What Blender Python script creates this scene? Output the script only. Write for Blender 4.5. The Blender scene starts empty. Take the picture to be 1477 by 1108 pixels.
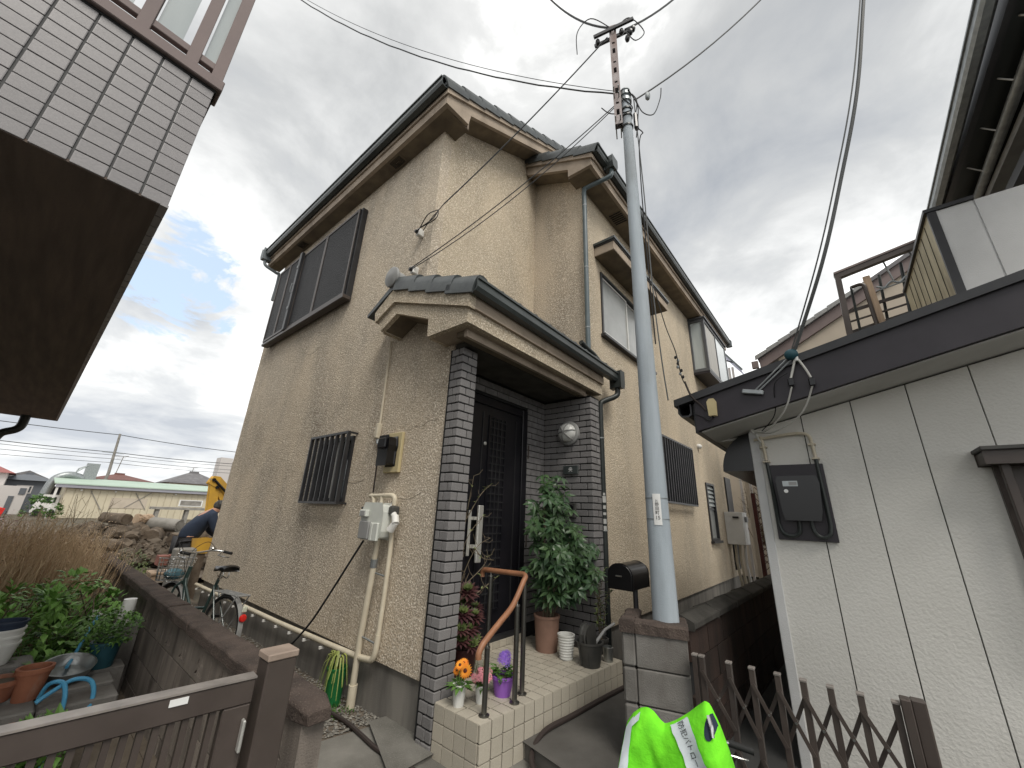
import bpy, math, random
from mathutils import Vector, Matrix, Quaternion
from mathutils.geometry import tessellate_polygon
R_ = math.radians
random.seed(7)
scene = bpy.context.scene
COL = scene.collection

# ------------------------------------------------------------------ camera
CAM = Vector((0.0, 0.0, 1.55))
def cam_matrix(yaw, pitch, roll):
    M = Matrix(((math.sin(yaw), -math.cos(yaw), 0), (0, 0, 1), (-math.cos(yaw), -math.sin(yaw), 0)))
    P = Matrix(((1, 0, 0), (0, math.cos(pitch), math.sin(pitch)), (0, -math.sin(pitch), math.cos(pitch))))
    Q = Matrix(((math.cos(roll), -math.sin(roll), 0), (math.sin(roll), math.cos(roll), 0), (0, 0, 1)))
    return (Q @ P @ M).transposed().to_4x4()
cd = bpy.data.cameras.new('camera'); cam = bpy.data.objects.new('camera', cd); COL.objects.link(cam)
cam.matrix_world = Matrix.Translation(CAM) @ cam_matrix(R_(39.795), R_(18.663), R_(-2.355))
cd.sensor_fit = 'HORIZONTAL'; cd.sensor_width = 36.0; cd.lens = 36.0 * 554.46 / 1477.0
cd.clip_start = 0.05; cd.clip_end = 2000
scene.camera = cam

# ------------------------------------------------------------------ sky: broken overcast with a hole of blue
SUN_EL, SUN_AZ = R_(52), R_(-118)          # azimuth measured from +X towards +Y
sun_dir = Vector((math.cos(SUN_EL) * math.cos(SUN_AZ), math.cos(SUN_EL) * math.sin(SUN_AZ), math.sin(SUN_EL)))
w = bpy.data.worlds.new('World'); scene.world = w; w.use_nodes = True
nt = w.node_tree; nt.nodes.clear(); N = nt.nodes.new; L = nt.links.new
def wmath(op, a, b=None, clamp=False):
    n = N('ShaderNodeMath'); n.operation = op; n.use_clamp = clamp
    for i, v in enumerate((a, b)):
        if v is None: continue
        if isinstance(v, (int, float)): n.inputs[i].default_value = v
        else: L(v, n.inputs[i])
    return n.outputs[0]
out = N('ShaderNodeOutputWorld'); bg = N('ShaderNodeBackground'); bg.inputs[1].default_value = 0.1; L(bg.outputs[0], out.inputs[0])
sky = N('ShaderNodeTexSky'); sky.sky_type = 'NISHITA'; sky.sun_disc = False; sky.sun_elevation = SUN_EL
sky.sun_rotation = math.atan2(sun_dir.x, sun_dir.y); sky.air_density = 1.0; sky.dust_density = 1.0
tc = N('ShaderNodeTexCoord'); sep = N('ShaderNodeSeparateXYZ'); L(tc.outputs['Generated'], sep.inputs[0])
zc = wmath('ADD', wmath('MAXIMUM', sep.outputs[2], 0.0), 0.22)
comb = N('ShaderNodeCombineXYZ'); L(wmath('DIVIDE', sep.outputs[0], zc), comb.inputs[0]); L(wmath('DIVIDE', sep.outputs[1], zc), comb.inputs[1])
def wnoise(scale, detail, rough, dist, off):
    mp = N('ShaderNodeMapping'); mp.inputs['Location'].default_value = off; L(comb.outputs[0], mp.inputs[0])
    n = N('ShaderNodeTexNoise'); n.inputs['Scale'].default_value = scale; n.inputs['Detail'].default_value = detail
    n.inputs['Roughness'].default_value = rough; n.inputs['Distortion'].default_value = dist; L(mp.outputs[0], n.inputs[0]); return n.outputs[0]
big = wnoise(0.75, 6, 0.52, 0.4, (3.1, 1.7, 0)); fine = wnoise(2.6, 9, 0.6, 0.35, (8.2, 4.4, 0))
cl = wmath('ADD', wmath('MULTIPLY', big, 0.68), wmath('MULTIPLY', fine, 0.32))
ramp = N('ShaderNodeValToRGB'); L(cl, ramp.inputs[0]); r = ramp.color_ramp
r.elements[0].position = 0.36; r.elements[0].color = (3.2, 3.4, 3.7, 1)
r.elements[1].position = 0.58; r.elements[1].color = (10.8, 10.8, 10.6, 1)
e = r.elements.new(0.46); e.color = (4.7, 4.8, 4.85, 1); e = r.elements.new(0.54); e.color = (6.9, 6.95, 6.9, 1)
hole_dir = Vector((0.07, 0.91, 0.409)).normalized()
vd = N('ShaderNodeVectorMath'); vd.operation = 'DOT_PRODUCT'; vd.inputs[1].default_value = hole_dir
nrm = N('ShaderNodeVectorMath'); nrm.operation = 'NORMALIZE'; L(tc.outputs['Generated'], nrm.inputs[0]); L(nrm.outputs[0], vd.inputs[0])
edge = wnoise(4.2, 8, 0.62, 0.5, (1.3, 9.9, 0))
hole = wmath('ADD', wmath('MULTIPLY', wmath('SUBTRACT', vd.outputs['Value'], 0.9958), 90.0), wmath('MULTIPLY', wmath('SUBTRACT', edge, 0.5), 2.6))
mask = wmath('MULTIPLY', wmath('ADD', hole, 0.05), 5.0, True)
blue = N('ShaderNodeMix'); blue.data_type = 'RGBA'; blue.inputs[0].default_value = 0.6
L(sky.outputs[0], blue.inputs[6]); blue.inputs[7].default_value = (5.6, 6.7, 8.0, 1)
lift = wmath('SUBTRACT', 1.26, wmath('MULTIPLY', wmath('MAXIMUM', sep.outputs[2], 0.0), 0.58))
lv = N('ShaderNodeVectorMath'); lv.operation = 'SCALE'; L(ramp.outputs[0], lv.inputs[0]); L(lift, lv.inputs['Scale'])
mix = N('ShaderNodeMix'); mix.data_type = 'RGBA'; L(mask, mix.inputs[0]); L(lv.outputs[0], mix.inputs[6]); L(blue.outputs[2], mix.inputs[7])
L(mix.outputs[2], bg.inputs[0])
ld = bpy.data.lights.new('sun', 'SUN'); ld.energy = 1.5; ld.angle = R_(26); ld.color = (1.0, 0.95, 0.87)
sun = bpy.data.objects.new('sun', ld); COL.objects.link(sun); sun.location = (0, -5, 12)
sun.rotation_euler = (-sun_dir).to_track_quat('-Z', 'Y').to_euler()
vs = scene.view_settings; vs.view_transform = 'Standard'; vs.look = 'None'; vs.gamma = 1.0; vs.exposure = 0.75
scene.cycles.max_bounces = 5; scene.cycles.diffuse_bounces = 3; scene.cycles.transparent_max_bounces = 6
scene.cycles.use_denoising = True

# ------------------------------------------------------------------ materials
def mat(name, c, rough=0.7, metal=0.0, c2=None, vs=4.0, lo=0.35, hi=0.65, bump=0.0, bs=60.0, bd=4.0, spec=0.35, rand=0.0,
        stretch=(1, 1, 1), speck=None, ss=200.0, sp_lo=0.6, sp_hi=0.7, coat=0.0, trans=0.0, alpha=1.0, vor=False, dirt=None, ds=1.2, dlo=0.5, dhi=0.75):
    m = bpy.data.materials.new(name); m.use_nodes = True; t = m.node_tree; n = t.nodes; l = t.links
    b = n['Principled BSDF']
    b.inputs['Roughness'].default_value = rough; b.inputs['Metallic'].default_value = metal
    b.inputs['Specular IOR Level'].default_value = spec; b.inputs['Coat Weight'].default_value = coat
    b.inputs['Transmission Weight'].default_value = trans; b.inputs['Alpha'].default_value = alpha
    col = None; co = n.new('ShaderNodeTexCoord').outputs['Object']
    if rand:
        oi = n.new('ShaderNodeObjectInfo'); va = n.new('ShaderNodeVectorMath'); va.operation = 'MULTIPLY_ADD'
        va.inputs[1].default_value = (37, 53, 71); cx = n.new('ShaderNodeCombineXYZ')
        for k in range(3): l.new(oi.outputs['Random'], cx.inputs[k])
        l.new(cx.outputs[0], va.inputs[0]); l.new(co, va.inputs[2]); co = va.outputs[0]
    def nz(scale, detail, st=None, rough_=0.55):
        v = co
        if st and st != (1, 1, 1):
            mp = n.new('ShaderNodeMapping'); mp.inputs['Scale'].default_value = st; l.new(co, mp.inputs[0]); v = mp.outputs[0]
        x = n.new('ShaderNodeTexNoise'); x.inputs['Scale'].default_value = scale; x.inputs['Detail'].default_value = detail
        x.inputs['Roughness'].default_value = rough_; l.new(v, x.inputs['Vector']); return x.outputs['Fac']
    def ramp_(fac, a, z):
        x = n.new('ShaderNodeMapRange'); x.inputs['From Min'].default_value = a; x.inputs['From Max'].default_value = z; l.new(fac, x.inputs['Value']); return x.outputs[0]
    def mixc(fac, a, z):
        x = n.new('ShaderNodeMix'); x.data_type = 'RGBA'; l.new(fac, x.inputs[0])
        for i, v in ((6, a), (7, z)):
            if isinstance(v, tuple): x.inputs[i].default_value = (*v[:3], 1)
            else: l.new(v, x.inputs[i])
        return x.outputs[2]
    col = c
    if c2: col = mixc(ramp_(nz(vs, 7, stretch), lo, hi), c, c2)
    if dirt: col = mixc(ramp_(nz(ds, 8, (1, 1, 0.35)), dlo, dhi), col, dirt)
    if speck: col = mixc(ramp_(nz(ss, 2), sp_lo, sp_hi), col, speck)
    if rand:
        h = n.new('ShaderNodeHueSaturation'); mr = n.new('ShaderNodeMapRange')
        mr.inputs['To Min'].default_value = 1 - rand; mr.inputs['To Max'].default_value = 1 + rand
        l.new(oi.outputs['Random'], mr.inputs['Value']); l.new(mr.outputs[0], h.inputs['Value'])
        if isinstance(col, tuple): h.inputs['Color'].default_value = (*col[:3], 1)
        else: l.new(col, h.inputs['Color'])
        col = h.outputs[0]
    if isinstance(col, tuple): b.inputs['Base Color'].default_value = (*col[:3], 1)
    else: l.new(col, b.inputs['Base Color'])
    if bump:
        bp = n.new('ShaderNodeBump'); bp.inputs['Strength'].default_value = bump; bp.inputs['Distance'].default_value = 0.01
        if vor:
            x = n.new('ShaderNodeTexVoronoi'); x.inputs['Scale'].default_value = bs; l.new(co, x.inputs['Vector']); l.new(x.outputs['Distance'], bp.inputs['Height'])
        else: l.new(nz(bs, bd), bp.inputs['Height'])
        l.new(bp.outputs[0], b.inputs['Normal'])
    return m
MT = {}
def setm(k, *a, **kw): MT[k] = mat(k, *a, **kw)
setm('stucco', (0.54, 0.45, 0.34), 0.95, c2=(0.45, 0.385, 0.305), vs=0.9, lo=0.36, hi=0.62, bump=1.0, bs=60, bd=5, spec=0.1,
     speck=(0.82, 0.74, 0.62), ss=78, sp_lo=0.50, sp_hi=0.66, dirt=(0.25, 0.215, 0.175), ds=1.9, dlo=0.47, dhi=0.78)
setm('stucco_warm', (0.54, 0.45, 0.33), 0.95, c2=(0.48, 0.405, 0.305), vs=1.1, bump=1.0, bs=60, bd=5, spec=0.1,
     speck=(0.80, 0.715, 0.58), ss=78, sp_lo=0.50, sp_hi=0.66, dirt=(0.31, 0.265, 0.205), ds=1.6, dlo=0.47, dhi=0.78)
for k_ in ('stucco', 'stucco_warm'):
    for n_b in MT[k_].node_tree.nodes:
        if n_b.type == 'BUMP': n_b.inputs['Distance'].default_value = 0.016
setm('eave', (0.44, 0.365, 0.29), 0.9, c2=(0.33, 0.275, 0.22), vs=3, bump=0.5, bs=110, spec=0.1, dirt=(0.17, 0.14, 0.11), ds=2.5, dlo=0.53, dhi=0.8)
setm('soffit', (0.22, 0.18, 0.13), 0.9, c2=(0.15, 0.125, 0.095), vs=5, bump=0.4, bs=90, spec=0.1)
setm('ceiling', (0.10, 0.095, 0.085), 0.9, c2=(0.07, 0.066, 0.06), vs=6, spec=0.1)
setm('foundation', (0.25, 0.235, 0.21), 0.9, c2=(0.15, 0.142, 0.13), vs=2.2, stretch=(3, 3, 0.5), bump=0.25, bs=120, spec=0.15)
setm('roof_tile', (0.055, 0.062, 0.065), 0.45, c2=(0.085, 0.095, 0.095), vs=9, bump=0.15, bs=60, rand=0.15, spec=0.45)
setm('gutter', (0.035, 0.042, 0.042), 0.35, spec=0.5, c2=(0.06, 0.07, 0.068), vs=3)
setm('bay_frame', (0.105, 0.108, 0.115), 0.45, c2=(0.085, 0.088, 0.095), vs=4)
setm('gutter_grey', (0.19, 0.21, 0.22), 0.45, c2=(0.14, 0.16, 0.17), vs=4)
setm('pipe_teal', (0.085, 0.115, 0.125), 0.4, c2=(0.12, 0.15, 0.16), vs=6, spec=0.5)
setm('pipe_dark', (0.03, 0.035, 0.033), 0.4)
setm('brick', (0.175, 0.168, 0.166), 0.75, c2=(0.235, 0.226, 0.223), vs=14, bump=0.35, bs=220, rand=0.12, spec=0.3)
setm('crack', (0.17, 0.145, 0.115), 0.95)
setm('lettering_worn', (0.42, 0.42, 0.40), 0.8)
setm('mortar', (0.018, 0.018, 0.018), 0.95)
setm('bronze', (0.018, 0.018, 0.02), 0.4, spec=0.5, c2=(0.03, 0.03, 0.032), vs=5)
setm('bronze_brown', (0.055, 0.042, 0.036), 0.42, c2=(0.075, 0.06, 0.052), vs=3, spec=0.45, bump=0.05, bs=80)
setm('alu_brown', (0.062, 0.048, 0.041), 0.5, metal=0.15, c2=(0.085, 0.067, 0.058), vs=5, spec=0.45, dirt=(0.05, 0.042, 0.038), ds=5, dlo=0.5, dhi=0.8)
setm('cap_beige', (0.34, 0.265, 0.215), 0.6, c2=(0.27, 0.21, 0.17), vs=15)
setm('alu_cap', (0.30, 0.27, 0.245), 0.5, metal=0.2, c2=(0.20, 0.18, 0.165), vs=12)
setm('door', (0.008, 0.008, 0.011), 0.32, spec=0.4, c2=(0.014, 0.013, 0.016), vs=4)
setm('steel', (0.46, 0.46, 0.44), 0.3, metal=0.95, c2=(0.38, 0.38, 0.36), vs=20)
setm('silver', (0.62, 0.61, 0.57), 0.4, metal=0.6)
setm('post_metal', (0.17, 0.165, 0.15), 0.32, metal=0.9)
setm('copper_rail', (0.33, 0.155, 0.082), 0.45, c2=(0.26, 0.12, 0.065), vs=14, spec=0.4)
setm('tile_floor', (0.50, 0.46, 0.38), 0.55, c2=(0.42, 0.38, 0.31), vs=18, rand=0.07, bump=0.15, bs=150, speck=(0.24, 0.21, 0.17), ss=260, sp_lo=0.6, sp_hi=0.72)
setm('grout', (0.035, 0.03, 0.026), 0.95)
setm('concrete', (0.22, 0.21, 0.188), 0.9, c2=(0.13, 0.125, 0.11), vs=2.5, bump=0.3, bs=140, speck=(0.27, 0.26, 0.23), ss=220, dirt=(0.085, 0.08, 0.068), ds=1.8, dlo=0.5, dhi=0.8)
setm('concrete_dark', (0.115, 0.108, 0.098), 0.9, c2=(0.075, 0.07, 0.063), vs=3, bump=0.3, bs=140)
setm('block', (0.25, 0.215, 0.185), 0.95, c2=(0.15, 0.13, 0.112), vs=3.5, bump=0.5, bs=130, rand=0.12, stretch=(2, 2, 0.35), dirt=(0.075, 0.062, 0.053), ds=4, dlo=0.5, dhi=0.75)
setm('block_grey', (0.21, 0.20, 0.185), 0.95, c2=(0.13, 0.122, 0.11), vs=4, bump=0.5, bs=130, rand=0.1, dirt=(0.08, 0.068, 0.058), ds=3, dlo=0.5, dhi=0.8)
setm('block_red', (0.058, 0.036, 0.028), 0.95, c2=(0.03, 0.02, 0.017), vs=4, bump=0.5, bs=120, rand=0.15, stretch=(2, 2, 0.4), dirt=(0.018, 0.015, 0.012), ds=3, dlo=0.45, dhi=0.75)
setm('coping', (0.10, 0.075, 0.063), 0.95, c2=(0.055, 0.042, 0.036), vs=7, bump=0.8, bs=90, rand=0.1, speck=(0.17, 0.14, 0.11), ss=160)
setm('coping_grey', (0.075, 0.07, 0.062), 0.95, c2=(0.04, 0.038, 0.033), vs=6, bump=0.6, bs=90)
setm('gravel', (0.24, 0.225, 0.20), 0.9, c2=(0.14, 0.13, 0.115), vs=40, rand=0.3)
setm('soil', (0.10, 0.08, 0.062), 1.0, c2=(0.16, 0.135, 0.108), vs=3, bump=0.8, bs=30, spec=0.1)
setm('ground', (0.15, 0.13, 0.10), 1.0, c2=(0.10, 0.09, 0.07), vs=0.6, bump=0.5, bs=12, spec=0.1)
setm('asphalt', (0.06, 0.06, 0.058), 0.95, c2=(0.045, 0.045, 0.044), vs=3, bump=0.3, bs=160)
setm('siding', (0.67, 0.655, 0.61), 0.75, c2=(0.61, 0.595, 0.55), vs=1.5, bump=0.45, bs=55, bd=3, spec=0.25, dirt=(0.43, 0.41, 0.37), ds=0.9, dlo=0.55, dhi=0.85)
setm('siding_plain', (0.60, 0.60, 0.59), 0.7, c2=(0.54, 0.54, 0.53), vs=3, bump=0.3, bs=130)
setm('groove', (0.06, 0.058, 0.05), 0.9)
setm('fascia_plum', (0.019, 0.015, 0.020), 0.45, c2=(0.027, 0.022, 0.028), vs=6, spec=0.45)
setm('white_soffit', (0.56, 0.55, 0.52), 0.8, c2=(0.48, 0.47, 0.44), vs=3)
setm('yellowed', (0.58, 0.53, 0.38), 0.6, c2=(0.40, 0.36, 0.25), vs=5, stretch=(1, 3, 0.6), dirt=(0.25, 0.22, 0.15), ds=4, dlo=0.55, dhi=0.8)
setm('wall_tile', (0.25, 0.238, 0.24), 0.4, c2=(0.215, 0.206, 0.21), vs=10, rand=0.08, spec=0.45, bump=0.08, bs=40)
setm('tile_joint', (0.10, 0.10, 0.10), 0.9)
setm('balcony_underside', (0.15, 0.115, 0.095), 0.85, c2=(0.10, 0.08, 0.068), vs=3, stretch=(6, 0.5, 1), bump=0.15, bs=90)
setm('cream_plastic', (0.60, 0.54, 0.42), 0.5, c2=(0.52, 0.46, 0.35), vs=8, spec=0.4)
setm('cream_yellow', (0.55, 0.46, 0.26), 0.55, c2=(0.48, 0.40, 0.22), vs=6)
setm('white_plastic', (0.72, 0.71, 0.68), 0.45, c2=(0.66, 0.65, 0.61), vs=8, spec=0.4)
setm('meter_grey', (0.60, 0.615, 0.565), 0.5, c2=(0.52, 0.535, 0.49), vs=7, spec=0.4)
setm('mid_grey', (0.30, 0.30, 0.29), 0.5, c2=(0.25, 0.25, 0.245), vs=8)
setm('black_plastic', (0.007, 0.007, 0.008), 0.28, spec=0.5)
setm('rubber', (0.02, 0.02, 0.02), 0.75)
setm('cable_black', (0.012, 0.012, 0.013), 0.55)
setm('cable_grey', (0.11, 0.115, 0.115), 0.6)
setm('cable_white', (0.55, 0.54, 0.50), 0.55)
setm('wire', (0.045, 0.048, 0.05), 0.6)
setm('pole', (0.43, 0.48, 0.52), 0.8, c2=(0.34, 0.385, 0.42), vs=3, stretch=(4, 4, 0.4), bump=0.25, bs=120, dirt=(0.20, 0.20, 0.195), ds=2, dlo=0.5, dhi=0.8)
setm('bracket', (0.33, 0.30, 0.295), 0.55, metal=0.3, c2=(0.22, 0.18, 0.17), vs=6, dirt=(0.15, 0.09, 0.07), ds=6)
setm('galv', (0.36, 0.38, 0.385), 0.45, metal=0.7, c2=(0.26, 0.28, 0.285), vs=12)
setm('glass_dark', (0.03, 0.035, 0.04), 0.08, spec=0.6)
setm('glass_frost', (0.36, 0.37, 0.36), 0.25, spec=0.5, c2=(0.28, 0.29, 0.28), vs=2)
setm('glass_pale', (0.46, 0.50, 0.50), 0.12, spec=0.6, c2=(0.38, 0.42, 0.43), vs=1.5, stretch=(5, 5, 0.6))
setm('curtain', (0.52, 0.51, 0.48), 0.9, c2=(0.42, 0.41, 0.385), vs=2, stretch=(7, 7, 0.3))
setm('lamp_glass', (0.66, 0.66, 0.63), 0.3, spec=0.4)
setm('paint_white', (0.75, 0.75, 0.73), 0.6)
setm('paint_black', (0.015, 0.015, 0.017), 0.6)
setm('vest', (0.20, 0.80, 0.03), 0.85, c2=(0.15, 0.66, 0.025), vs=14, spec=0.15, bump=0.6, bs=24)
setm('reflective', (0.66, 0.72, 0.74), 0.45, c2=(0.58, 0.64, 0.67), vs=10)
setm('pot_brown', (0.26, 0.155, 0.115), 0.65, c2=(0.21, 0.125, 0.092), vs=8)
setm('terracotta', (0.34, 0.135, 0.075), 0.85, c2=(0.26, 0.10, 0.058), vs=7, bump=0.2, bs=100, dirt=(0.30, 0.22, 0.17), ds=9, dlo=0.6, dhi=0.8)
setm('pot_white', (0.70, 0.70, 0.67), 0.45, c2=(0.62, 0.62, 0.58), vs=9)
setm('pot_purple', (0.30, 0.12, 0.50), 0.5, c2=(0.26, 0.10, 0.44), vs=5)
setm('pot_green', (0.012, 0.13, 0.035), 0.4, spec=0.5)
setm('pot_blue', (0.02, 0.075, 0.095), 0.5)
setm('pot_dark', (0.045, 0.045, 0.042), 0.55, c2=(0.07, 0.068, 0.062), vs=8)
setm('maroon', (0.06, 0.018, 0.018), 0.5)
setm('tin', (0.42, 0.43, 0.42), 0.35, metal=0.85, c2=(0.33, 0.34, 0.33), vs=10, bump=0.2, bs=30)
setm('hose_blue', (0.06, 0.27, 0.46), 0.4, spec=0.5, c2=(0.08, 0.33, 0.52), vs=15)
setm('hose_dark', (0.04, 0.03, 0.027), 0.5)
def leafm(k, c, c2, rough=0.5, vs=6, spec=0.4):
    setm(k, c, rough, c2=c2, vs=vs, spec=spec); b = MT[k].node_tree.nodes['Principled BSDF']
    b.inputs['Subsurface Weight'].default_value = 0.0
leafm('leaf_dark', (0.036, 0.078, 0.036), (0.075, 0.13, 0.052), 0.34)
leafm('leaf_mid', (0.07, 0.16, 0.03), (0.12, 0.23, 0.05), 0.5)
leafm('leaf_bush', (0.12, 0.26, 0.045), (0.20, 0.36, 0.085), 0.5, 3)
leafm('leaf_pale', (0.17, 0.21, 0.08), (0.26, 0.27, 0.13), 0.6)
leafm('leaf_yellow', (0.26, 0.29, 0.08), (0.14, 0.22, 0.05), 0.5, 4)
leafm('leaf_purple', (0.05, 0.018, 0.022), (0.085, 0.035, 0.032), 0.45, 10)
leafm('leaf_lime', (0.15, 0.19, 0.06), (0.09, 0.12, 0.045), 0.5, 10)
leafm('straw', (0.66, 0.51, 0.345), (0.47, 0.34, 0.215), 0.85, 5, 0.15)
leafm('straw_tip', (0.66, 0.52, 0.38), (0.48, 0.35, 0.23), 0.85, 5, 0.15)
leafm('stem', (0.12, 0.09, 0.06), (0.17, 0.14, 0.09), 0.8)
setm('petal_orange', (0.85, 0.22, 0.015), 0.6, c2=(0.80, 0.34, 0.03), vs=30); setm('petal_pink', (0.80, 0.20, 0.28), 0.6, c2=(0.85, 0.42, 0.45), vs=25)
setm('petal_violet', (0.22, 0.10, 0.62), 0.6, c2=(0.38, 0.20, 0.72), vs=25); setm('petal_white', (0.75, 0.75, 0.70), 0.6)
setm('petal_eye', (0.08, 0.02, 0.012), 0.7)
setm('skin', (0.46, 0.25, 0.17), 0.55); setm('hair', (0.022, 0.02, 0.02), 0.7, c2=(0.10, 0.10, 0.095), vs=25)
setm('navy', (0.022, 0.032, 0.055), 0.9, c2=(0.032, 0.045, 0.075), vs=4, bump=0.3, bs=14); setm('trousers', (0.05, 0.05, 0.055), 0.9)
setm('machine_yellow', (0.62, 0.36, 0.045), 0.5, c2=(0.52, 0.30, 0.05), vs=4, dirt=(0.25, 0.17, 0.08), ds=3, dlo=0.55, dhi=0.8)
setm('red', (0.62, 0.02, 0.015), 0.3, spec=0.5); setm('lens_clear', (0.6, 0.62, 0.5), 0.25)
setm('bike_frame', (0.03, 0.055, 0.05), 0.35, spec=0.5, coat=0.3); setm('chrome', (0.62, 0.62, 0.61), 0.2, metal=0.95)
setm('log', (0.10, 0.075, 0.055), 0.95, c2=(0.20, 0.16, 0.12), vs=5, bump=1.0, bs=14, dirt=(0.05, 0.04, 0.032), ds=4); setm('log_grey', (0.30, 0.285, 0.26), 0.95, c2=(0.20, 0.19, 0.17), vs=3, bump=0.6, bs=18)
setm('brick_red', (0.30, 0.12, 0.09), 0.9, c2=(0.22, 0.09, 0.07), vs=6)
setm('shed_wall', (0.60, 0.54, 0.41), 0.8, c2=(0.53, 0.475, 0.355), vs=0.8); setm('shed_roof', (0.42, 0.52, 0.43), 0.6, c2=(0.36, 0.46, 0.38), vs=0.5)
setm('shed_fascia', (0.30, 0.30, 0.34), 0.6); setm('far_grey', (0.12, 0.13, 0.145), 0.7); setm('far_white', (0.55, 0.52, 0.50), 0.8)
setm('far_brown', (0.19, 0.09, 0.075), 0.7, c2=(0.15, 0.075, 0.065), vs=0.8); setm('far_tile', (0.13, 0.125, 0.13), 0.7, c2=(0.19, 0.185, 0.19), vs=2); setm('far_red', (0.30, 0.11, 0.10), 0.7)
setm('mauve', (0.225, 0.178, 0.168), 0.7, c2=(0.185, 0.148, 0.142), vs=2); setm('beige', (0.52, 0.455, 0.37), 0.8, c2=(0.46, 0.40, 0.325), vs=2)
setm('poly_blue', (0.24, 0.23, 0.50), 0.35); setm('wood', (0.46, 0.34, 0.24), 0.8, c2=(0.36, 0.26, 0.175), vs=8, stretch=(8, 8, 0.6)); setm('wood_red', (0.075, 0.022, 0.018), 0.8, c2=(0.05, 0.016, 0.013), vs=6)
setm('tarp_blue', (0.09, 0.19, 0.23), 0.6)

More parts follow.
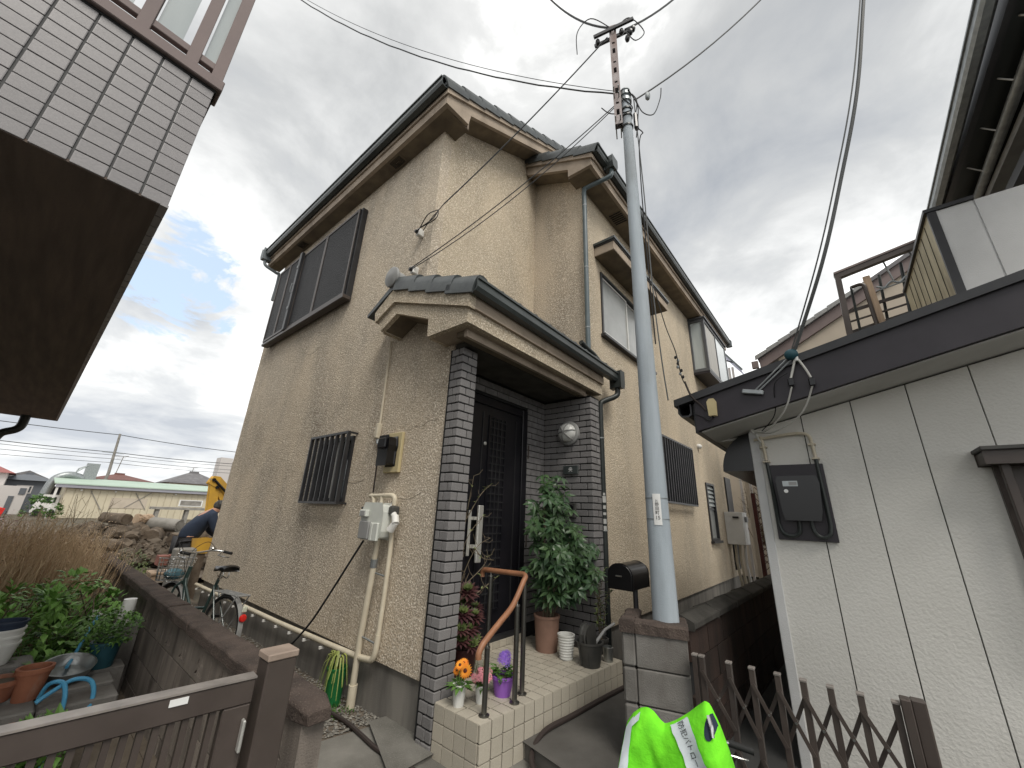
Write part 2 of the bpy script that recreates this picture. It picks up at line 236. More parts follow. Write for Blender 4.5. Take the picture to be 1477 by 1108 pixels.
# ------------------------------------------------------------------ mesh helpers
WL = {}
def wl(o): return WL.get(o.name, Vector((0, 0, 0))) if o else Vector((0, 0, 0))
def thing(name, label, cat, loc, group=None):
    o = bpy.data.objects.new(name, None); COL.objects.link(o); o.empty_display_size = 0.1
    o.location = loc; WL[o.name] = Vector(loc); o['label'] = label; o['category'] = cat
    if group: o['group'] = group
    return o
def tag(o, label=None, cat=None, group=None, kind=None):
    if label: o['label'] = label
    if cat: o['category'] = cat
    if group: o['group'] = group
    if kind: o['kind'] = kind
    return o
class MB:
    def __init__(self, xf=None): self.v = []; self.f = []; self.xf = xf; self.mi = []; self.cur = 0
    def add(self, vs, fs):
        k = len(self.v); self.v += [Vector(p) for p in vs]; self.f += [tuple(i + k for i in q) for q in fs]; self.mi += [self.cur] * len(fs); return self
    def box(self, x0, x1, y0, y1, z0, z1):
        return self.add([(x0, y0, z0), (x1, y0, z0), (x1, y1, z0), (x0, y1, z0), (x0, y0, z1), (x1, y0, z1), (x1, y1, z1), (x0, y1, z1)],
                        [(3, 2, 1, 0), (4, 5, 6, 7), (0, 1, 5, 4), (1, 2, 6, 5), (2, 3, 7, 6), (3, 0, 4, 7)])
    def bar(self, a, b, wdt, hgt, up=(0, 0, 1)):
        a, b = Vector(a), Vector(b); d = (b - a).normalized(); s = d.cross(Vector(up))
        if s.length < 1e-4: s = d.cross(Vector((1, 0, 0)))
        s.normalize(); u = s.cross(d).normalized(); s *= wdt / 2; u *= hgt / 2
        return self.add([a - s - u, a + s - u, a + s + u, a - s + u, b - s - u, b + s - u, b + s + u, b - s + u],
                        [(0, 1, 2, 3), (7, 6, 5, 4), (0, 4, 5, 1), (1, 5, 6, 2), (2, 6, 7, 3), (3, 7, 4, 0)])
    def prism(self, poly, ax, a, b, holes=()):
        loops = [list(poly)] + [list(h) for h in holes]
        def P3(p, t): return {'X': (t, p[0], p[1]), 'Y': (p[0], t, p[1]), 'Z': (p[0], p[1], t)}[ax]
        pts = [p for lp in loops for p in lp]; n = len(pts)
        vs = [P3(p, a) for p in pts] + [P3(p, b) for p in pts]; fs = []
        if holes:
            tris = tessellate_polygon([[Vector((p[0], p[1], 0)) for p in lp] for lp in loops])
            fs += [tuple(t) for t in tris] + [tuple(i + n for i in reversed(t)) for t in tris]
        else: fs += [tuple(range(n)), tuple(reversed(range(n, 2 * n)))]
        k = 0
        for lp in loops:
            m = len(lp); fs += [(k + i, k + (i + 1) % m, n + k + (i + 1) % m, n + k + i) for i in range(m)]; k += m
        return self.add(vs, fs)
    def tube(self, pts, r, n=8, cap=True):
        pts = [Vector(p) for p in pts]; rs = r if isinstance(r, (list, tuple)) else [r] * len(pts); vs = []; fs = []; nn = None
        for i, p in enumerate(pts):
            t = ((pts[min(i + 1, len(pts) - 1)] - p).normalized() + (p - pts[max(i - 1, 0)]).normalized())
            if t.length < 1e-6: t = Vector((0, 0, 1))
            t.normalize()
            if nn is None: nn = t.orthogonal().normalized()
            nn = (nn - t * nn.dot(t))
            if nn.length < 1e-6: nn = t.orthogonal()
            nn.normalize(); bb = t.cross(nn)
            vs += [p + (nn * math.cos(2 * math.pi * j / n) + bb * math.sin(2 * math.pi * j / n)) * rs[i] for j in range(n)]
        for i in range(len(pts) - 1):
            fs += [(i * n + j, i * n + (j + 1) % n, (i + 1) * n + (j + 1) % n, (i + 1) * n + j) for j in range(n)]
        if cap: fs += [tuple(reversed(range(n))), tuple(range((len(pts) - 1) * n, len(pts) * n))]
        return self.add(vs, fs)
    def lathe(self, prof, c, n=20, axis=(0, 0, 1)):
        q = Vector((0, 0, 1)).rotation_difference(Vector(axis).normalized()); c = Vector(c); vs = []; fs = []
        for r, z in prof: vs += [c + q @ Vector((r * math.cos(2 * math.pi * j / n), r * math.sin(2 * math.pi * j / n), z)) for j in range(n)]
        for i in range(len(prof) - 1): fs += [(i * n + j, i * n + (j + 1) % n, (i + 1) * n + (j + 1) % n, (i + 1) * n + j) for j in range(n)]
        fs += [tuple(reversed(range(n))), tuple(range((len(prof) - 1) * n, len(prof) * n))]
        return self.add(vs, fs)
    def ball(self, c, r, n=10, m=7):
        r = r if isinstance(r, (list, tuple)) else (r, r, r)
        prof = [(math.sin(math.pi * i / m), -math.cos(math.pi * i / m)) for i in range(m + 1)]; c = Vector(c); k = len(self.v)
        self.lathe([(max(a, 1e-3), b) for a, b in prof], (0, 0, 0), n)
        for i in range(k, len(self.v)): p = self.v[i]; self.v[i] = Vector((p.x * r[0], p.y * r[1], p.z * r[2])) + c
        return self
    def leaf(self, p, d, up, ln, wd, droop=0.25, fold=0.25):
        d = Vector(d).normalized(); s = d.cross(Vector(up))
        if s.length < 1e-3: s = d.orthogonal()
        s.normalize(); u = s.cross(d); p = Vector(p); m = p + d * ln * 0.5 - u * ln * droop * 0.3; t = p + d * ln - u * ln * droop
        a = p + d * ln * 0.42 + s * wd / 2 + u * wd * fold - u * ln * droop * .2; b = p + d * ln * 0.42 - s * wd / 2 + u * wd * fold - u * ln * droop * .2
        return self.add([p, a, t, b, m], [(0, 4, 1), (4, 2, 1), (0, 3, 4), (4, 3, 2)])
    def build(self, name, m, parent=None, smooth=False, bevel=0.0, seg=1, mats=None):
        off = wl(parent); me = bpy.data.meshes.new(name)
        vs = [(self.xf @ p if self.xf else p) - off for p in self.v]
        me.from_pydata([tuple(p) for p in vs], [], self.f); me.update()
        for k in (mats or [m]): me.materials.append(MT[k])
        if mats:
            for i, p in enumerate(me.polygons): p.material_index = self.mi[i]
        if smooth:
            for p in me.polygons: p.use_smooth = True
        o = bpy.data.objects.new(name, me); COL.objects.link(o)
        if parent: o.parent = parent; WL[o.name] = off
        if bevel:
            b = o.modifiers.new('bevel', 'BEVEL'); b.width = bevel; b.segments = seg; b.limit_method = 'ANGLE'; b.angle_limit = R_(40)
        if smooth and smooth != 'all':
            me.set_sharp_from_angle(angle=R_(38))
        return o
MESH = {}
def unit_box(key, m, bev=0.0, size=(1, 1, 1)):
    """shared mesh: a box of the given size centred on its origin with chamfered long edges"""
    if key in MESH: return MESH[key]
    import bmesh
    bm = bmesh.new(); bmesh.ops.create_cube(bm, size=1.0)
    for v in bm.verts: v.co = Vector((v.co.x * size[0], v.co.y * size[1], v.co.z * size[2]))
    if bev: bmesh.ops.bevel(bm, geom=bm.edges[:], offset=bev, segments=1, affect='EDGES')
    me = bpy.data.meshes.new(key); bm.to_mesh(me); bm.free(); me.materials.append(MT[m]); MESH[key] = me; return me
def piece(name, me, parent, loc, rot=None, scale=None):
    o = bpy.data.objects.new(name, me); COL.objects.link(o); o.parent = parent; o.location = Vector(loc) - wl(parent); WL[o.name] = wl(parent)
    if rot: o.rotation_euler = rot
    if scale: o.scale = scale
    return o
def rbox(name, m, parent, x0, x1, y0, y1, z0, z1, bev=0.004, xf=None): return MB(xf).box(x0, x1, y0, y1, z0, z1).build(name, m, parent, bevel=bev)
def txt(body, size, m, name, parent, mw, mapf=None, ex=0.0):
    c = bpy.data.curves.new(name, 'FONT'); c.body = body; c.size = size; c.align_x = 'CENTER'; c.align_y = 'CENTER'; c.extrude = ex
    t = bpy.data.objects.new(name, c); COL.objects.link(t); bpy.context.view_layer.update()
    me = bpy.data.meshes.new_from_object(t.evaluated_get(bpy.context.evaluated_depsgraph_get())); bpy.data.objects.remove(t); bpy.data.curves.remove(c)
    off = wl(parent)
    for v in me.vertices: v.co = (mapf(v.co) if mapf else mw @ v.co) - off
    me.materials.clear(); me.materials.append(MT[m]); me.name = name
    o = bpy.data.objects.new(name, me); COL.objects.link(o); o.parent = parent; WL[o.name] = off; return o
def frame(right, up, loc):
    r = Vector(right).normalized(); u = Vector(up).normalized(); nrm_ = r.cross(u)
    return Matrix(((r.x, u.x, nrm_.x, loc[0]), (r.y, u.y, nrm_.y, loc[1]), (r.z, u.z, nrm_.z, loc[2]), (0, 0, 0, 1)))
def sag(a, b, s, n=14, wob=0.0):
    a, b = Vector(a), Vector(b)
    return [a.lerp(b, i / n) - Vector((0, 0, 4 * s * (i / n) * (1 - i / n))) + Vector((0, 0, wob * math.sin(i * 2.1))) for i in range(n + 1)]
def curve3(pts, n=6):
    """Catmull-Rom through the points"""
    P = [Vector(p) for p in pts]; out_ = []
    for i in range(len(P) - 1):
        p0, p1, p2, p3 = P[max(i - 1, 0)], P[i], P[i + 1], P[min(i + 2, len(P) - 1)]
        for k in range(n):
            t = k / n; out_.append(0.5 * ((2 * p1) + (p2 - p0) * t + (2 * p0 - 5 * p1 + 4 * p2 - p3) * t * t + (3 * p1 - p0 - 3 * p2 + p3) * t ** 3))
    out_.append(P[-1]); return out_
rnd = random.uniform
# ------------------------------------------------------------------ ground
g = MB()
n_ = 40
for i in range(n_ + 1):
    for j in range(n_ + 1):
        x = -300 + 600 * (i / n_); y = -300 + 900 * (j / n_); g.v.append(Vector((x, y, -0.06)))
for i in range(n_):
    for j in range(n_): a = i * (n_ + 1) + j; g.f.append((a, a + n_ + 1, a + n_ + 2, a + 1)); g.mi.append(0)
tag(g.build('ground', 'ground'), kind='structure')
tag(MB().box(-6, 14, -8, 1.55, -0.05, -0.012).build('road', 'asphalt'), kind='structure')
tag(MB().prism([(0.9, 1.55), (3.95, 1.55), (3.95, 2.4), (2.27, 2.4), (2.27, 2.985), (0.98, 3.24), (0.9, 3.24)], 'Z', -0.05, 0.0).build('path', 'concrete', bevel=0.006), kind='structure')
tag(MB().box(0.95, 2.3, 2.9, 9.2, -0.05, -0.014).build('gravel_bed', 'soil'), kind='structure')
tag(MB().prism([(1.88, 2.385), (2.245, 2.385), (2.245, 2.99), (2.13, 3.01)], 'Z', -0.04, 0.03).build('kerb', 'concrete', bevel=0.02), kind='structure')
tag(MB().prism([(2.52, 1.50), (2.85, 0.98), (4.6, 0.98), (4.6, 1.80), (2.6, 1.93)], 'Z', -0.04, 0.10).build('ramp', 'concrete_dark', bevel=0.012), kind='structure')
tag(MB().box(-4, 0.98, 1.9, 40, -0.05, -0.02).build('garden_soil', 'soil'), kind='structure')
# gravel: real little stones, one mass
gv = MB()
def stone(mb, x, y, z, s):
    a = [Vector((rnd(.6, 1.2) * s * math.cos(k * 1.2566 + rnd(0, .5)), rnd(.6, 1.2) * s * math.sin(k * 1.2566), rnd(-.2, .25) * s)) for k in range(5)]
    c = Vector((x, y, z)); mb.add([c + p for p in a] + [c + Vector((0, 0, s * rnd(.45, .8)))], [(i, (i + 1) % 5, 5) for i in range(5)])
for i in range(9000):
    y = 2.98 + 5.6 * random.random() ** 1.5; x = rnd(1.2, 2.25)
    if y < 3.03 + (2.27 - x) * 0.2: continue
    gv.cur = random.choice((0, 0, 1, 2)); stone(gv, x, y, -0.006, rnd(.006, .015))
setm('stone_a', (0.17, 0.16, 0.14), 0.9); setm('stone_b', (0.10, 0.095, 0.085), 0.9); setm('stone_c', (0.25, 0.235, 0.205), 0.9)
tag(gv.build('gravel', 'stone_a', mats=['stone_a', 'stone_b', 'stone_c']), kind='stuff')

# ------------------------------------------------------------------ the stucco house
H = thing('stucco_house', 'two storey tan stucco house with dark tiled gables and a brick porch', 'house', (5.2, 5.2, 0))
WX = Matrix.Translation((4.24, 2.285, 0)) @ Matrix.Rotation(R_(-0.88), 4, 'Z') @ Matrix.Translation((-4.24, -2.285, 0))
SL = 0.54; SW = 0.51
def zr(x): return 6.472 + SL * (x - 2.378)          # underside of the main rake
# walls
lw = MB().prism([(2.57, .36), (8.2, .36), (8.2, 6.30), (3.17, 6.30), (3.17, 3.75), (2.57, 3.45)], 'X', 2.22, 2.36, holes=[[(4.14, 1.62), (4.14, 2.30), (4.90, 2.30), (4.90, 1.62)]]).build('wall', 'stucco', H)
MB().prism([(2.36, 3.2), (4.30, 3.2), (4.30, zr(4.3) + .12), (2.36, zr(2.36) + .12)], 'Y', 3.17, 3.30).build('wall', 'stucco_warm', H)
# thin leading edge so that the corner is closed
MB().prism([(2.2205, 3.2), (2.36, 3.2), (2.36, zr(2.36) + .1), (2.2205, 6.4)], 'Y', 3.1705, 3.30).build('wall', 'stucco_warm', H)
MB(WX).box(4.24, 4.40, 2.2855, 3.4, 3.2, 7.2).build('wall', 'stucco', H)
ww = MB(WX).prism([(4.2405, .36), (11.95, .36), (11.95, 6.50), (4.2405, 6.50)], 'Y', 2.285, 2.43,
    holes=[[(4.78, 4.13), (4.78, 5.16), (6.66, 5.16), (6.66, 4.13)], [(6.2, 1.90), (6.2, 2.86), (8.2, 2.86), (8.2, 1.90)], [(9.42, 1.22), (9.42, 2.33), (9.98, 2.33), (9.98, 1.22)]]).build('wall', 'stucco_warm', H)
MB().box(2.36, 11.8, 8.06, 8.2, .36, 6.3).build('wall', 'stucco', H)
MB(WX).box(11.81, 11.95, 2.43, 8.1, .36, 6.5).build('wall', 'stucco', H)
MB().box(2.25, 2.35, 2.57, 8.17, -.05, .36).build('foundation', 'foundation', H)
MB(WX).box(4.2, 11.9, 2.315, 2.42, -.05, .36).build('foundation', 'foundation', H)
MB(WX).box(4.45, 11.8, 2.44, 8.0, 2.9, 3.0).build('floor_slab', 'ceiling', H)      # storey floor keeps rooms dark
MB().box(2.37, 4.4, 3.31, 8.05, 2.9, 3.0).build('floor_slab', 'ceiling', H)

# ---- main roof: boxed eave along the left wall, raking boards on the front
Yr = 2.866; Yb = 8.48
def strip(x0, x1, lo, hi): return [(x0, lo(x0)), (x1, lo(x1)), (x1, hi(x1)), (x0, hi(x0))]
MB().prism([(1.979, 6.27), (2.349, 6.29), (2.378, zr(2.378)), (5.2, zr(5.2)), (5.2, zr(5.2) + .15), (1.979, zr(1.979) + .165)], 'Y', Yr, Yr + .05).build('bargeboard', 'eave', H)
MB().prism(strip(1.955, 5.2, lambda x: zr(x) + .152, lambda x: zr(x) + .285), 'Y', Yr - .03, Yr + .05).build('bargeboard', 'eave', H)
MB().box(1.9795, 2.03, Yr + .0505, Yb, 6.27, 6.405).build('fascia', 'eave', H)
MB().box(1.9555, 2.03, Yr + .0505, Yb, 6.4055, 6.535).build('fascia', 'eave', H)
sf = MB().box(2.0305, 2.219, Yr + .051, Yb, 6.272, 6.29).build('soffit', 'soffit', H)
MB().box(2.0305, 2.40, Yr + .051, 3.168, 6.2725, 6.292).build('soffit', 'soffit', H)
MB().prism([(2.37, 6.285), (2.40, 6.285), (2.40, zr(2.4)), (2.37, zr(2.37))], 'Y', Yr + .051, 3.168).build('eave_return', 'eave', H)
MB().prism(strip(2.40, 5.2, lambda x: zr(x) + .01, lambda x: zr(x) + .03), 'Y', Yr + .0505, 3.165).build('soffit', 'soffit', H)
for yv in (4.07, 7.1):
    v = MB().box(1.995 + .05, 2.19, yv - .13, yv + .13, 6.262, 6.2715).build('soffit_vent', 'soffit', H)
    for k in range(4):
        d = .02 + .018 * k; q = MB()
        for a in ((2.045 + d * .8, 2.05 + d * .8, yv - .13 + d, yv + .13 - d), (2.185 - d * .8, 2.19 - d * .8, yv - .13 + d, yv + .13 - d), (2.05 + d * .8, 2.185 - d * .8, yv - .13 + d, yv - .124 + d), (2.05 + d * .8, 2.185 - d * .8, yv + .124 - d, yv + .13 - d)):
            q.box(a[0], a[1], a[2], a[3], 6.256, 6.2615)
        q.build('vent_louvre', 'mortar', v)
zt = lambda x: zr(x) + .286
MB().prism([(1.93, zt(1.93)), (5.2, zt(5.2)), (8.3, zt(5.2) - SL * 3.1), (8.3, zt(5.2) - SL * 3.1 + .05), (5.2, zt(5.2) + .06), (1.93, zt(1.93) + .05)], 'Y', Yr - .02, Yb).build('roof_deck', 'roof_tile', H)
# rake tiles, one by one
a_ = math.atan(SL)
def rake_tile(name='rake_tile'):
    if name in MESH: return MESH[name]
    me_b = MB(); prof = [(-.045, -.085), (-.045, .0), (-.035, .055), (-.01, .085), (.03, .095), (.08, .085), (.13, .05), (.26, .04), (.26, .02), (.12, .03), (.07, .06), (.03, .07), (-.005, .06), (-.02, .03), (-.025, -.085)]
    me_b.prism(prof, 'X', -.185, .185); o = me_b.build(name, 'roof_tile', smooth=True); MESH[name] = o.data; bpy.data.objects.remove(o)
    return MESH[name]
rt = rake_tile()
for i in range(11):
    x = 1.95 + .30 * i * math.cos(0) + .13; z = zt(x) + .012
    piece('roof_tile', rt, H, (x, Yr - .005, z + .012), (0, -a_ + R_(5.0), 0))
# tile field (seen only along its edge): rounded courses
tf = MB()
for j in range(18):
    y0 = Yr + .3 + j * .31
    for i in range(10):
        x0 = 1.93 + i * .32
        pr = [(y0 - .14, 0), (y0 - .08, .045), (y0, .06), (y0 + .08, .045), (y0 + .14, 0)]
        tf.add([(x0 + t * .34, p[0], zt(x0 + t * .34) + .05 + p[1] - t * .02) for t in (0, 1) for p in pr], [(k, k + 1, k + 6, k + 5) for k in range(4)] + [(0, 1, 2, 3, 4)])
tag(tf.build('tile_field', 'roof_tile', H, smooth=True), kind='stuff')
MB().box(1.94, 1.9545, Yr - .03, Yb - .05, 6.54, 6.60).build('eave_edge', 'roof_tile', H)
# gutter along the left eave
def gutter(mb_xf, p0, p1, out, m='gutter', parent=H, w_=.10, h_=.085):
    p0, p1 = Vector(p0), Vector(p1); o = Vector(out); z = Vector((0, 0, 1))
    prof = [(0, h_), (0, .0), (w_ * .25, -.018), (w_ * .8, -.012), (w_, .02), (w_, h_), (w_ + .014, h_ + .002), (w_ + .014, h_ + .022), (w_ - .012, h_ + .02), (w_ - .014, .03), (w_ * .75, .0), (w_ * .28, -.004), (.012, .012), (.012, h_)]
    b = MB(mb_xf); n = len(prof)
    b.add([p + o * u + z * v for p in (p0, p1) for u, v in prof], [(k, (k + 1) % n, n + (k + 1) % n, n + k) for k in range(n)] + [tuple(reversed(range(n))), tuple(range(n, 2 * n))])
    return b.build('gutter', m, parent)
gu = gutter(None, (1.952, Yr - .02, 6.47), (1.952, 8.34, 6.45), (-1, 0, 0))
for k in range(9): MB().box(1.845, 1.952, 3.1 + k * .62, 3.115 + k * .62, 6.566, 6.572).build('gutter_bracket', 'gutter', gu)
b = MB(); b.prism([(1.83, 6.36), (1.97, 6.36), (1.985, 6.42), (1.985, 6.60), (1.82, 6.60), (1.82, 6.42)], 'Y', 8.345, 8.47); b.build('rain_head', 'gutter_grey', H, bevel=.008)
MB().tube(curve3([(1.90, 8.4, 6.36), (1.90, 8.4, 6.28), (1.95, 8.38, 6.22), (2.12, 8.32, 6.14), (2.18, 8.30, 6.08), (2.18, 8.30, 5.5)]), .03).build('downpipe', 'gutter_grey', H, smooth=True)

# ---- wing roof
def zw(y): return 6.604 + SW * (y - 2.352)
Xr = 3.954; Yf = 1.958
MB().prism([(Yf, 6.45), (2.349, 6.46), (2.352, zw(2.352)), (3.16, zw(3.16)), (3.16, zw(3.16) + .15), (Yf, zw(Yf) + .175)], 'X', Xr, Xr + .05).build('bargeboard', 'eave', H)
MB().prism(strip(Yf - .025, 3.16, lambda y: zw(y) + .16, lambda y: zw(y) + .30), 'X', Xr - .03, Xr + .05).build('bargeboard', 'eave', H)
MB(WX).box(Xr + .051, 12.2, Yf + .0005, Yf + .05, 6.45, 6.585).build('fascia', 'eave', H)
MB(WX).box(Xr + .051, 12.2, Yf - .0245, Yf + .05, 6.586, 6.73).build('fascia', 'eave', H)
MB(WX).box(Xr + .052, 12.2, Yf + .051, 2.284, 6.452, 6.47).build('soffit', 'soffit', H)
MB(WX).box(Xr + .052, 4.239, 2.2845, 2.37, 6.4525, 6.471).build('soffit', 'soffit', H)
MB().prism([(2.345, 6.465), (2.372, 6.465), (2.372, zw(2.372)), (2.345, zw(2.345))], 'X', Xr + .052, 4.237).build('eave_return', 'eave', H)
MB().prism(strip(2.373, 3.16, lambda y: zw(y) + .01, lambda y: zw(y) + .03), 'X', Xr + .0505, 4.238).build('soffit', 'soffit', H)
v = MB(WX).box(5.04, 5.36, 2.0, 2.24, 6.444, 6.4515).build('soffit_vent', 'soffit', H)
for k in range(6): MB(WX).box(5.06 + k * .05, 5.085 + k * .05, 2.02, 2.22, 6.438, 6.4435).build('vent_louvre', 'mortar', v)
zwt = lambda y: zw(y) + .302
MB(WX).prism([(1.90, zwt(1.90)), (5.2, zwt(5.2)), (8.5, zwt(1.9)), (8.5, zwt(1.9) + .05), (5.2, zwt(5.2) + .06), (1.90, zwt(1.90) + .05)], 'X', Xr - .02, 12.2).build('roof_deck', 'roof_tile', H)
aw = math.atan(SW)
def turned_tile(x, y, z, ang, s=(1, -1, 1)):           # runs up a slope along +Y with its lip on the -X side
    o = piece('roof_tile', rt, H, (x, y, z)); o.rotation_euler = (Matrix.Rotation(ang, 3, 'X') @ Matrix.Rotation(R_(90), 3, 'Z')).to_euler(); o.scale = s; return o
for i in range(6):
    y = 2.03 + .29 * i; turned_tile(Xr - .005, y, zwt(y) + .022, aw - R_(5))
gw = gutter(WX, (Xr + .0, Yf - .026, 6.655), (12.28, Yf - .026, 6.655), (0, -1, 0), 'gutter')
for k in range(12): MB(WX).box(4.3 + k * .65, 4.315 + k * .65, Yf - .135, Yf - .026, 6.75, 6.756).build('gutter_bracket', 'gutter', gw)
MB(WX).box(12.281, 12.42, Yf - .15, Yf + .01, 6.6, 6.8).build('rain_head', 'gutter_grey', H, bevel=.01)
# rain head near the corner with its downpipe
MB(WX).prism([(4.30, 6.60), (4.42, 6.60), (4.45, 6.68), (4.45, 6.80), (4.27, 6.80), (4.27, 6.68)], 'Y', Yf - .20, Yf - .05).build('rain_head', 'gutter', H, bevel=.006)
dp = MB(WX).tube(curve3([(4.36, Yf - .13, 6.62), (4.36, Yf - .13, 6.53), (4.34, Yf - .08, 6.47), (4.22, 2.17, 6.36), (4.195, 2.21, 6.30), (4.195, 2.21, 6.1)]) + [(4.195, 2.21, 3.62)], .034, 10).build('downpipe', 'pipe_teal', H, smooth=True)
for z in (6.0, 4.9, 3.95): MB(WX).tube([(4.195, 2.21, z), (4.195, 2.21, z + .018)], .038, 10).build('pipe_clip', 'galv', dp)

# ---- upper left window with mesh shutters
W1 = MB().box(2.135, 2.219, 4.90, 7.86, 4.36, 5.94).build('window', 'bronze', H, bevel=.004)
setm('mesh_panel', (0.020, 0.020, 0.022), 0.6, bump=1.0, bs=60, vor=True, spec=0.3)
def shutter(y0, y1, x, m0=.035):
    p = MB().box(x - .012, x + .004, y0, y1, 4.40, 5.92).build('shutter_panel', 'mesh_panel', W1)
    fr = MB().box(x - .022, x - .0125, y0, y1, 4.40, 4.44).box(x - .022, x - .0125, y0, y1, 5.88, 5.92).box(x - .022, x - .0125, y0, y0 + m0, 4.4401, 5.8799).box(x - .022, x - .0125, y1 - m0, y1, 4.4401, 5.8799)
    fr.build('shutter_frame', 'bronze_brown', p)
shutter(4.94, 5.96, 2.128); shutter(5.965, 6.86, 2.128, .03); shutter(6.90, 7.36, 2.104, .028); shutter(7.37, 7.85, 2.104, .028)
MB().box(2.06, 2.11, 6.84, 6.93, 4.38, 5.96).build('mullion', 'bronze', W1, bevel=.004)
MB().box(2.085, 2.2, 4.88, 7.88, 4.33, 4.385).build('window_sill', 'bronze_brown', W1, bevel=.006)
for z in (4.78, 5.62): MB().box(2.048, 2.0595, 6.87, 6.90, z, z + .05).build('shutter_catch', 'galv', W1)
MB().tube(curve3([(2.055, 6.885, 5.12), (2.03, 6.885, 5.12), (2.03, 6.885, 5.28), (2.055, 6.885, 5.28)], 4), .006, 6).build('handle', 'galv', W1)

# ---- lower left window with grille
W2 = MB().prism([(4.12, 1.60), (4.92, 1.60), (4.92, 2.32), (4.12, 2.32)], 'X', 2.195, 2.25, holes=[[(4.16, 1.64), (4.16, 2.28), (4.88, 2.28), (4.88, 1.64)]]).build('window', 'bronze', H)
MB().box(2.252, 2.26, 4.15, 4.89, 1.63, 2.29).build('pane', 'glass_dark', W2); MB().box(2.24, 2.2515, 4.50, 4.535, 1.64, 2.28).build('sash', 'silver', W2)
for z in (1.575, 2.33): MB().box(2.10, 2.13, 4.07, 4.98, z, z + .025).box(2.1295, 2.219, 4.075, 4.10, z + .003, z + .022).box(2.1295, 2.219, 4.95, 4.975, z + .003, z + .022).build('grille_rail', 'bronze', W2)
for k in range(8): MB().box(2.095, 2.135, 4.075 + k * .1245, 4.095 + k * .1245, 1.598, 2.332).build('grille_bar', 'bronze', W2)
# hairline cracks in the render
for pts in (((3.20, 2.30), (3.12, 2.28), (3.05, 2.31), (2.95, 2.30), (2.86, 2.33), (2.74, 2.33)), ((3.46, 1.74), (3.38, 1.69), (3.30, 1.66), (3.16, 1.65), (3.02, 1.63), (2.92, 1.66), (2.82, 1.70)), ((4.02, 1.54), (3.95, 1.35), (3.93, 1.12), (3.97, .92), (4.02, .62), (4.06, .42)), ((3.78, .95), (3.72, .70), (3.70, .42)), ((4.30, 1.85), (4.02, 1.80), (3.80, 1.83)), ((3.65, 5.3), (3.55, 5.0), (3.58, 4.7)), ((6.3, 3.9), (5.9, 3.75), (5.6, 3.8))):
    MB().tube(curve3([(2.219, y + rnd(-.01, .01), z + rnd(-.01, .01)) for y, z in pts], 4), .0014, 4).build('crack', 'crack', H)
# ---- upper window of the wing and its hood
W3 = MB(WX).prism([(4.76, 4.11), (6.68, 4.11), (6.68, 5.18), (4.76, 5.18)], 'Y', 2.262, 2.34, holes=[[(4.80, 4.15), (4.80, 5.14), (6.64, 5.14), (6.64, 4.15)]]).build('window', 'bronze', H)
for (a, b, y) in ((4.81, 5.73, 2.30), (5.70, 6.63, 2.325)):
    q = MB(WX).prism([(a, 4.16), (b, 4.16), (b, 5.13), (a, 5.13)], 'Y', y - .015, y + .01, holes=[[(a + .035, 4.20), (a + .035, 5.10), (b - .035, 5.10), (b - .035, 4.20)]]).build('sash', 'silver', W3)
    MB(WX).box(a + .03, b - .03, y - .002, y + .004, 4.19, 5.11).build('pane', 'glass_frost', q)
MB(WX).box(4.72, 6.74, 2.21, 2.2845, 4.06, 4.108).build('window_sill', 'bronze', W3, bevel=.005)
hd = MB(WX).box(4.60, 6.90, 1.96, 2.284, 5.37, 5.52).build('window_hood', 'eave', H, bevel=.004)
MB(WX).box(4.585, 6.92, 1.945, 2.284, 5.5205, 5.545).build('hood_flashing', 'bronze', hd); MB(WX).box(4.57, 6.935, 1.93, 2.284, 5.5455, 5.585).build('hood_flashing', 'gutter', hd)
MB(WX).box(4.61, 6.89, 1.97, 2.283, 5.364, 5.3695).build('hood_soffit', 'soffit', hd)
# ---- bay window
BW = MB(WX).box(9.55, 11.75, 1.915, 2.284, 4.98, 5.06).box(9.55, 11.75, 1.915, 2.284, 6.30, 6.38).box(9.55, 9.62, 1.915, 1.985, 5.0601, 6.2999).box(11.68, 11.75, 1.915, 1.985, 5.0601, 6.2999).box(9.55, 9.62, 2.24, 2.284, 5.0601, 6.2999).box(10.62, 10.67, 1.92, 1.97, 5.0601, 6.2999).build('bay_window', 'bay_frame', H, bevel=.004)
MB(WX).box(9.575, 9.59, 1.986, 2.239, 5.061, 6.299).build('pane', 'glass_pale', BW); MB(WX).box(9.621, 10.619, 1.94, 1.952, 5.061, 6.299).build('pane', 'curtain', BW); MB(WX).box(10.671, 11.679, 1.93, 1.942, 5.061, 6.299).build('pane', 'glass_pale', BW)
MB(WX).box(9.56, 11.74, 1.92, 2.283, 4.93, 4.979).build('bay_underside', 'fascia_plum', BW); MB(WX).box(9.52, 11.78, 1.88, 2.284, 6.3805, 6.42).build('bay_roof', 'bay_frame', BW)
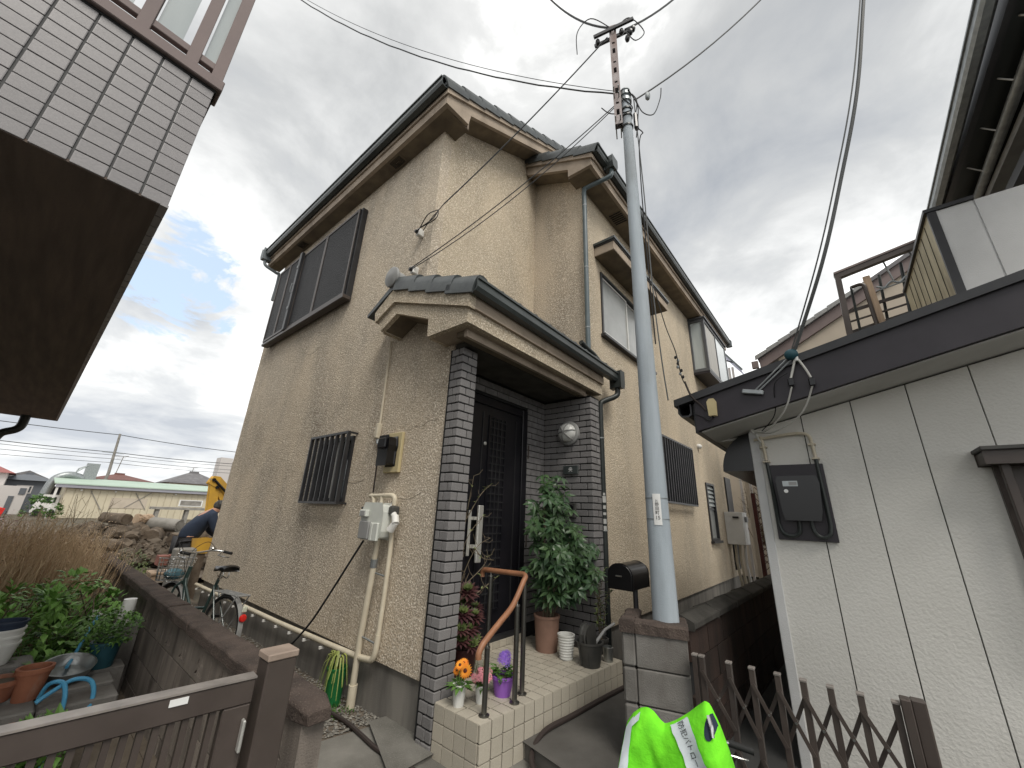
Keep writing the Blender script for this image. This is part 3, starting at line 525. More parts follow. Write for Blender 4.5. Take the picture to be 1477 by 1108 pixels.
# ---- grilled window and louvre window on the ground floor of the wing
W4 = MB(WX).prism([(6.15, 1.86), (8.25, 1.86), (8.25, 2.90), (6.15, 2.90)], 'Y', 2.26, 2.34, holes=[[(6.2, 1.90), (6.2, 2.86), (8.2, 2.86), (8.2, 1.90)]]).build('window', 'bronze', H)
MB(WX).box(6.19, 8.21, 2.345, 2.352, 1.89, 2.87).build('pane', 'glass_dark', W4)
for z in (1.82, 2.91): MB(WX).box(6.1, 8.3, 2.17, 2.20, z, z + .03).box(6.11, 6.13, 2.1995, 2.27, z + .003, z + .027).box(8.27, 8.29, 2.1995, 2.27, z + .003, z + .027).build('grille_rail', 'bronze', W4)
for k in range(19): MB(WX).box(6.11 + k * .1203, 6.13 + k * .1203, 2.165, 2.205, 1.848, 2.912).build('grille_bar', 'bronze', W4)
W5 = MB(WX).prism([(9.38, 1.18), (10.02, 1.18), (10.02, 2.37), (9.38, 2.37)], 'Y', 2.255, 2.34, holes=[[(9.43, 1.22), (9.43, 2.33), (9.97, 2.33), (9.97, 1.22)]]).build('window', 'bronze', H)
MB(WX).box(9.42, 9.98, 2.31, 2.316, 1.21, 2.34).build('pane', 'glass_frost', W5); MB(WX).box(9.43, 9.97, 2.285, 2.3, 1.80, 1.84).build('sash', 'bronze', W5)
for k in range(5): MB(WX).add([(9.43, 2.27, 1.88 + k * .09), (9.97, 2.27, 1.88 + k * .09), (9.97, 2.304, 1.96 + k * .09), (9.43, 2.304, 1.96 + k * .09)], [(0, 1, 2, 3)]).build('louvre_blade', 'glass_pale', W5)
MB(WX).box(9.34, 10.06, 2.21, 2.2845, 1.13, 1.178).build('window_sill', 'bronze', W5, bevel=.004)
MB(WX).lathe([(.055, 0), (.06, .02), (.05, .06), (.02, .085), (.001, .09)], (9.15, 2.284, 3.12), 12, (0, -1, 0)).build('vent_cap', 'white_plastic', H, smooth=True)
W6 = MB(WX).prism([(11.2, .5), (11.75, .5), (11.75, 2.65), (11.2, 2.65)], 'Y', 2.25, 2.284).build('window', 'bronze', H)

# ------------------------------------------------------------------ porch
# soffit box, boards, roof
def zp(y): return 3.255 + 0.47 * (y - 2.687)
Xp = 1.955; Yp = 2.14
MB().prism([(Yp, 3.055), (2.661, 3.055), (2.675, 3.245), (3.225, 3.475), (3.49, 3.345), (3.55, 3.475), (3.262, 3.625), (Yp, 3.195)], 'X', Xp, Xp + .05).build('bargeboard', 'stucco_warm', H)
MB().prism([(Yp - .03, 3.178), (3.262, 3.612), (3.58, 3.462), (3.61, 3.585), (3.30, 3.785), (Yp - .03, 3.345)], 'X', Xp - .03, Xp + .05).build('bargeboard', 'stucco_warm', H)
MB().box(Xp + .0505, 4.40, Yp + .0005, Yp + .05, 3.055, 3.19).build('fascia', 'stucco_warm', H)
MB().box(Xp + .0505, 4.40, Yp - .0295, Yp + .05, 3.1905, 3.345).build('fascia', 'eave', H)
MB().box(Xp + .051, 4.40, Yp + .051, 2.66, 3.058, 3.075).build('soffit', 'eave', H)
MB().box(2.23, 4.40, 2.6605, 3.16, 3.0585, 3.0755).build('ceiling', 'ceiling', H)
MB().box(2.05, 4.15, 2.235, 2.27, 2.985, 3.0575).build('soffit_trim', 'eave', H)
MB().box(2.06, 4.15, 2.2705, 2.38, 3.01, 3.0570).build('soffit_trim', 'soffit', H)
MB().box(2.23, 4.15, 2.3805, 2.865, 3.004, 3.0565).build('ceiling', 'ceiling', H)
MB().prism([(2.661, 3.06), (2.70, 3.06), (2.70, 3.25), (2.675, 3.245)], 'X', Xp + .0505, 2.219).build('eave_return', 'stucco_warm', H)
MB().prism([(2.7005, 3.258), (3.225, 3.478), (3.47, 3.358), (3.47, 3.38), (3.225, 3.50), (2.7005, 3.28)], 'X', Xp + .0505, 2.219).build('soffit', 'soffit', H)
MB().box(Xp + .0505, 2.219, 3.4705, 3.52, 3.345, 3.44).build('fascia', 'stucco_warm', H)
zpt = lambda y: 3.347 + 0.41 * (y - 2.11)
MB().prism([(2.06, zpt(2.06)), (3.17, zpt(3.17)), (3.17, zpt(3.17) + .05), (2.06, zpt(2.06) + .05)], 'X', Xp - .02, 4.45).build('roof_deck', 'roof_tile', H)
MB().prism([(3.1705, zpt(3.17)), (3.26, 3.80), (3.74, 3.565), (3.755, 3.60), (3.27, 3.87), (3.1705, zpt(3.17) + .05)], 'X', Xp - .04, 2.219).build('roof_deck', 'roof_tile', H)
ap = math.atan(.41)
for i in range(4):
    y = 2.215 + .29 * i; turned_tile(Xp - .01, y, zpt(y) + .03, ap - R_(5))
for k in range(9):                                                # round eave tiles along the porch front
    x = 2.26 + k * .26
    MB().lathe([(.001, -.005), (.06, 0), (.065, .012), (.055, .02), (.05, .3), (.05, .55)], (x, 2.05, zpt(2.05) + .075), 12, (0, math.cos(ap), math.sin(ap))).build('roof_tile', 'roof_tile', H, smooth=True)
MB().lathe([(.001, -.02), (.085, -.012), (.115, .0), (.12, .02), (.11, .035), (.09, .04), (.08, .2)], (Xp - .07, 3.33, 3.925), 20, (1, 0, .05)).build('ridge_end_tile', 'mid_grey', H, smooth=True)
MB().tube([(Xp + .1, 3.28, 3.90), (2.219, 3.28, 3.90)], .085, 12).build('ridge_tile', 'roof_tile', H, smooth=True)
gp = gutter(None, (Xp - .04, Yp - .031, 3.31), (4.62, Yp - .031, 3.30), (0, -1, 0), 'gutter')
for k in range(5): MB().box(2.2 + k * .5, 2.215 + k * .5, 2.0, 2.108, 3.402, 3.408).build('gutter_bracket', 'gutter', gp)
rh = MB().prism([(4.625, 3.20), (4.73, 3.20), (4.75, 3.27), (4.75, 3.44), (4.625, 3.44)], 'Y', 1.97, 2.13).build('rain_head', 'pipe_dark', H, bevel=.006)
MB().box(4.7505, 4.83, 2.0, 2.1, 3.36, 3.42).build('gutter_end', 'gutter', rh, bevel=.01)
MB().tube(curve3([(3.98, 2.2, 3.66), (4.12, 2.19, 3.62), (4.25, 2.17, 3.58), (4.35, 2.14, 3.5), (4.36, 2.1, 3.42)], 5), .034, 10).build('downpipe', 'pipe_dark', H, smooth=True)
d2 = MB().tube(curve3([(4.68, 2.05, 3.21), (4.68, 2.05, 3.13), (4.64, 2.08, 3.08), (4.52, 2.17, 3.01), (4.47, 2.20, 2.96), (4.465, 2.205, 2.85)], 5) + [(4.465, 2.205, .02)], .036, 10).build('downpipe', 'pipe_dark', H, smooth=True)
for z in (2.5, 1.4): MB().tube([(4.465, 2.205, z), (4.465, 2.205, z + .015)], .04, 10).build('pipe_clip', 'galv', d2)
for k, (w_, h_) in enumerate(((.03, .03), (.045, .075), (.035, .04), (.04, .03), (.04, .055), (.04, .055))):       # worn white stickers on the downpipe
    z = 1.82 - sum((.06, .09, .075, .085, .08, .075)[:k]); c = Vector((4.4355, 2.180, z)); d_ = Vector((.80, -.60, 0)) * w_ / 2
    MB().add([c - d_ - Vector((0, 0, h_ / 2)), c + d_ - Vector((0, 0, h_ / 2)), c + d_ + Vector((0, 0, h_ / 2)), c - d_ + Vector((0, 0, h_ / 2))], [(0, 1, 2, 3)]).build('sticker', 'lettering_worn', d2)

# ---- brick clad pillar and porch walls: every brick its own piece
ub = unit_box('brick_unit', 'brick', .06, (1, 1, 1))
CH = .075
BR = []
def brick(parent, x0, x1, y0, y1, z0, z1):
    d = rnd(-.0012, .0012)
    BR.append(piece('brick', ub, parent, ((x0 + x1) / 2 + d, (y0 + y1) / 2 + d, (z0 + z1) / 2), None, (x1 - x0, y1 - y0, z1 - z0)))
PX0, PX1, PY0, PY1 = 2.185, 2.37, 2.41, 2.56
P = MB().box(PX0 + .012, PX1 - .0, PY0 + .012, PY1 + .03, -.04, 2.985).build('porch_pillar', 'mortar', H)
for k in range(40):
    z0 = k * CH - .015; z1 = z0 + CH - .011
    if z1 > 2.985: break
    s = .115 if k % 2 else .062                       # L-shaped corner bricks: long leg alternates
    long_x = .118 if k % 2 else .066
    brick(P, PX0, PX0 + long_x, PY0, PY0 + .10 if k % 2 == 0 else PY0 + .055, z0, z1)
    if k % 2: brick(P, PX0, PX0 + .03, PY0 + .0625, PY1, z0, z1)
    else: brick(P, PX0, PX0 + .03, PY0 + .1075, PY1, z0, z1)
    brick(P, PX0 + long_x + .0075, PX1, PY0, PY0 + .03, z0, z1)
# right hand wall of the porch
BX, BY0, BY1 = 4.16, 2.18, 2.87
PW = MB().prism([(BX + .012, BY0 + .012), (4.40, BY0 + .012), (4.40, 2.30), (4.30, 2.30), (4.30, BY1 + .1), (BX + .012, BY1 + .1)], 'Z', -.04, 3.00).build('porch_wall', 'mortar', H)
for k in range(4, 40):
    z0 = k * CH - .015; z1 = z0 + CH - .011
    if z1 > 3.0: break
    off = .105 if k % 2 else 0.0
    brick(PW, BX, BX + (.12 if k % 2 else .20) , BY0, BY0 + (.165 if k % 2 == 0 else .07), z0, z1)
    y = BY0 + (.172 if k % 2 == 0 else .077)
    while y < BY1 - .02:
        e_ = min(y + .205, BY1); brick(PW, BX, BX + .03, y, e_, z0, z1); y = e_ + .0075
fb = MB()
for k in range(0, 40):                                  # small bricks round the door and on the return, too many to lift one by one
    z0 = k * CH - .015; z1 = z0 + CH - .011
    if z1 > 3.0: break
    x = 4.16 + ((.12 if k % 2 else .20) if k >= 4 else 0) + .0075
    fb.box(x, 4.37, BY0, BY0 + .03, z0, z1)
    if z0 < .37: continue
    xs = 3.79 + (.09 if k % 2 else 0)
    if k % 2: fb.box(3.79, 3.79 + .083, 2.87, 2.9, z0, z1)
    while xs < BX - .01:
        fb.box(xs, min(xs + .2, BX), 2.87, 2.9, z0, z1); xs += .2075
    if z0 > 2.80:
        xs = 2.36 - (.1 if k % 2 else 0)
        while xs < 3.79:
            fb.box(max(xs, 2.36), min(xs + .2, 3.785), 2.87, 2.9, z0, z1); xs += .2075
DW = MB().prism([(2.36, .3), (2.42, .3), (2.42, 2.80), (3.80, 2.80), (3.80, .3), (BX + .01, .3), (BX + .01, 3.0), (2.36, 3.0)], 'Y', 2.882, 3.05).build('door_wall', 'mortar', H)
tag(fb.build('brick', 'brick', DW), kind='stuff')
# ---- door
D = MB().box(2.42, 3.80, 2.90, 2.96, .40, 2.80).build('door', 'door', H)
MB().box(3.70, 3.795, 2.875, 2.8995, .40, 2.79).box(2.425, 2.50, 2.875, 2.8995, .40, 2.79).box(2.5005, 3.6995, 2.875, 2.8995, 2.70, 2.79).build('door_frame', 'door', D, bevel=.004)
MB().box(2.44, 3.78, 2.85, 2.8995, .36, .3995).build('threshold', 'bronze', D)
lat = MB().prism([(3.10, .62), (3.40, .62), (3.40, 2.60), (3.10, 2.60)], 'Y', 2.884, 2.8995, holes=[[(3.12, .64), (3.12, 2.58), (3.38, 2.58), (3.38, .64)]]).build('door_lattice', 'door', D)
for k in range(3): MB().box(3.175 + k * .065, 3.187 + k * .065, 2.884, 2.8985, .6401, 2.5799).build('lattice_bar', 'bronze', lat)
for k in range(24): MB().box(3.1201, 3.3799, 2.881, 2.8835, .70 + k * .08, .712 + k * .08).build('lattice_bar', 'bronze', lat)
for x in (3.0, 3.58): MB().box(x, x + .012, 2.889, 2.8995, .5, 2.62).build('door_moulding', 'bronze', D)
hh = MB().box(2.93, 3.0, 2.80, 2.83, 1.09, 1.62).build('handle', 'silver', D, bevel=.006)
for z in (1.22, 1.48): MB().box(2.90, 2.955, 2.8305, 2.885, z, z + .03).build('handle_bracket', 'silver', hh)
MB().box(2.86, 2.90, 2.872, 2.8745, 1.15, 1.57).build('lock_plate', 'silver', hh)
MB().lathe([(.02, 0), (.02, .012), (.012, .016)], (3.056, 2.8995, 2.27), 12, (0, -1, 0)).build('door_viewer', 'silver', D)
for z in (2.2, 1.2, .7): MB().box(3.80, 3.815, 2.86, 2.8695, z, z + .16).build('hinge', 'bronze_brown', D)
# ---- things on the porch walls
LP = thing('porch_lamp', 'round white bulkhead lamp with a dark cage on the brick porch wall', 'lamp', (4.155, 2.49, 2.54))
MB().lathe([(.15, 0), (.15, .03), (.13, .045), (.12, .045)], (4.159, 2.49, 2.54), 28, (-1, 0, 0)).build('base', 'mid_grey', LP, smooth=True)
MB().lathe([(.115, .04), (.115, .07), (.10, .105), (.065, .13), (.02, .14), (.001, .1405)], (4.159, 2.49, 2.54), 28, (-1, 0, 0)).build('glass_dome', 'lamp_glass', LP, smooth=True)
for k in range(3):
    a = R_(90 + 60 * k + 20); pts = []
    for j in range(-6, 7): t = j / 6; pts.append((4.159 - .045 - .11 * math.sqrt(max(0, 1 - t * t * .98)), 2.49 + math.cos(a) * .122 * t, 2.54 + math.sin(a) * .122 * t))
    MB().tube(pts, .0075, 6).build('cage_bar', 'mid_grey', LP, smooth=True)
NP = thing('name_plate', 'small dark stone name plate with one white character on the porch bricks', 'name plate', (4.155, 2.46, 2.08))
rbox('plate', 'gutter', NP, 4.128, 4.159, 2.365, 2.565, 2.035, 2.135, .003)
txt('央', .06, 'paint_white', 'lettering', NP, frame((0, -1, 0), (0, 0, 1), (4.1265, 2.46, 2.085)))
IP = thing('intercom', 'dark grey door intercom on the brick porch wall above the leafy pot plant', 'intercom', (4.155, 2.45, 1.62))
rbox('case', 'pot_dark', IP, 4.125, 4.159, 2.40, 2.505, 1.535, 1.70, .006); MB().lathe([(.03, 0), (.03, .006), (.022, .008)], (4.125, 2.452, 1.65), 16, (-1, 0, 0)).build('lens', 'black_plastic', IP, smooth=True)
MB().lathe([(.016, 0), (.016, .006)], (4.125, 2.452, 1.57), 14, (-1, 0, 0)).build('button', 'mid_grey', IP)
# ------------------------------------------------------------------ tiled entrance step
ST = thing('entrance_step', 'low porch step clad in small square beige tiles', 'step', (3.0, 2.4, 0))
SX0, SX1 = 2.19, 4.0
def ys(x): return 1.97 - 0.085 * (x - SX0)             # front edge, slightly out of square
MB().prism([(SX0 + .012, ys(SX0) + .012), (SX1 - .005, ys(SX1) + .012), (SX1 - .005, 2.17), (4.15, 2.17), (4.15, 2.87), (2.38, 2.87), (2.38, 2.405), (SX0 + .012, 2.405)], 'Z', -.04, .292).build('core', 'grout', ST)
ut = unit_box('tile_unit', 'tile_floor', .04, (1, 1, 1))
def tile(x0, x1, y0, y1, z0, z1, rot=None): piece('tile', ut, ST, ((x0 + x1) / 2, (y0 + y1) / 2, (z0 + z1) / 2), rot, (x1 - x0, y1 - y0, z1 - z0))
T_ = .104; sk = math.atan(-.085)
nx = 17
for i in range(nx):
    x0 = SX0 + i * T_; xc = x0 + T_ / 2; yf = ys(xc)
    for r_ in range(3):
        z1 = .300 - .0015 - r_ * .104; z0 = z1 - .0985
        if r_ == 0: z1 = .2995
        tile(x0 + .0045, x0 + T_ - .0045, yf, yf + .014, z0, z1 - .0, (0, 0, sk))
    y = yf + .0145; k = 0
    while y < 2.85:
        e_ = min(y + .099, 2.868)
        ok = not (xc < 2.385 and y > 2.385) 
        if xc < 2.385: e_ = min(e_, 2.405)
        if ok and e_ - y > .02: tile(x0 + .0045, x0 + T_ - .0045, y, e_, .29, .300, (0, 0, sk * .5 if k < 4 else 0))
        y = e_ + .008; k += 1
        if xc < 2.385 and y > 2.40: break
for j in range(4):
    y0 = ys(SX0) + .016 + j * T_
    for r_ in range(3): tile(SX0, SX0 + .013, y0 + .003, min(y0 + T_ - .003, 2.405), .3 - r_ * .104 - .1, .2985 - r_ * .104)
for i in range(13): tile(2.45 + i * .104, 2.548 + i * .104, 2.838, 2.852, .302, .36)

# ------------------------------------------------------------------ handrail
HR = thing('handrail', 'short handrail with wood coloured grip on dark metal posts', 'handrail', (2.6, 2.1, .3))
for (x, y, zt_) in ((2.29, 2.03, .68), (2.57, 2.0, .90), (2.72, 2.05, 1.055), (2.74, 2.43, 1.035)):
    po = MB().tube([(x, y, .30), (x, y, zt_)], .0185, 14).build('post', 'post_metal', HR, smooth=True)
    MB().lathe([(.036, 0), (.036, .008), (.022, .014)], (x, y, .2995), 16).build('foot_flange', 'post_metal', po, smooth=True)
    MB().lathe([(.02, 0), (.02, .008), (.006, .012), (.006, .03)], (x, y, zt_), 12).build('rail_bracket', 'steel', po, smooth=True)
rl = curve3([(2.175, 2.0, .645), (2.175, 2.0, .675), (2.195, 2.0, .705), (2.23, 2.0, .735), (2.37, 2.005, .815), (2.50, 2.01, .885), (2.58, 2.02, .945), (2.68, 2.035, 1.045), (2.715, 2.04, 1.078), (2.735, 2.07, 1.09), (2.745, 2.12, 1.09), (2.745, 2.3, 1.085), (2.745, 2.48, 1.08), (2.745, 2.52, 1.075), (2.745, 2.535, 1.05), (2.745, 2.535, 1.02)], 4)
MB().tube(rl, .0205, 12).build('rail', 'copper_rail', HR, smooth=True)

# ------------------------------------------------------------------ pots
def pot(t, name, m, x, y, z, r0, r1, h, rim=.012, rings=0, soil=True, wall=.008):
    prof = [(.001, 0), (r0, 0)]
    if rings:
        for k in range(rings):
            f = k / rings; g_ = (k + .5) / rings; prof += [(r0 + (r1 - r0) * f, h * f + .001), (r0 + (r1 - r0) * g_ + .005, h * g_), (r0 + (r1 - r0) * (k + .95) / rings, h * (k + .95) / rings)]
    prof += [(r1, h - rim * 2), (r1 + rim * .6, h - rim * 1.9), (r1 + rim * .6, h), (r1 - wall, h), (r1 - wall - .004, h * .82), (.001, h * .82)]
    o = MB().lathe(prof, (x, y, z), 24).build(name, m, t, smooth=True)
    if soil: MB().lathe([(r1 - wall - .003, h * .82), (r1 * .6, h * .835), (.001, h * .845)], (x, y, z + .001), 16).build('soil', 'soil', t)
    return o
def sdir(el=None):
    a = rnd(0, 6.283); e_ = rnd(-.2, .9) if el is None else el; return Vector((math.cos(a) * math.cos(e_), math.sin(a) * math.cos(e_), math.sin(e_)))

# umbrella plant
SC = thing('umbrella_plant', 'tall umbrella plant in a brown pot beside the front door', 'potted plant', (3.66, 2.47, .3))
pot(SC, 'pot', 'pot_brown', 3.66, 2.47, .3, .105, .125, .31)
heads = []
stems = MB()
for (dx, dy, h, lean) in ((-.03, .02, 1.56, (-.10, -.02)), (.02, -.02, 1.1, (.22, -.10)), (.03, .03, .92, (.34, -.20)), (0, -.03, .80, (-.06, -.1)), (.01, .0, 1.3, (.08, -.05)), (.02, -.03, .78, (.44, -.12)), (.0, .0, 1.42, (-.02, -.06)), (.0, .0, 1.15, (-.16, -.08)), (.0, .0, .85, (-.14, -.12)), (.02, .0, .66, (.30, -.26)), (.0, .0, 1.0, (.12, -.2))):
    base = Vector((3.66 + dx, 2.47 + dy, .55)); tip = Vector((3.66 + lean[0], 2.47 + lean[1], .3 + h)); mid = base.lerp(tip, .5) + Vector((rnd(-.03, .03), rnd(-.03, .03), 0))
    ln = curve3([base, mid, tip], 6); stems.tube(ln, .008, 6)
    for k, p in enumerate(ln[4:]):
        for q in range(4 if k > 4 else 2): heads.append((p, p + Vector((rnd(-.14, .14), rnd(-.17, .12), rnd(-.01, .1)))))
stems.build('stem', 'stem', SC, smooth=True)
lf = MB(); pet = MB()
for a, c in heads:
    c.y = min(c.y, 2.74); c.x = min(c.x, 4.08); pet.tube([a, c], .0028, 4)
    nrm_ = Vector((rnd(-.7, .1), rnd(-.8, .1), rnd(.35, 1))).normalized(); t1 = nrm_.orthogonal().normalized(); t2 = nrm_.cross(t1); n = random.choice((6, 7, 8)); a0 = rnd(0, 6)
    for k in range(n):
        an = a0 + 6.283 * k / n; d = t1 * math.cos(an) + t2 * math.sin(an) - nrm_ * .25; lf.leaf(c + d * .012, d, nrm_, rnd(.085, .12), rnd(.042, .054), .22, .10)
lf.build('foliage', 'leaf_dark', SC); pet.build('leaf_stalk', 'leaf_mid', SC)

# tree aeonium
AE = thing('aeonium', 'purple leaved succulent with green rosette hearts in a dark red pot by the pillar', 'potted plant', (2.66, 2.62, .3))
pot(AE, 'pot', 'maroon', 2.66, 2.62, .3, .09, .12, .2)
st = MB(); dk = MB(); lm = MB()
for (x, y, z, s) in ((2.56, 2.52, .93, .11), (2.62, 2.60, .86, .10), (2.50, 2.50, .78, .10), (2.63, 2.50, .74, .10), (2.56, 2.48, .66, .085), (2.66, 2.54, .64, .08), (2.49, 2.48, .60, .08), (2.60, 2.46, .55, .075), (2.70, 2.56, .78, .085), (2.54, 2.55, .84, .08), (2.66, 2.49, .57, .07), (2.47, 2.47, .68, .07)):
    st.tube(curve3([(2.66, 2.62, .46), (2.62, 2.58, (z + .46) / 2), (x, y, z)], 5), .008, 6); ax = Vector((rnd(-.5, -.1), rnd(-.6, -.2), 1)).normalized(); t1 = ax.orthogonal().normalized(); t2 = ax.cross(t1)
    for ring in range(5):
        n = 12 - ring
        for k in range(n):
            an = 6.283 * k / n + ring * .5; el = ring * .3 - .15; d = (t1 * math.cos(an) + t2 * math.sin(an)) * math.cos(el) + ax * math.sin(el)
            (lm if ring >= (3 if s > .08 else 2) else dk).leaf(Vector((x, y, z)) + d * .01, d, ax, s * (1 - ring * .15), s * .36, -.1, .1)
st.build('stem', 'stem', AE); dk.build('foliage', 'leaf_purple', AE); lm.build('rosette_heart', 'leaf_lime', AE)

# straggling bare shrub by the door
BS = thing('bare_shrub', 'straggly almost leafless shrub in front of the dark door', 'shrub', (2.6, 2.66, .3))
st = MB(); lf = MB()
pot(BS, 'pot', 'pot_dark', 2.56, 2.72, .3, .07, .09, .15)
for (pts) in (((2.56, 2.72, .45), (2.50, 2.60, 1.0), (2.48, 2.52, 1.5), (2.50, 2.48, 1.86)), ((2.56, 2.72, .45), (2.54, 2.6, .95), (2.60, 2.5, 1.25), (2.74, 2.46, 1.34)), ((2.56, 2.72, .45), (2.5, 2.58, .9), (2.47, 2.5, 1.3), (2.62, 2.46, 1.52)), ((2.50, 2.62, .9), (2.53, 2.5, 1.0), (2.66, 2.45, 1.12), (2.70, 2.44, 1.2)), ((2.49, 2.52, 1.5), (2.58, 2.46, 1.70), (2.70, 2.45, 1.80)), ((2.5, 2.6, .8), (2.45, 2.48, .95), (2.48, 2.44, 1.08)), ((2.5, 2.6, .75), (2.56, 2.48, .88), (2.74, 2.43, .99), (2.80, 2.42, 1.02)), ((2.6, 2.5, 1.25), (2.66, 2.46, 1.18), (2.78, 2.44, 1.16))):
    c = curve3(pts, 6); st.tube(c, [.005 * (1 - .6 * i / len(c)) for i in range(len(c))], 5)
    for p in c[len(c) // 3:]:
        if rnd(0, 1) < .62 and (p.z > 1.55 or rnd(0, 1) < .3):
            for q in range(2): d = sdir(); lf.leaf(p, d, (0, 0, 1), rnd(.03, .055), rnd(.014, .022))
        if rnd(0, 1) < .35: d = sdir(); st.tube([p, p + d * .05, p + d * .08 + Vector((0, 0, .03))], .0018, 4)
st.build('branch', 'stem', BS); lf.build('foliage', 'leaf_pale', BS)

# the three flower pots by the step edge
GB = thing('gerbera', 'orange gerbera flowers in a small white pot on the tiled step', 'potted flower', (2.27, 2.25, .3))
pot(GB, 'pot', 'pot_white', 2.27, 2.25, .3, .036, .046, .125, .006)
def daisy(mb, c, nrm_, R, n=18, layers=2):
    t1 = nrm_.orthogonal().normalized(); t2 = nrm_.cross(t1)
    for ly in range(layers):
        for k in range(n):
            an = 6.283 * (k + .5 * ly) / n; d = t1 * math.cos(an) + t2 * math.sin(an) + nrm_ * .18 * ly; mb.leaf(Vector(c) + d * R * .2, d, nrm_, R * (.85 - .15 * ly), R * .24, .1, .05)
fl = MB(); ey = MB(); st = MB(); lf = MB()
for (x, y, z, R, nn) in ((2.285, 2.22, .505, .050, (-.8, -.45, .35)), (2.245, 2.235, .545, .036, (-.7, -.3, .7)), (2.30, 2.255, .54, .038, (-.5, -.4, .8)), (2.255, 2.27, .505, .034, (-.8, -.1, .6))):
    nn = Vector(nn).normalized(); daisy(fl, (x, y, z), nn, R); ey.lathe([(R * .3, 0), (R * .22, .006), (.001, .008)], (x, y, z), 10, nn); st.tube(curve3([(2.27, 2.25, .41), (x, y, z - .05), Vector((x, y, z)) - nn * .01], 4), .003, 5)
for k in range(26): an = rnd(0, 6.28); d = Vector((math.cos(an), math.sin(an), rnd(.0, .9))); lf.leaf((2.27 + d.x * .02, 2.25 + d.y * .02, .415), d, (0, 0, 1), rnd(.06, .095), rnd(.032, .045), .5, .1)
fl.build('petals', 'petal_orange', GB); ey.build('flower_eye', 'petal_eye', GB); st.build('stalk', 'leaf_mid', GB); lf.build('foliage', 'leaf_mid', GB)
PK = thing('pink_flowers', 'ruffled pink flowers in a slim white pot beside the handrail post', 'potted flower', (2.41, 2.175, .3))
pot(PK, 'pot', 'pot_white', 2.41, 2.175, .3, .032, .042, .105, .006)
fl = MB(); lf = MB()
for k in range(48):
    d = sdir(rnd(-.1, 1.4)); c = Vector((2.41, 2.165, .445)) + Vector((d.x * .085, d.y * .075, d.z * .06)) * rnd(.35, 1); nn = (d + Vector((-.2, -.3, .1))).normalized(); daisy(fl, c, nn, rnd(.022, .030), 8, 2)
for k in range(22): an = rnd(0, 6.28); d = Vector((math.cos(an), math.sin(an), rnd(-.1, .6))); lf.leaf((2.41, 2.175, .40), d, (0, 0, 1), rnd(.05, .075), rnd(.025, .035), .4)
for k in range(7): d = sdir(.9); st_ = Vector((2.40, 2.19, .42)); lf.leaf(st_, d + Vector((0, 0, .8)), (1, 0, 0), .14, .008, .1, 0)
fl.build('petals', 'petal_pink', PK); lf.build('foliage', 'leaf_mid', PK)
PV = thing('violet_flowers', 'violet flowers in a round purple pot behind the handrail', 'potted flower', (2.61, 2.145, .3))
pot(PV, 'pot', 'pot_purple', 2.61, 2.145, .3, .058, .078, .125, .01)
fl = MB(); lf = MB()
for k in range(60):
    d = sdir(rnd(-.1, 1.5)); c = Vector((2.61, 2.135, .515)) + Vector((d.x * .062, d.y * .055, d.z * .075 - .01)) * rnd(.35, 1); daisy(fl, c, (d + Vector((-.4, -.3, .1))).normalized(), rnd(.020, .028), 7, 1)
for k in range(70): an = rnd(0, 6.28); r_ = rnd(.02, .07); d = Vector((math.cos(an), math.sin(an), rnd(-.1, .8))); lf.leaf((2.61 + d.x * r_, 2.145 + d.y * r_, rnd(.41, .47)), d, (0, 0, 1), rnd(.04, .06), rnd(.028, .04), .3, .15)
fl.build('petals', 'petal_violet', PV); lf.build('foliage', 'leaf_mid', PV)
# empty pots at the far end
WP = thing('ribbed_pot', 'empty white ribbed plant pot on the porch tiles', 'plant pot', (3.60, 2.21, .3)); pot(WP, 'pot', 'pot_white', 3.60, 2.21, .3, .058, .078, .20, .006, 9, True)
BK = thing('black_bucket', 'black plastic bucket holding a dark watering can at the step edge', 'bucket', (3.61, 1.965, .3)); pot(BK, 'bucket', 'pot_dark', 3.61, 1.965, .3, .085, .115, .19, .008, 0, False)
WC = thing('watering_can', 'dark green watering can standing in the black bucket', 'watering can', (3.61, 1.965, .32))
MB().prism([(3.54, .33), (3.66, .33), (3.64, .58), (3.60, .62), (3.53, .60), (3.51, .55)], 'Y', 1.93, 2.01).build('body', 'pot_dark', WC, bevel=.02, seg=2)
MB().tube([(3.62, 1.965, .42), (3.78, 1.90, .56), (3.90, 1.86, .60)], [.016, .013, .012], 10).build('spout', 'mid_grey', WC, smooth=True)
MB().tube(curve3([(3.53, 1.965, .58), (3.50, 1.96, .52), (3.52, 1.955, .46)], 5), .008, 8).build('handle', 'pot_dark', WC, smooth=True)
TC = thing('tin_can', 'little grey tin can at the end of the tiled step', 'can', (3.83, 1.90, .3)); MB().lathe([(.001, 0), (.042, 0), (.045, .01), (.045, .11), (.048, .115), (.044, .118), (.042, .02), (.001, .02)], (3.83, 1.90, .3), 20).build('can', 'tin', TC, smooth=True)
TP = thing('twiggy_plant', 'thin twiggy plant with yellowish leaves at the corner of the brick wall', 'plant', (4.02, 2.06, .3))
pot(TP, 'pot', 'pot_dark', 4.02, 2.06, .3, .05, .065, .12)
st = MB(); lf = MB()
for k in range(7):
    c = curve3([(4.02, 2.06, .4), (4.02 + rnd(-.05, .05), 2.05 + rnd(-.05, .05), .65), (4.03 + rnd(-.1, .12), 2.04 + rnd(-.12, .1), rnd(.8, 1.05))], 7); st.tube(c, .003, 4)
    for p in c[4:]:
        for q in range(2): lf.leaf(p, sdir(), (0, 0, 1), rnd(.035, .06), rnd(.016, .026))
st.build('stem', 'stem', TP); lf.build('foliage', 'leaf_lime', TP)

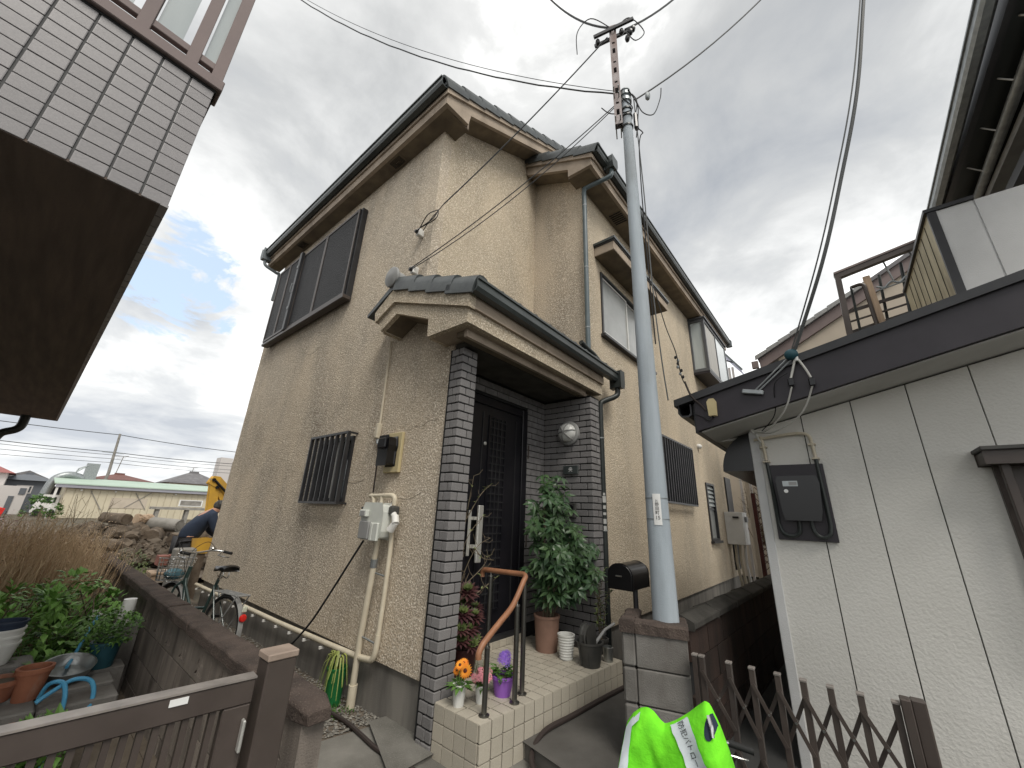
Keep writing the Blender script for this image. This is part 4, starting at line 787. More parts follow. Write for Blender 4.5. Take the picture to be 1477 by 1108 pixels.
# ------------------------------------------------------------------ mailbox
MBX = thing('mailbox', 'black arched mailbox on a thin post behind the block pillar', 'mailbox', (4.0, 1.72, 0))
def arch(x, y0, y1, z0, zs, n=10):
    c = (y0 + y1) / 2; r_ = (y1 - y0) / 2; return [(y0, z0), (y1, z0)] + [(c + r_ * math.cos(math.pi * k / n), zs + r_ * .8 * math.sin(math.pi * k / n)) for k in range(n + 1)]
MB().prism(arch(0, 1.655, 1.905, .90, 1.03), 'X', 3.90, 4.32).build('body', 'black_plastic', MBX, smooth=True, bevel=.004)
dr = MB().prism(arch(0, 1.665, 1.895, .91, 1.03), 'X', 3.882, 3.8995).build('front_door', 'black_plastic', MBX, bevel=.003)
MB().tube([(3.872, 1.75, 1.02), (3.872, 1.81, 1.02)], .007, 8).build('handle', 'steel', dr)
MB().tube([(4.06, 1.70, -.03), (4.06, 1.70, .9)], .024, 10).build('post', 'bronze', MBX, smooth=True)

# ------------------------------------------------------------------ meters and pipes on the left wall
EM = thing('electric_meter', 'black electricity meter on a cream backing board on the stucco wall', 'meter', (2.219, 3.32, 2.07))
rbox('backing_board', 'cream_yellow', EM, 2.185, 2.2185, 3.18, 3.43, 1.88, 2.27, .006)
MB().prism([(3.25, 1.95), (3.39, 1.95), (3.39, 2.08), (3.41, 2.13), (3.39, 2.215), (3.25, 2.215), (3.235, 2.13), (3.25, 2.08)], 'X', 2.08, 2.1845).build('case', 'black_plastic', EM, bevel=.014, seg=2)
MB().box(2.055, 2.0795, 3.255, 3.385, 2.10, 2.20).build('display_hood', 'black_plastic', EM, bevel=.01)
CB = thing('wall_conduit', 'cream conduit running down the stucco wall from the porch roof', 'conduit', (2.21, 3.63, 2.3))
MB().tube([(2.20, 3.655, 3.36), (2.20, 3.64, 2.80), (2.20, 3.63, 2.40)], .013, 8).build('pipe', 'cream_plastic', CB, smooth=True); rbox('junction_box', 'cream_plastic', CB, 2.165, 2.2185, 3.605, 3.655, 2.24, 2.40, .008)
MB().tube([(2.20, 3.63, 2.24), (2.19, 3.60, 2.19), (2.175, 3.52, 2.165), (2.17, 3.43, 2.16)], .015, 8).build('pipe', 'galv', CB, smooth=True); MB().tube([(2.212, 3.60, 2.20), (2.212, 3.585, 1.70)], .007, 6).build('cable', 'hose_dark', CB)
GM = thing('gas_meter', 'pale grey gas meter hung on cream pipes low on the stucco wall', 'gas meter', (2.1, 3.3, 1.4))
MB().prism([(3.14, 1.30), (3.40, 1.30), (3.43, 1.36), (3.43, 1.52), (3.40, 1.585), (3.14, 1.585), (3.12, 1.52), (3.12, 1.36)], 'X', 2.04, 2.17).build('case', 'meter_grey', GM, bevel=.016, seg=2)
MB().box(2.015, 2.0395, 3.265, 3.42, 1.29, 1.44).build('register_plate', 'mid_grey', GM, bevel=.006); MB().box(2.0, 2.0395, 3.31, 3.42, 1.475, 1.535).build('display_window', 'meter_grey', GM, bevel=.006); MB().box(1.998, 2.0, 3.33, 3.40, 1.485, 1.525).build('glass', 'mid_grey', GM)
MB().box(2.02, 2.0395, 3.13, 3.20, 1.28, 1.43).box(2.02, 2.0395, 3.21, 3.25, 1.28, 1.43).build('case_rib', 'meter_grey', GM, bevel=.006); MB().lathe([(.012, 0), (.012, .05)], (2.06, 3.43, 1.55), 10, (0, 1, 0)).build('knob', 'black_plastic', GM)
pp = MB().tube(curve3([(2.1, 3.37, 1.585), (2.1, 3.37, 1.63), (2.1, 3.40, 1.66), (2.1, 3.43, 1.66)], 5), .02, 10).tube([(2.1, 3.44, 1.66), (2.1, 3.18, 1.665)], .019, 10).tube(curve3([(2.1, 3.19, 1.665), (2.12, 3.12, 1.665), (2.13, 3.09, 1.64), (2.13, 3.085, 1.58)], 5), .022, 10).tube([(2.1, 3.24, 1.585), (2.1, 3.24, 1.66)], .02, 10).build('pipe', 'cream_plastic', GM, smooth=True)
MB().box(2.10, 2.18, 3.055, 3.125, 1.50, 1.575).build('pipe_wrap', 'pot_dark', GM, bevel=.012)
MB().tube([(2.145, 3.10, 1.50), (2.16, 3.10, 1.2), (2.17, 3.115, .9), (2.165, 3.12, .56)], .021, 10).build('pipe', 'cream_plastic', GM, smooth=True)
MB().tube(curve3([(2.165, 3.12, .57), (2.165, 3.13, .45), (2.165, 3.16, .39), (2.165, 3.22, .375), (2.165, 3.35, .362)], 5) + [(2.165, 3.8, .35), (2.165, 5.0, .325), (2.165, 6.6, .31), (2.165, 8.2, .29)], .024, 10).build('pipe', 'cream_plastic', GM, smooth=True)
hp = [c for c in GM.children][-1]
for k in range(14): MB().box(2.13, 2.2, 3.62 + k * .34, 3.638 + k * .34, .30 - k * .005, .322 - k * .005).build('pipe_clip', 'white_plastic', hp)
MB().tube([(2.10, 3.22, 1.30), (2.12, 3.26, 1.1)], .024, 10).build('pipe', 'cream_plastic', GM, smooth=True); MB().tube([(2.12, 3.255, 1.13), (2.125, 3.265, 1.06)], .03, 10).build('coupling', 'galv', GM)
fp = MB().tube([(2.125, 3.262, 1.07), (2.15, 3.35, .52), (2.17, 3.39, .12)], .027, 12).build('pipe', 'cream_plastic', GM, smooth=True); MB().tube([(2.17, 3.385, .16), (2.175, 3.395, -.02)], .036, 14).build('pipe_foot', 'cream_plastic', fp, smooth=True)
MB().tube([(2.15, 3.35, .52), (2.165, 3.14, .50)], .008, 6).build('pipe_clip', 'galv', fp); MB().tube([(2.135, 3.28, 1.02), (2.165, 3.11, 1.0)], .008, 6).build('pipe_clip', 'galv', fp)
EL = thing('vent_elbow', 'white plastic elbow pipe sticking out of the stucco wall beside the gas meter', 'pipe', (2.21, 3.14, 1.5))
MB().tube([(2.21, 3.20, 1.60), (2.15, 3.14, 1.585), (2.13, 3.085, 1.52), (2.12, 3.03, 1.475)], .026, 12).build('pipe', 'white_plastic', EL, smooth=True); MB().tube([(2.125, 3.04, 1.49), (2.11, 3.00, 1.43)], .032, 12).tube([(2.115, 3.01, 1.44), (2.105, 3.06, 1.375)], [.028, .036], 12).build('spout', 'white_plastic', EL, smooth=True)
BC = thing('black_cable', 'loose black cable sagging from the gas meter to the gravel', 'cable', (2.0, 3.8, .7)); MB().tube(curve3([(2.06, 3.38, 1.27), (2.04, 3.50, 1.10), (2.03, 3.75, .80), (2.02, 4.02, .50), (1.98, 4.32, .24), (1.90, 4.62, .06), (1.80, 4.80, .012), (1.70, 4.85, .008), (1.62, 4.95, .006)], 5), .0095, 7).build('cable', 'cable_black', BC, smooth=True)
GP = thing('strap_leaf_plant', 'green pot of yellowing strap leaves beside the gas pipe foot', 'potted plant', (2.10, 3.55, 0))
pot(GP, 'pot', 'pot_green', 2.10, 3.55, -.005, .062, .08, .27, .006); lf = MB()
for k in range(26):
    an = rnd(1.2, 5.2); d = Vector((math.cos(an), math.sin(an), 0)); c = Vector((2.10, 3.55, .25)); L_ = rnd(.09, .17); w_ = rnd(.010, .016); s = d.cross(Vector((0, 0, 1)))
    pts = [c + d * L_ * t + Vector((0, 0, .16 * math.sin(t * 2.4) * 1.1 - .30 * t * t * rnd(.5, 1.0))) for t in (0, .2, .4, .6, .8, 1.0)]
    lf.add([p + s * w_ * (1 - i / 6) * sg for i, p in enumerate(pts) for sg in (-1, 1)], [(2 * i, 2 * i + 1, 2 * i + 3, 2 * i + 2) for i in range(5)])
lf.build('foliage', 'leaf_yellow', GP)
# weeds
WD = MB()
for k in range(260):
    x = rnd(1.72, 2.15) ; y = rnd(3.3, 3.9); d = sdir(rnd(.3, 1.2)); WD.leaf((x, y, 0), d, (1, 0, 0), rnd(.02, .055), rnd(.008, .02))
tag(WD.build('weeds', 'leaf_mid'), kind='stuff')
HS = thing('dark_hose', 'dark brown hose lying across the gravel and concrete beside the house', 'hose', (2.0, 2.8, 0)); MB().tube(curve3([(1.98, 3.62, .01), (2.0, 3.45, .014), (2.02, 3.2, .015), (2.0, 2.95, .018), (1.98, 2.7, .016), (2.0, 2.45, .015), (2.05, 2.1, .015), (2.15, 1.75, .015)], 6), .014, 8).build('hose', 'hose_dark', HS, smooth=True)
HT = thing('step_hose', 'dark hose running along the foot of the tiled step', 'hose', (3.0, 1.85, .1)); MB().tube(curve3([(2.45, 1.70, .02), (2.55, 1.83, .06), (2.75, 1.875, .118), (3.1, 1.85, .118), (3.6, 1.81, .118), (4.05, 1.76, .118)], 6), .018, 8).build('hose', 'hose_dark', HT, smooth=True)
for k, yv in enumerate((3.35, 3.357)):
    A = thing('wire_anchor', ('white wire anchor screwed to the house corner below the eave', 'white wire anchor screwed to the house corner just above the porch ridge')[k], 'anchor', (2.22, yv, (4.705, 4.178)[k])); z = (4.705, 4.178)[k]
    rbox('plate', 'white_plastic', A, 2.14, 2.219, yv - .03, yv + .03, z - .05, z + .05, .008); MB().lathe([(.022, 0), (.022, .03), (.014, .034)], (2.14, yv, z - .01), 10, (-1, 0, 0)).build('clamp', 'black_plastic', A)
# ------------------------------------------------------------------ neighbour's house on the left: tiled balcony overhead
LH = thing('tiled_house', 'neighbouring house with an overhanging grey tiled balcony', 'house', (-1.0, 5.5, 0))
MB().box(-2.6, -1.5, 2.3, 9.6, -.03, 2.71).build('wall', 'siding_plain', LH)
MB().box(-2.6, .045, 1.9615, 9.70, 2.712, 3.38).build('balcony_wall', 'tile_joint', LH)
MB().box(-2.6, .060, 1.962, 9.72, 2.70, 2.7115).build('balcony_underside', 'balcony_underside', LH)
bw = [c for c in LH.children if c.name.startswith('balcony_wall')][0]
wt = unit_box('wall_tile_unit', 'wall_tile', .03, (1, 1, 1))
xs = [.062]
while xs[-1] > -1.35: xs.append(xs[-1] - (.090 if len(xs) == 1 else .0985))
for r_ in range(12):
    z0 = 2.703 + r_ * .0575; z1 = z0 + .0530
    for i in range(len(xs) - 1):
        d = rnd(-.0007, .0007); a, b = xs[i + 1] + .008, xs[i]
        piece('tile', wt, bw, ((a + b) / 2, 1.967 + d, (z0 + z1) / 2), None, (b - a, .02, z1 - z0))
for j in range(75): piece('tile', wt, bw, (.052, 2.0 + j * .103, 2.703), None, (.026, .0955, .012))
MB().box(-2.6, .085, 1.935, 2.06, 3.395, 3.455).build('coping', 'mauve', LH, bevel=.004)
MB().box(-2.6, .07, 1.955, 2.04, 3.381, 3.3945).build('coping_shadow_gap', 'mortar', LH)
rl_ = MB().box(-2.6, .06, 1.955, 1.985, 3.50, 3.54).box(-2.6, .06, 1.95, 1.99, 4.15, 4.2).build('railing', 'mauve', LH, bevel=.003)
for k in range(9):
    x = -.045 - k * .17
    MB().box(x - .022, x + .022, 1.948, 1.9545, 3.4551, 4.149).box(x - .02, x + .02, 1.986, 2.01, 3.4551, 4.149).build('railing_post', 'mauve', rl_, bevel=.002)
    MB().box(x + .03, x + .12, 1.968, 1.972, 3.5405, 4.149).build('railing_panel', 'glass_pale', rl_)
MB().box(.03, .075, 1.948, 2.0, 3.4551, 4.2).build('railing_post', 'mauve', rl_, bevel=.002)
MB().box(.03, .075, 2.08, 9.6, 3.50, 3.54).box(.03, .075, 2.08, 9.6, 4.15, 4.2).build('railing', 'mauve', LH)
MB().tube(curve3([(-.27, 9.50, 2.71), (-.27, 9.50, 2.55), (-.31, 9.50, 2.47), (-.42, 9.50, 2.40), (-.46, 9.5, 2.3)], 5), .055, 12).build('downpipe', 'pipe_dark', LH, smooth=True)
MB().box(-2.6, -1.0, 2.4, 9.7, 3.46, 6.0).build('upper_wall', 'siding_plain', LH)

# ------------------------------------------------------------------ left garden wall of concrete blocks
LW = thing('block_wall', 'weathered concrete block garden wall with pierced top course and dark coping', 'wall', (1.05, 5.0, 0))
def block_mesh(key, m, Lx, Ly, Lz, holes=None, axis='X'):
    if key in MESH: return MESH[key]
    b = MB(); h = [(-Ly / 2, -Lz / 2), (Ly / 2, -Lz / 2), (Ly / 2, Lz / 2), (-Ly / 2, Lz / 2)]
    b.prism(h, 'X', -Lx / 2, Lx / 2, holes or ()); o = b.build(key, m); MESH[key] = o.data; bpy.data.objects.remove(o); return MESH[key]
h1 = [[(-.012, -.065), (-.012, .02), (0, .075), (.012, .02), (.012, -.065)], [(-.075, -.065), (-.03, -.065), (-.03, -.035)], [(.03, -.035), (.03, -.065), (.075, -.065)], [(-.06, -.02), (-.03, .0), (-.025, .045)], [(.025, .045), (.03, .0), (.06, -.02)]]
bp_ = block_mesh('block_pierced', 'block', .10, .392, .193, h1); bs_ = block_mesh('block_plain', 'block', .10, .392, .193)
LWX = 1.055
MB().box(LWX - .035, LWX + .035, 1.92, 8.3, -.05, .48).build('mortar_core', 'concrete_dark', LW)
for r_ in range(4):
    for j in range(16):
        y = 2.10 + j * .4 + (.0 if r_ % 2 == 0 else .2)
        if y > 8.3: continue
        piece('block', bp_ if r_ == 0 else bs_, LW, (LWX + rnd(-.0015, .0015), y, .58 - r_ * .2))
    if r_ % 2: piece('block', bs_, LW, (LWX, 2.0, .58 - r_ * .2), None, (1, .49, 1))
for j in range(11):
    y0 = 1.86 + j * .6; b = MB(); n = 6
    for i in range(n + 1):
        y = y0 + .597 * i / n; w_ = .075 if not (j == 0 and i == 0) else .05; zz = .752 + rnd(-.005, .004); 
        if j == 0 and i == 0: zz -= .02
        b.v += [Vector((LWX - w_ + rnd(-.004, .004), y, .682)), Vector((LWX - w_ + rnd(-.004, .004), y, zz - .012)), Vector((LWX - w_ * .8, y, zz)), Vector((LWX + w_ * .8, y, zz + rnd(-.003, .003))), Vector((LWX + w_ + rnd(-.004, .004), y, zz - .012)), Vector((LWX + w_, y, .682))]
    for i in range(n):
        b.f += [(i * 6 + k, i * 6 + (k + 1) % 6, (i + 1) * 6 + (k + 1) % 6, (i + 1) * 6 + k) for k in range(6)]
    b.f += [(5, 4, 3, 2, 1, 0), tuple(n * 6 + k for k in range(6))]; b.mi = [0] * len(b.f)
    b.build('coping_stone', 'coping', LW, bevel=.004)

# ------------------------------------------------------------------ brown aluminium gate
GT = thing('garden_gate', 'brown aluminium garden gate with upright slats', 'gate', (0.2, 1.66, 0))
GX = Matrix.Translation((.675, 1.645, 0)) @ Matrix.Rotation(R_(-5.0), 4, 'Z') @ Matrix.Translation((-.675, -1.645, 0))
MB(GX).box(-.62, .675, 1.63, 1.675, .922, .992).build('top_rail', 'alu_brown', GT, bevel=.004)
MB(GX).box(-.62, .675, 1.626, 1.679, .9925, .998).build('rail_cap', 'alu_cap', GT)
MB(GX).box(.597, .674, 1.632, 1.673, .10, .9215).build('stile', 'alu_brown', GT, bevel=.004)
MB(GX).box(-.62, .5965, 1.634, 1.671, .14, .22).build('bottom_rail', 'alu_brown', GT, bevel=.004)
for k in range(34): MB(GX).box(.565 - k * .034, .581 - k * .034, 1.640, 1.664, .2205, .9215).build('slat', 'alu_brown', GT)
MB(GX).box(.45, .495, 1.6265, 1.6295, .966, .984).build('maker_label', 'paint_white', GT)
for z in (.80, .67): MB(GX).box(.655, .664, 1.605, 1.6315, z, z + .085).build('latch', 'silver', GT, bevel=.003)
GPo = thing('gate_post', 'square brown metal gate post with a pale cap', 'post', (.75, 1.67, 0))
MB().box(.702, .798, 1.63, 1.715, -.03, 1.028).build('post', 'alu_brown', GPo, bevel=.004); MB().box(.698, .802, 1.626, 1.719, 1.0285, 1.052).build('cap', 'cap_beige', GPo, bevel=.004)

# ------------------------------------------------------------------ block pillar round the pole, and the dark wall behind it
BP = thing('block_pillar', 'grey concrete block pillar with mossy red brown coping at the pole foot', 'pillar', (2.95, 1.1, 0))
PXm = Matrix.Translation((2.847, 1.215, 0)) @ Matrix.Rotation(R_(-72.4 + 90), 4, 'Z')     # local +Y runs back along the face, -X faces the road
for r_ in range(5):
    z1 = .825 - r_ * .2; z0 = z1 - .194
    rbox('block', 'block_grey', BP, 0, .10, -.325, -.004, z0, z1, .006, PXm); rbox('block', 'block_grey', BP, .0, .10, .0, .085, z0, z1, .012, PXm)
    rbox('block', 'block_grey', BP, .102, .40, -.325, -.225, z0, z1 - .001, .006, PXm)
    rbox('block', 'block_grey', BP, .102, .40, .0, .084, z0, z1 - .001, .006, PXm)
def rough_stone(x0, x1, y0, y1, z0, z1, n=9):
    b = MB(PXm); ax = 1 if (y1 - y0) > (x1 - x0) else 0
    for i in range(n + 1):
        f = i / n; r = lambda: rnd(-.004, .004)
        if ax: y = y0 + (y1 - y0) * f; q = [(x0 + r(), y, z0), (x0 + r(), y, z1 - .014 + r()), (x0 + .014, y, z1 + r()), (x1 - .014, y, z1 + r()), (x1 + r(), y, z1 - .014 + r()), (x1 + r(), y, z0)]
        else: x = x0 + (x1 - x0) * f; q = [(x, y0 + r(), z0), (x, y0 + r(), z1 - .014 + r()), (x, y0 + .014, z1 + r()), (x, y1 - .014, z1 + r()), (x, y1 + r(), z1 - .014 + r()), (x, y1 + r(), z0)]
        b.v += [Vector(p) for p in q]
    b.f = [(i * 6 + k, i * 6 + (k + 1) % 6, (i + 1) * 6 + (k + 1) % 6, (i + 1) * 6 + k) for i in range(n) for k in range(6)] + [(5, 4, 3, 2, 1, 0), tuple(n * 6 + k for k in range(6))]; b.mi = [0] * len(b.f)
    return b.build('coping_stone', 'coping', BP)
rough_stone(-.012, .115, -.337, -.006, .8255, .898); rough_stone(-.014, .113, -.0045, .098, .8255, .903, 4); rough_stone(.117, .42, -.335, -.215, .8255, .893); rough_stone(.117, .42, -.02, .092, .8255, .896)
RW = thing('boundary_wall', 'dark stained concrete block boundary wall running beside the tan house', 'wall', (6.0, .95, 0))
RWm = Matrix.Translation((3.25, .98, 0)) @ Matrix.Rotation(R_(-2.6), 4, 'Z')
MB(RWm).box(0, 6.4, .03, .09, -.05, .80).build('mortar_core', 'mortar', RW)
rb_ = MESH.get('rw') or block_mesh('block_dark', 'block_red', .12, .392, .193)
for r_ in range(5):
    for j in range(16):
        x = .2 + j * .4 + (.2 if r_ % 2 else 0)
        if x > 6.3: continue
        o = piece('block', rb_, RW, RWm @ Vector((x, .06 + rnd(-.002, .002), .72 - r_ * .2))); o.rotation_euler = (0, 0, R_(90 - 2.6))
for j in range(11): MB(RWm).prism([(-.035, .82), (.155, .82), (.155, .865), (.06, .905 + rnd(-.004, .004)), (-.035, .865)], 'X', j * .6, j * .6 + .596).build('coping_stone', 'coping_grey', RW, bevel=.006)

# ------------------------------------------------------------------ utility pole
UP = thing('utility_pole', 'slim pale grey concrete utility pole rising from the block pillar', 'utility pole', (3.068, 1.075, 0))
MB().tube([(3.068, 1.075, -.05), (3.068, 1.075, .9), (3.068, 1.075, 3.5), (3.068, 1.075, 6.10)], [.092, .087, .066, .047], 24).build('pole', 'pole', UP, smooth=True)
MB().lathe([(.056, 0), (.058, .01), (.03, .03)], (3.068, 1.075, 6.10), 16).build('cap', 'galv', UP)
# steel extension column
CHm = Matrix.Translation((2.985, 1.135, 0)) @ Matrix.Rotation(R_(21), 4, 'Z')
holes = []
for k in range(9):
    z = 5.68 + k * .165; h_ = .085 if k % 2 == 0 else .03; holes.append([(-.016, z), (.016, z), (.016, z + h_), (-.016, z + h_)])
hb = MB(CHm); hb.prism([(-.04, 5.55), (.04, 5.55), (.04, 7.17), (-.04, 7.17)], 'X', -.032, -.028, holes); hb.box(-.0279, .032, -.04, -.036, 5.55, 7.17).box(-.0279, .032, .036, .04, 5.55, 7.17).box(.028, .032, -.0359, .0359, 5.55, 7.17)
hb.build('extension_column', 'bracket', UP)
for z in (5.60, 5.95, 6.05): MB(CHm).tube([(-.09, -.02, z), (.19, -.02, z)], .007, 6).tube([(-.09, .03, z), (.19, .03, z)], .007, 6).build('bolt', 'galv', UP)
for z in (5.93, 6.02): MB().lathe([(.066, 0), (.066, .04)], (3.068, 1.075, z), 14).build('pole_band', 'galv', UP)
for z in (5.55, 5.70, 5.80): MB().lathe([(.062, 0), (.062, .02)], (3.068, 1.075, z), 14).build('pole_band', 'pipe_dark', UP)
MB(CHm).bar((-.05, .22, 7.03), (-.05, -.24, 7.13), .025, .045).bar((.05, .22, 7.03), (.05, -.24, 7.13), .025, .045).build('cross_arm', 'bronze', UP)
for k, (y, z) in enumerate(((-.10, 7.05), (-.2, 7.0), (-.23, 7.04), (-.16, 6.9), (.18, 7.0))): MB(CHm).ball((.0, y, z), (.035, .03, .05), 8, 6).build('insulator', 'black_plastic', UP, smooth=True)
MB().ball((3.20, .87, 6.02), (.03, .03, .06), 8, 6).build('insulator', 'galv', UP, smooth=True)
MB().box(3.10, 3.17, .98, 1.02, 5.55, 5.78).build('cable_closure', 'black_plastic', UP, bevel=.015)
for pts in (((3.02, 1.02, 6.05), (3.13, .97, 5.9), (3.14, .98, 5.7), (3.10, 1.0, 5.4)), ((3.14, 1.0, 5.78), (3.13, .97, 5.95), (3.08, 1.0, 6.03)), ((3.13, .99, 5.56), (3.17, .95, 5.50), (3.14, .97, 5.43), (3.12, .99, 5.2), (3.11, 1.0, 4.4), (3.13, 1.0, 3.0)), ((2.98, 1.1, 7.1), (3.05, .95, 7.25), (3.15, .82, 7.0), (3.06, .9, 6.8), (3.0, .98, 6.95)), ((2.95, 1.15, 7.15), (2.85, 1.35, 7.4), (2.78, 1.5, 7.2), (2.80, 1.52, 6.85)), ((3.0, 1.08, 5.95), (3.05, 1.0, 5.8), (3.0, 1.03, 5.7), (2.95, 1.2, 5.75), (2.93, 1.3, 5.9))):
    MB().tube(curve3(pts, 6), .006, 5).build('jumper_cable', 'cable_black', UP, smooth=True)
MB().tube(curve3([(3.12, 1.0, 6.0), (3.15, .99, 4.8), (3.14, .985, 3.6), (3.155, .97, 2.9), (3.20, .96, 2.5)], 6), .006, 5).build('jumper_cable', 'cable_grey', UP, smooth=True)
dcam = Vector((-.944, -.33, 0)); side = Vector((.33, -.944, 0))
nb = MB(); Rr = .086
for i in range(7):
    a = (i / 6 - .5) * 2 * R_(19); p = Vector((3.068, 1.075, 0)) + (dcam * math.cos(a) + side * math.sin(a)) * Rr; nb.v += [p + Vector((0, 0, 1.735)), p + Vector((0, 0, 1.515))]
nb.f = [(2 * i, 2 * i + 1, 2 * i + 3, 2 * i + 2) for i in range(6)]; nb.mi = [0] * 6
NPl = nb.build('number_plate', 'paint_white', UP); NPl.modifiers.new('thick', 'SOLIDIFY').thickness = .002
def on_pole(zc): 
    def f(c): a = c.x / .0885; p = Vector((3.068, 1.075, zc + c.y)) + (dcam * math.cos(a) + side * math.sin(a)) * .0885; return p
    return f
for ch, z, s in (('ヒ', 1.683, .026), ('野', 1.657, .028), ('田', 1.629, .028), ('町', 1.600, .030), ('15', 1.565, .036)): txt(ch, s, 'paint_black', 'lettering', NPl, None, on_pole(z))
for z in (1.702, 1.553): MB().lathe([(.0835, 0), (.0835, .006)], (3.068, 1.075, z), 24).build('plate_strap', 'galv', NPl)

# ------------------------------------------------------------------ overhead wires
def wire(label, pts, r=.008, m='wire'):
    t = thing('overhead_wire', label, 'wire', pts[0]); MB().tube(pts, r, 6).build('wire', m, t, smooth=True); return t
wire('service wire dropping from the pole top to the house corner under the eave', sag((2.97, 1.2, 7.05), (2.25, 3.05, 5.03), .06), .0075)
t = wire('frayed split end of the service wire on the stucco corner', curve3([(2.25, 3.05, 5.03), (2.22, 3.12, 4.93), (2.2, 3.2, 4.85), (2.18, 3.3, 4.72)], 5), .005, 'cable_black')
for o_ in ((.0, -.12, -.02), (-.02, -.2, -.08), (-.05, -.08, .02)): MB().tube(curve3([(2.22, 3.10, 4.95), Vector((2.16, 3.22, 4.80)) + Vector(o_), (2.13, 3.30, 4.72), (2.13, 3.35, 4.70)], 6), .006, 5).build('wire_tail', 'cable_black', t, smooth=True)
wire('telephone wire from the pole to the house corner above the porch', sag((2.96, 1.16, 5.85), (2.13, 3.36, 4.19), .09, 16), .006)
wire('second telephone wire close beside the first to the porch corner', sag((2.96, 1.17, 5.82), (2.13, 3.36, 4.17), .15, 16), .005)
wire('twisted cable running from the pole away over the roof to the upper left', sag((2.98, 1.12, 6.02), (.5, 5.9, 10.0), .5, 30, .006), .009)
wire('thin support strand above the twisted cable over the roof', sag((2.98, 1.12, 6.06), (.5, 5.9, 10.06), .42, 30), .004)
wire('thick cable leaving the top of the pole away from the house wall', sag((2.97, 1.14, 7.16), (2.84, 2.2, 9.2), .25), .012)
wire('thick cable leaving the top of the pole over the street', sag((3.03, 1.0, 7.06), (4.5, -.1, 10.0), .25), .012)
wire('cable from the lower clamp on the pole out over the street', sag((3.14, .98, 6.0), (4.6, -1.2, 9.0), .25), .009)
wire('slack loop hanging below the lower street cable at the pole', curve3([(3.12, .98, 5.98), (3.16, .93, 5.78), (3.24, .84, 5.76), (3.30, .77, 6.0), (3.32, .75, 6.18)], 6), .006)

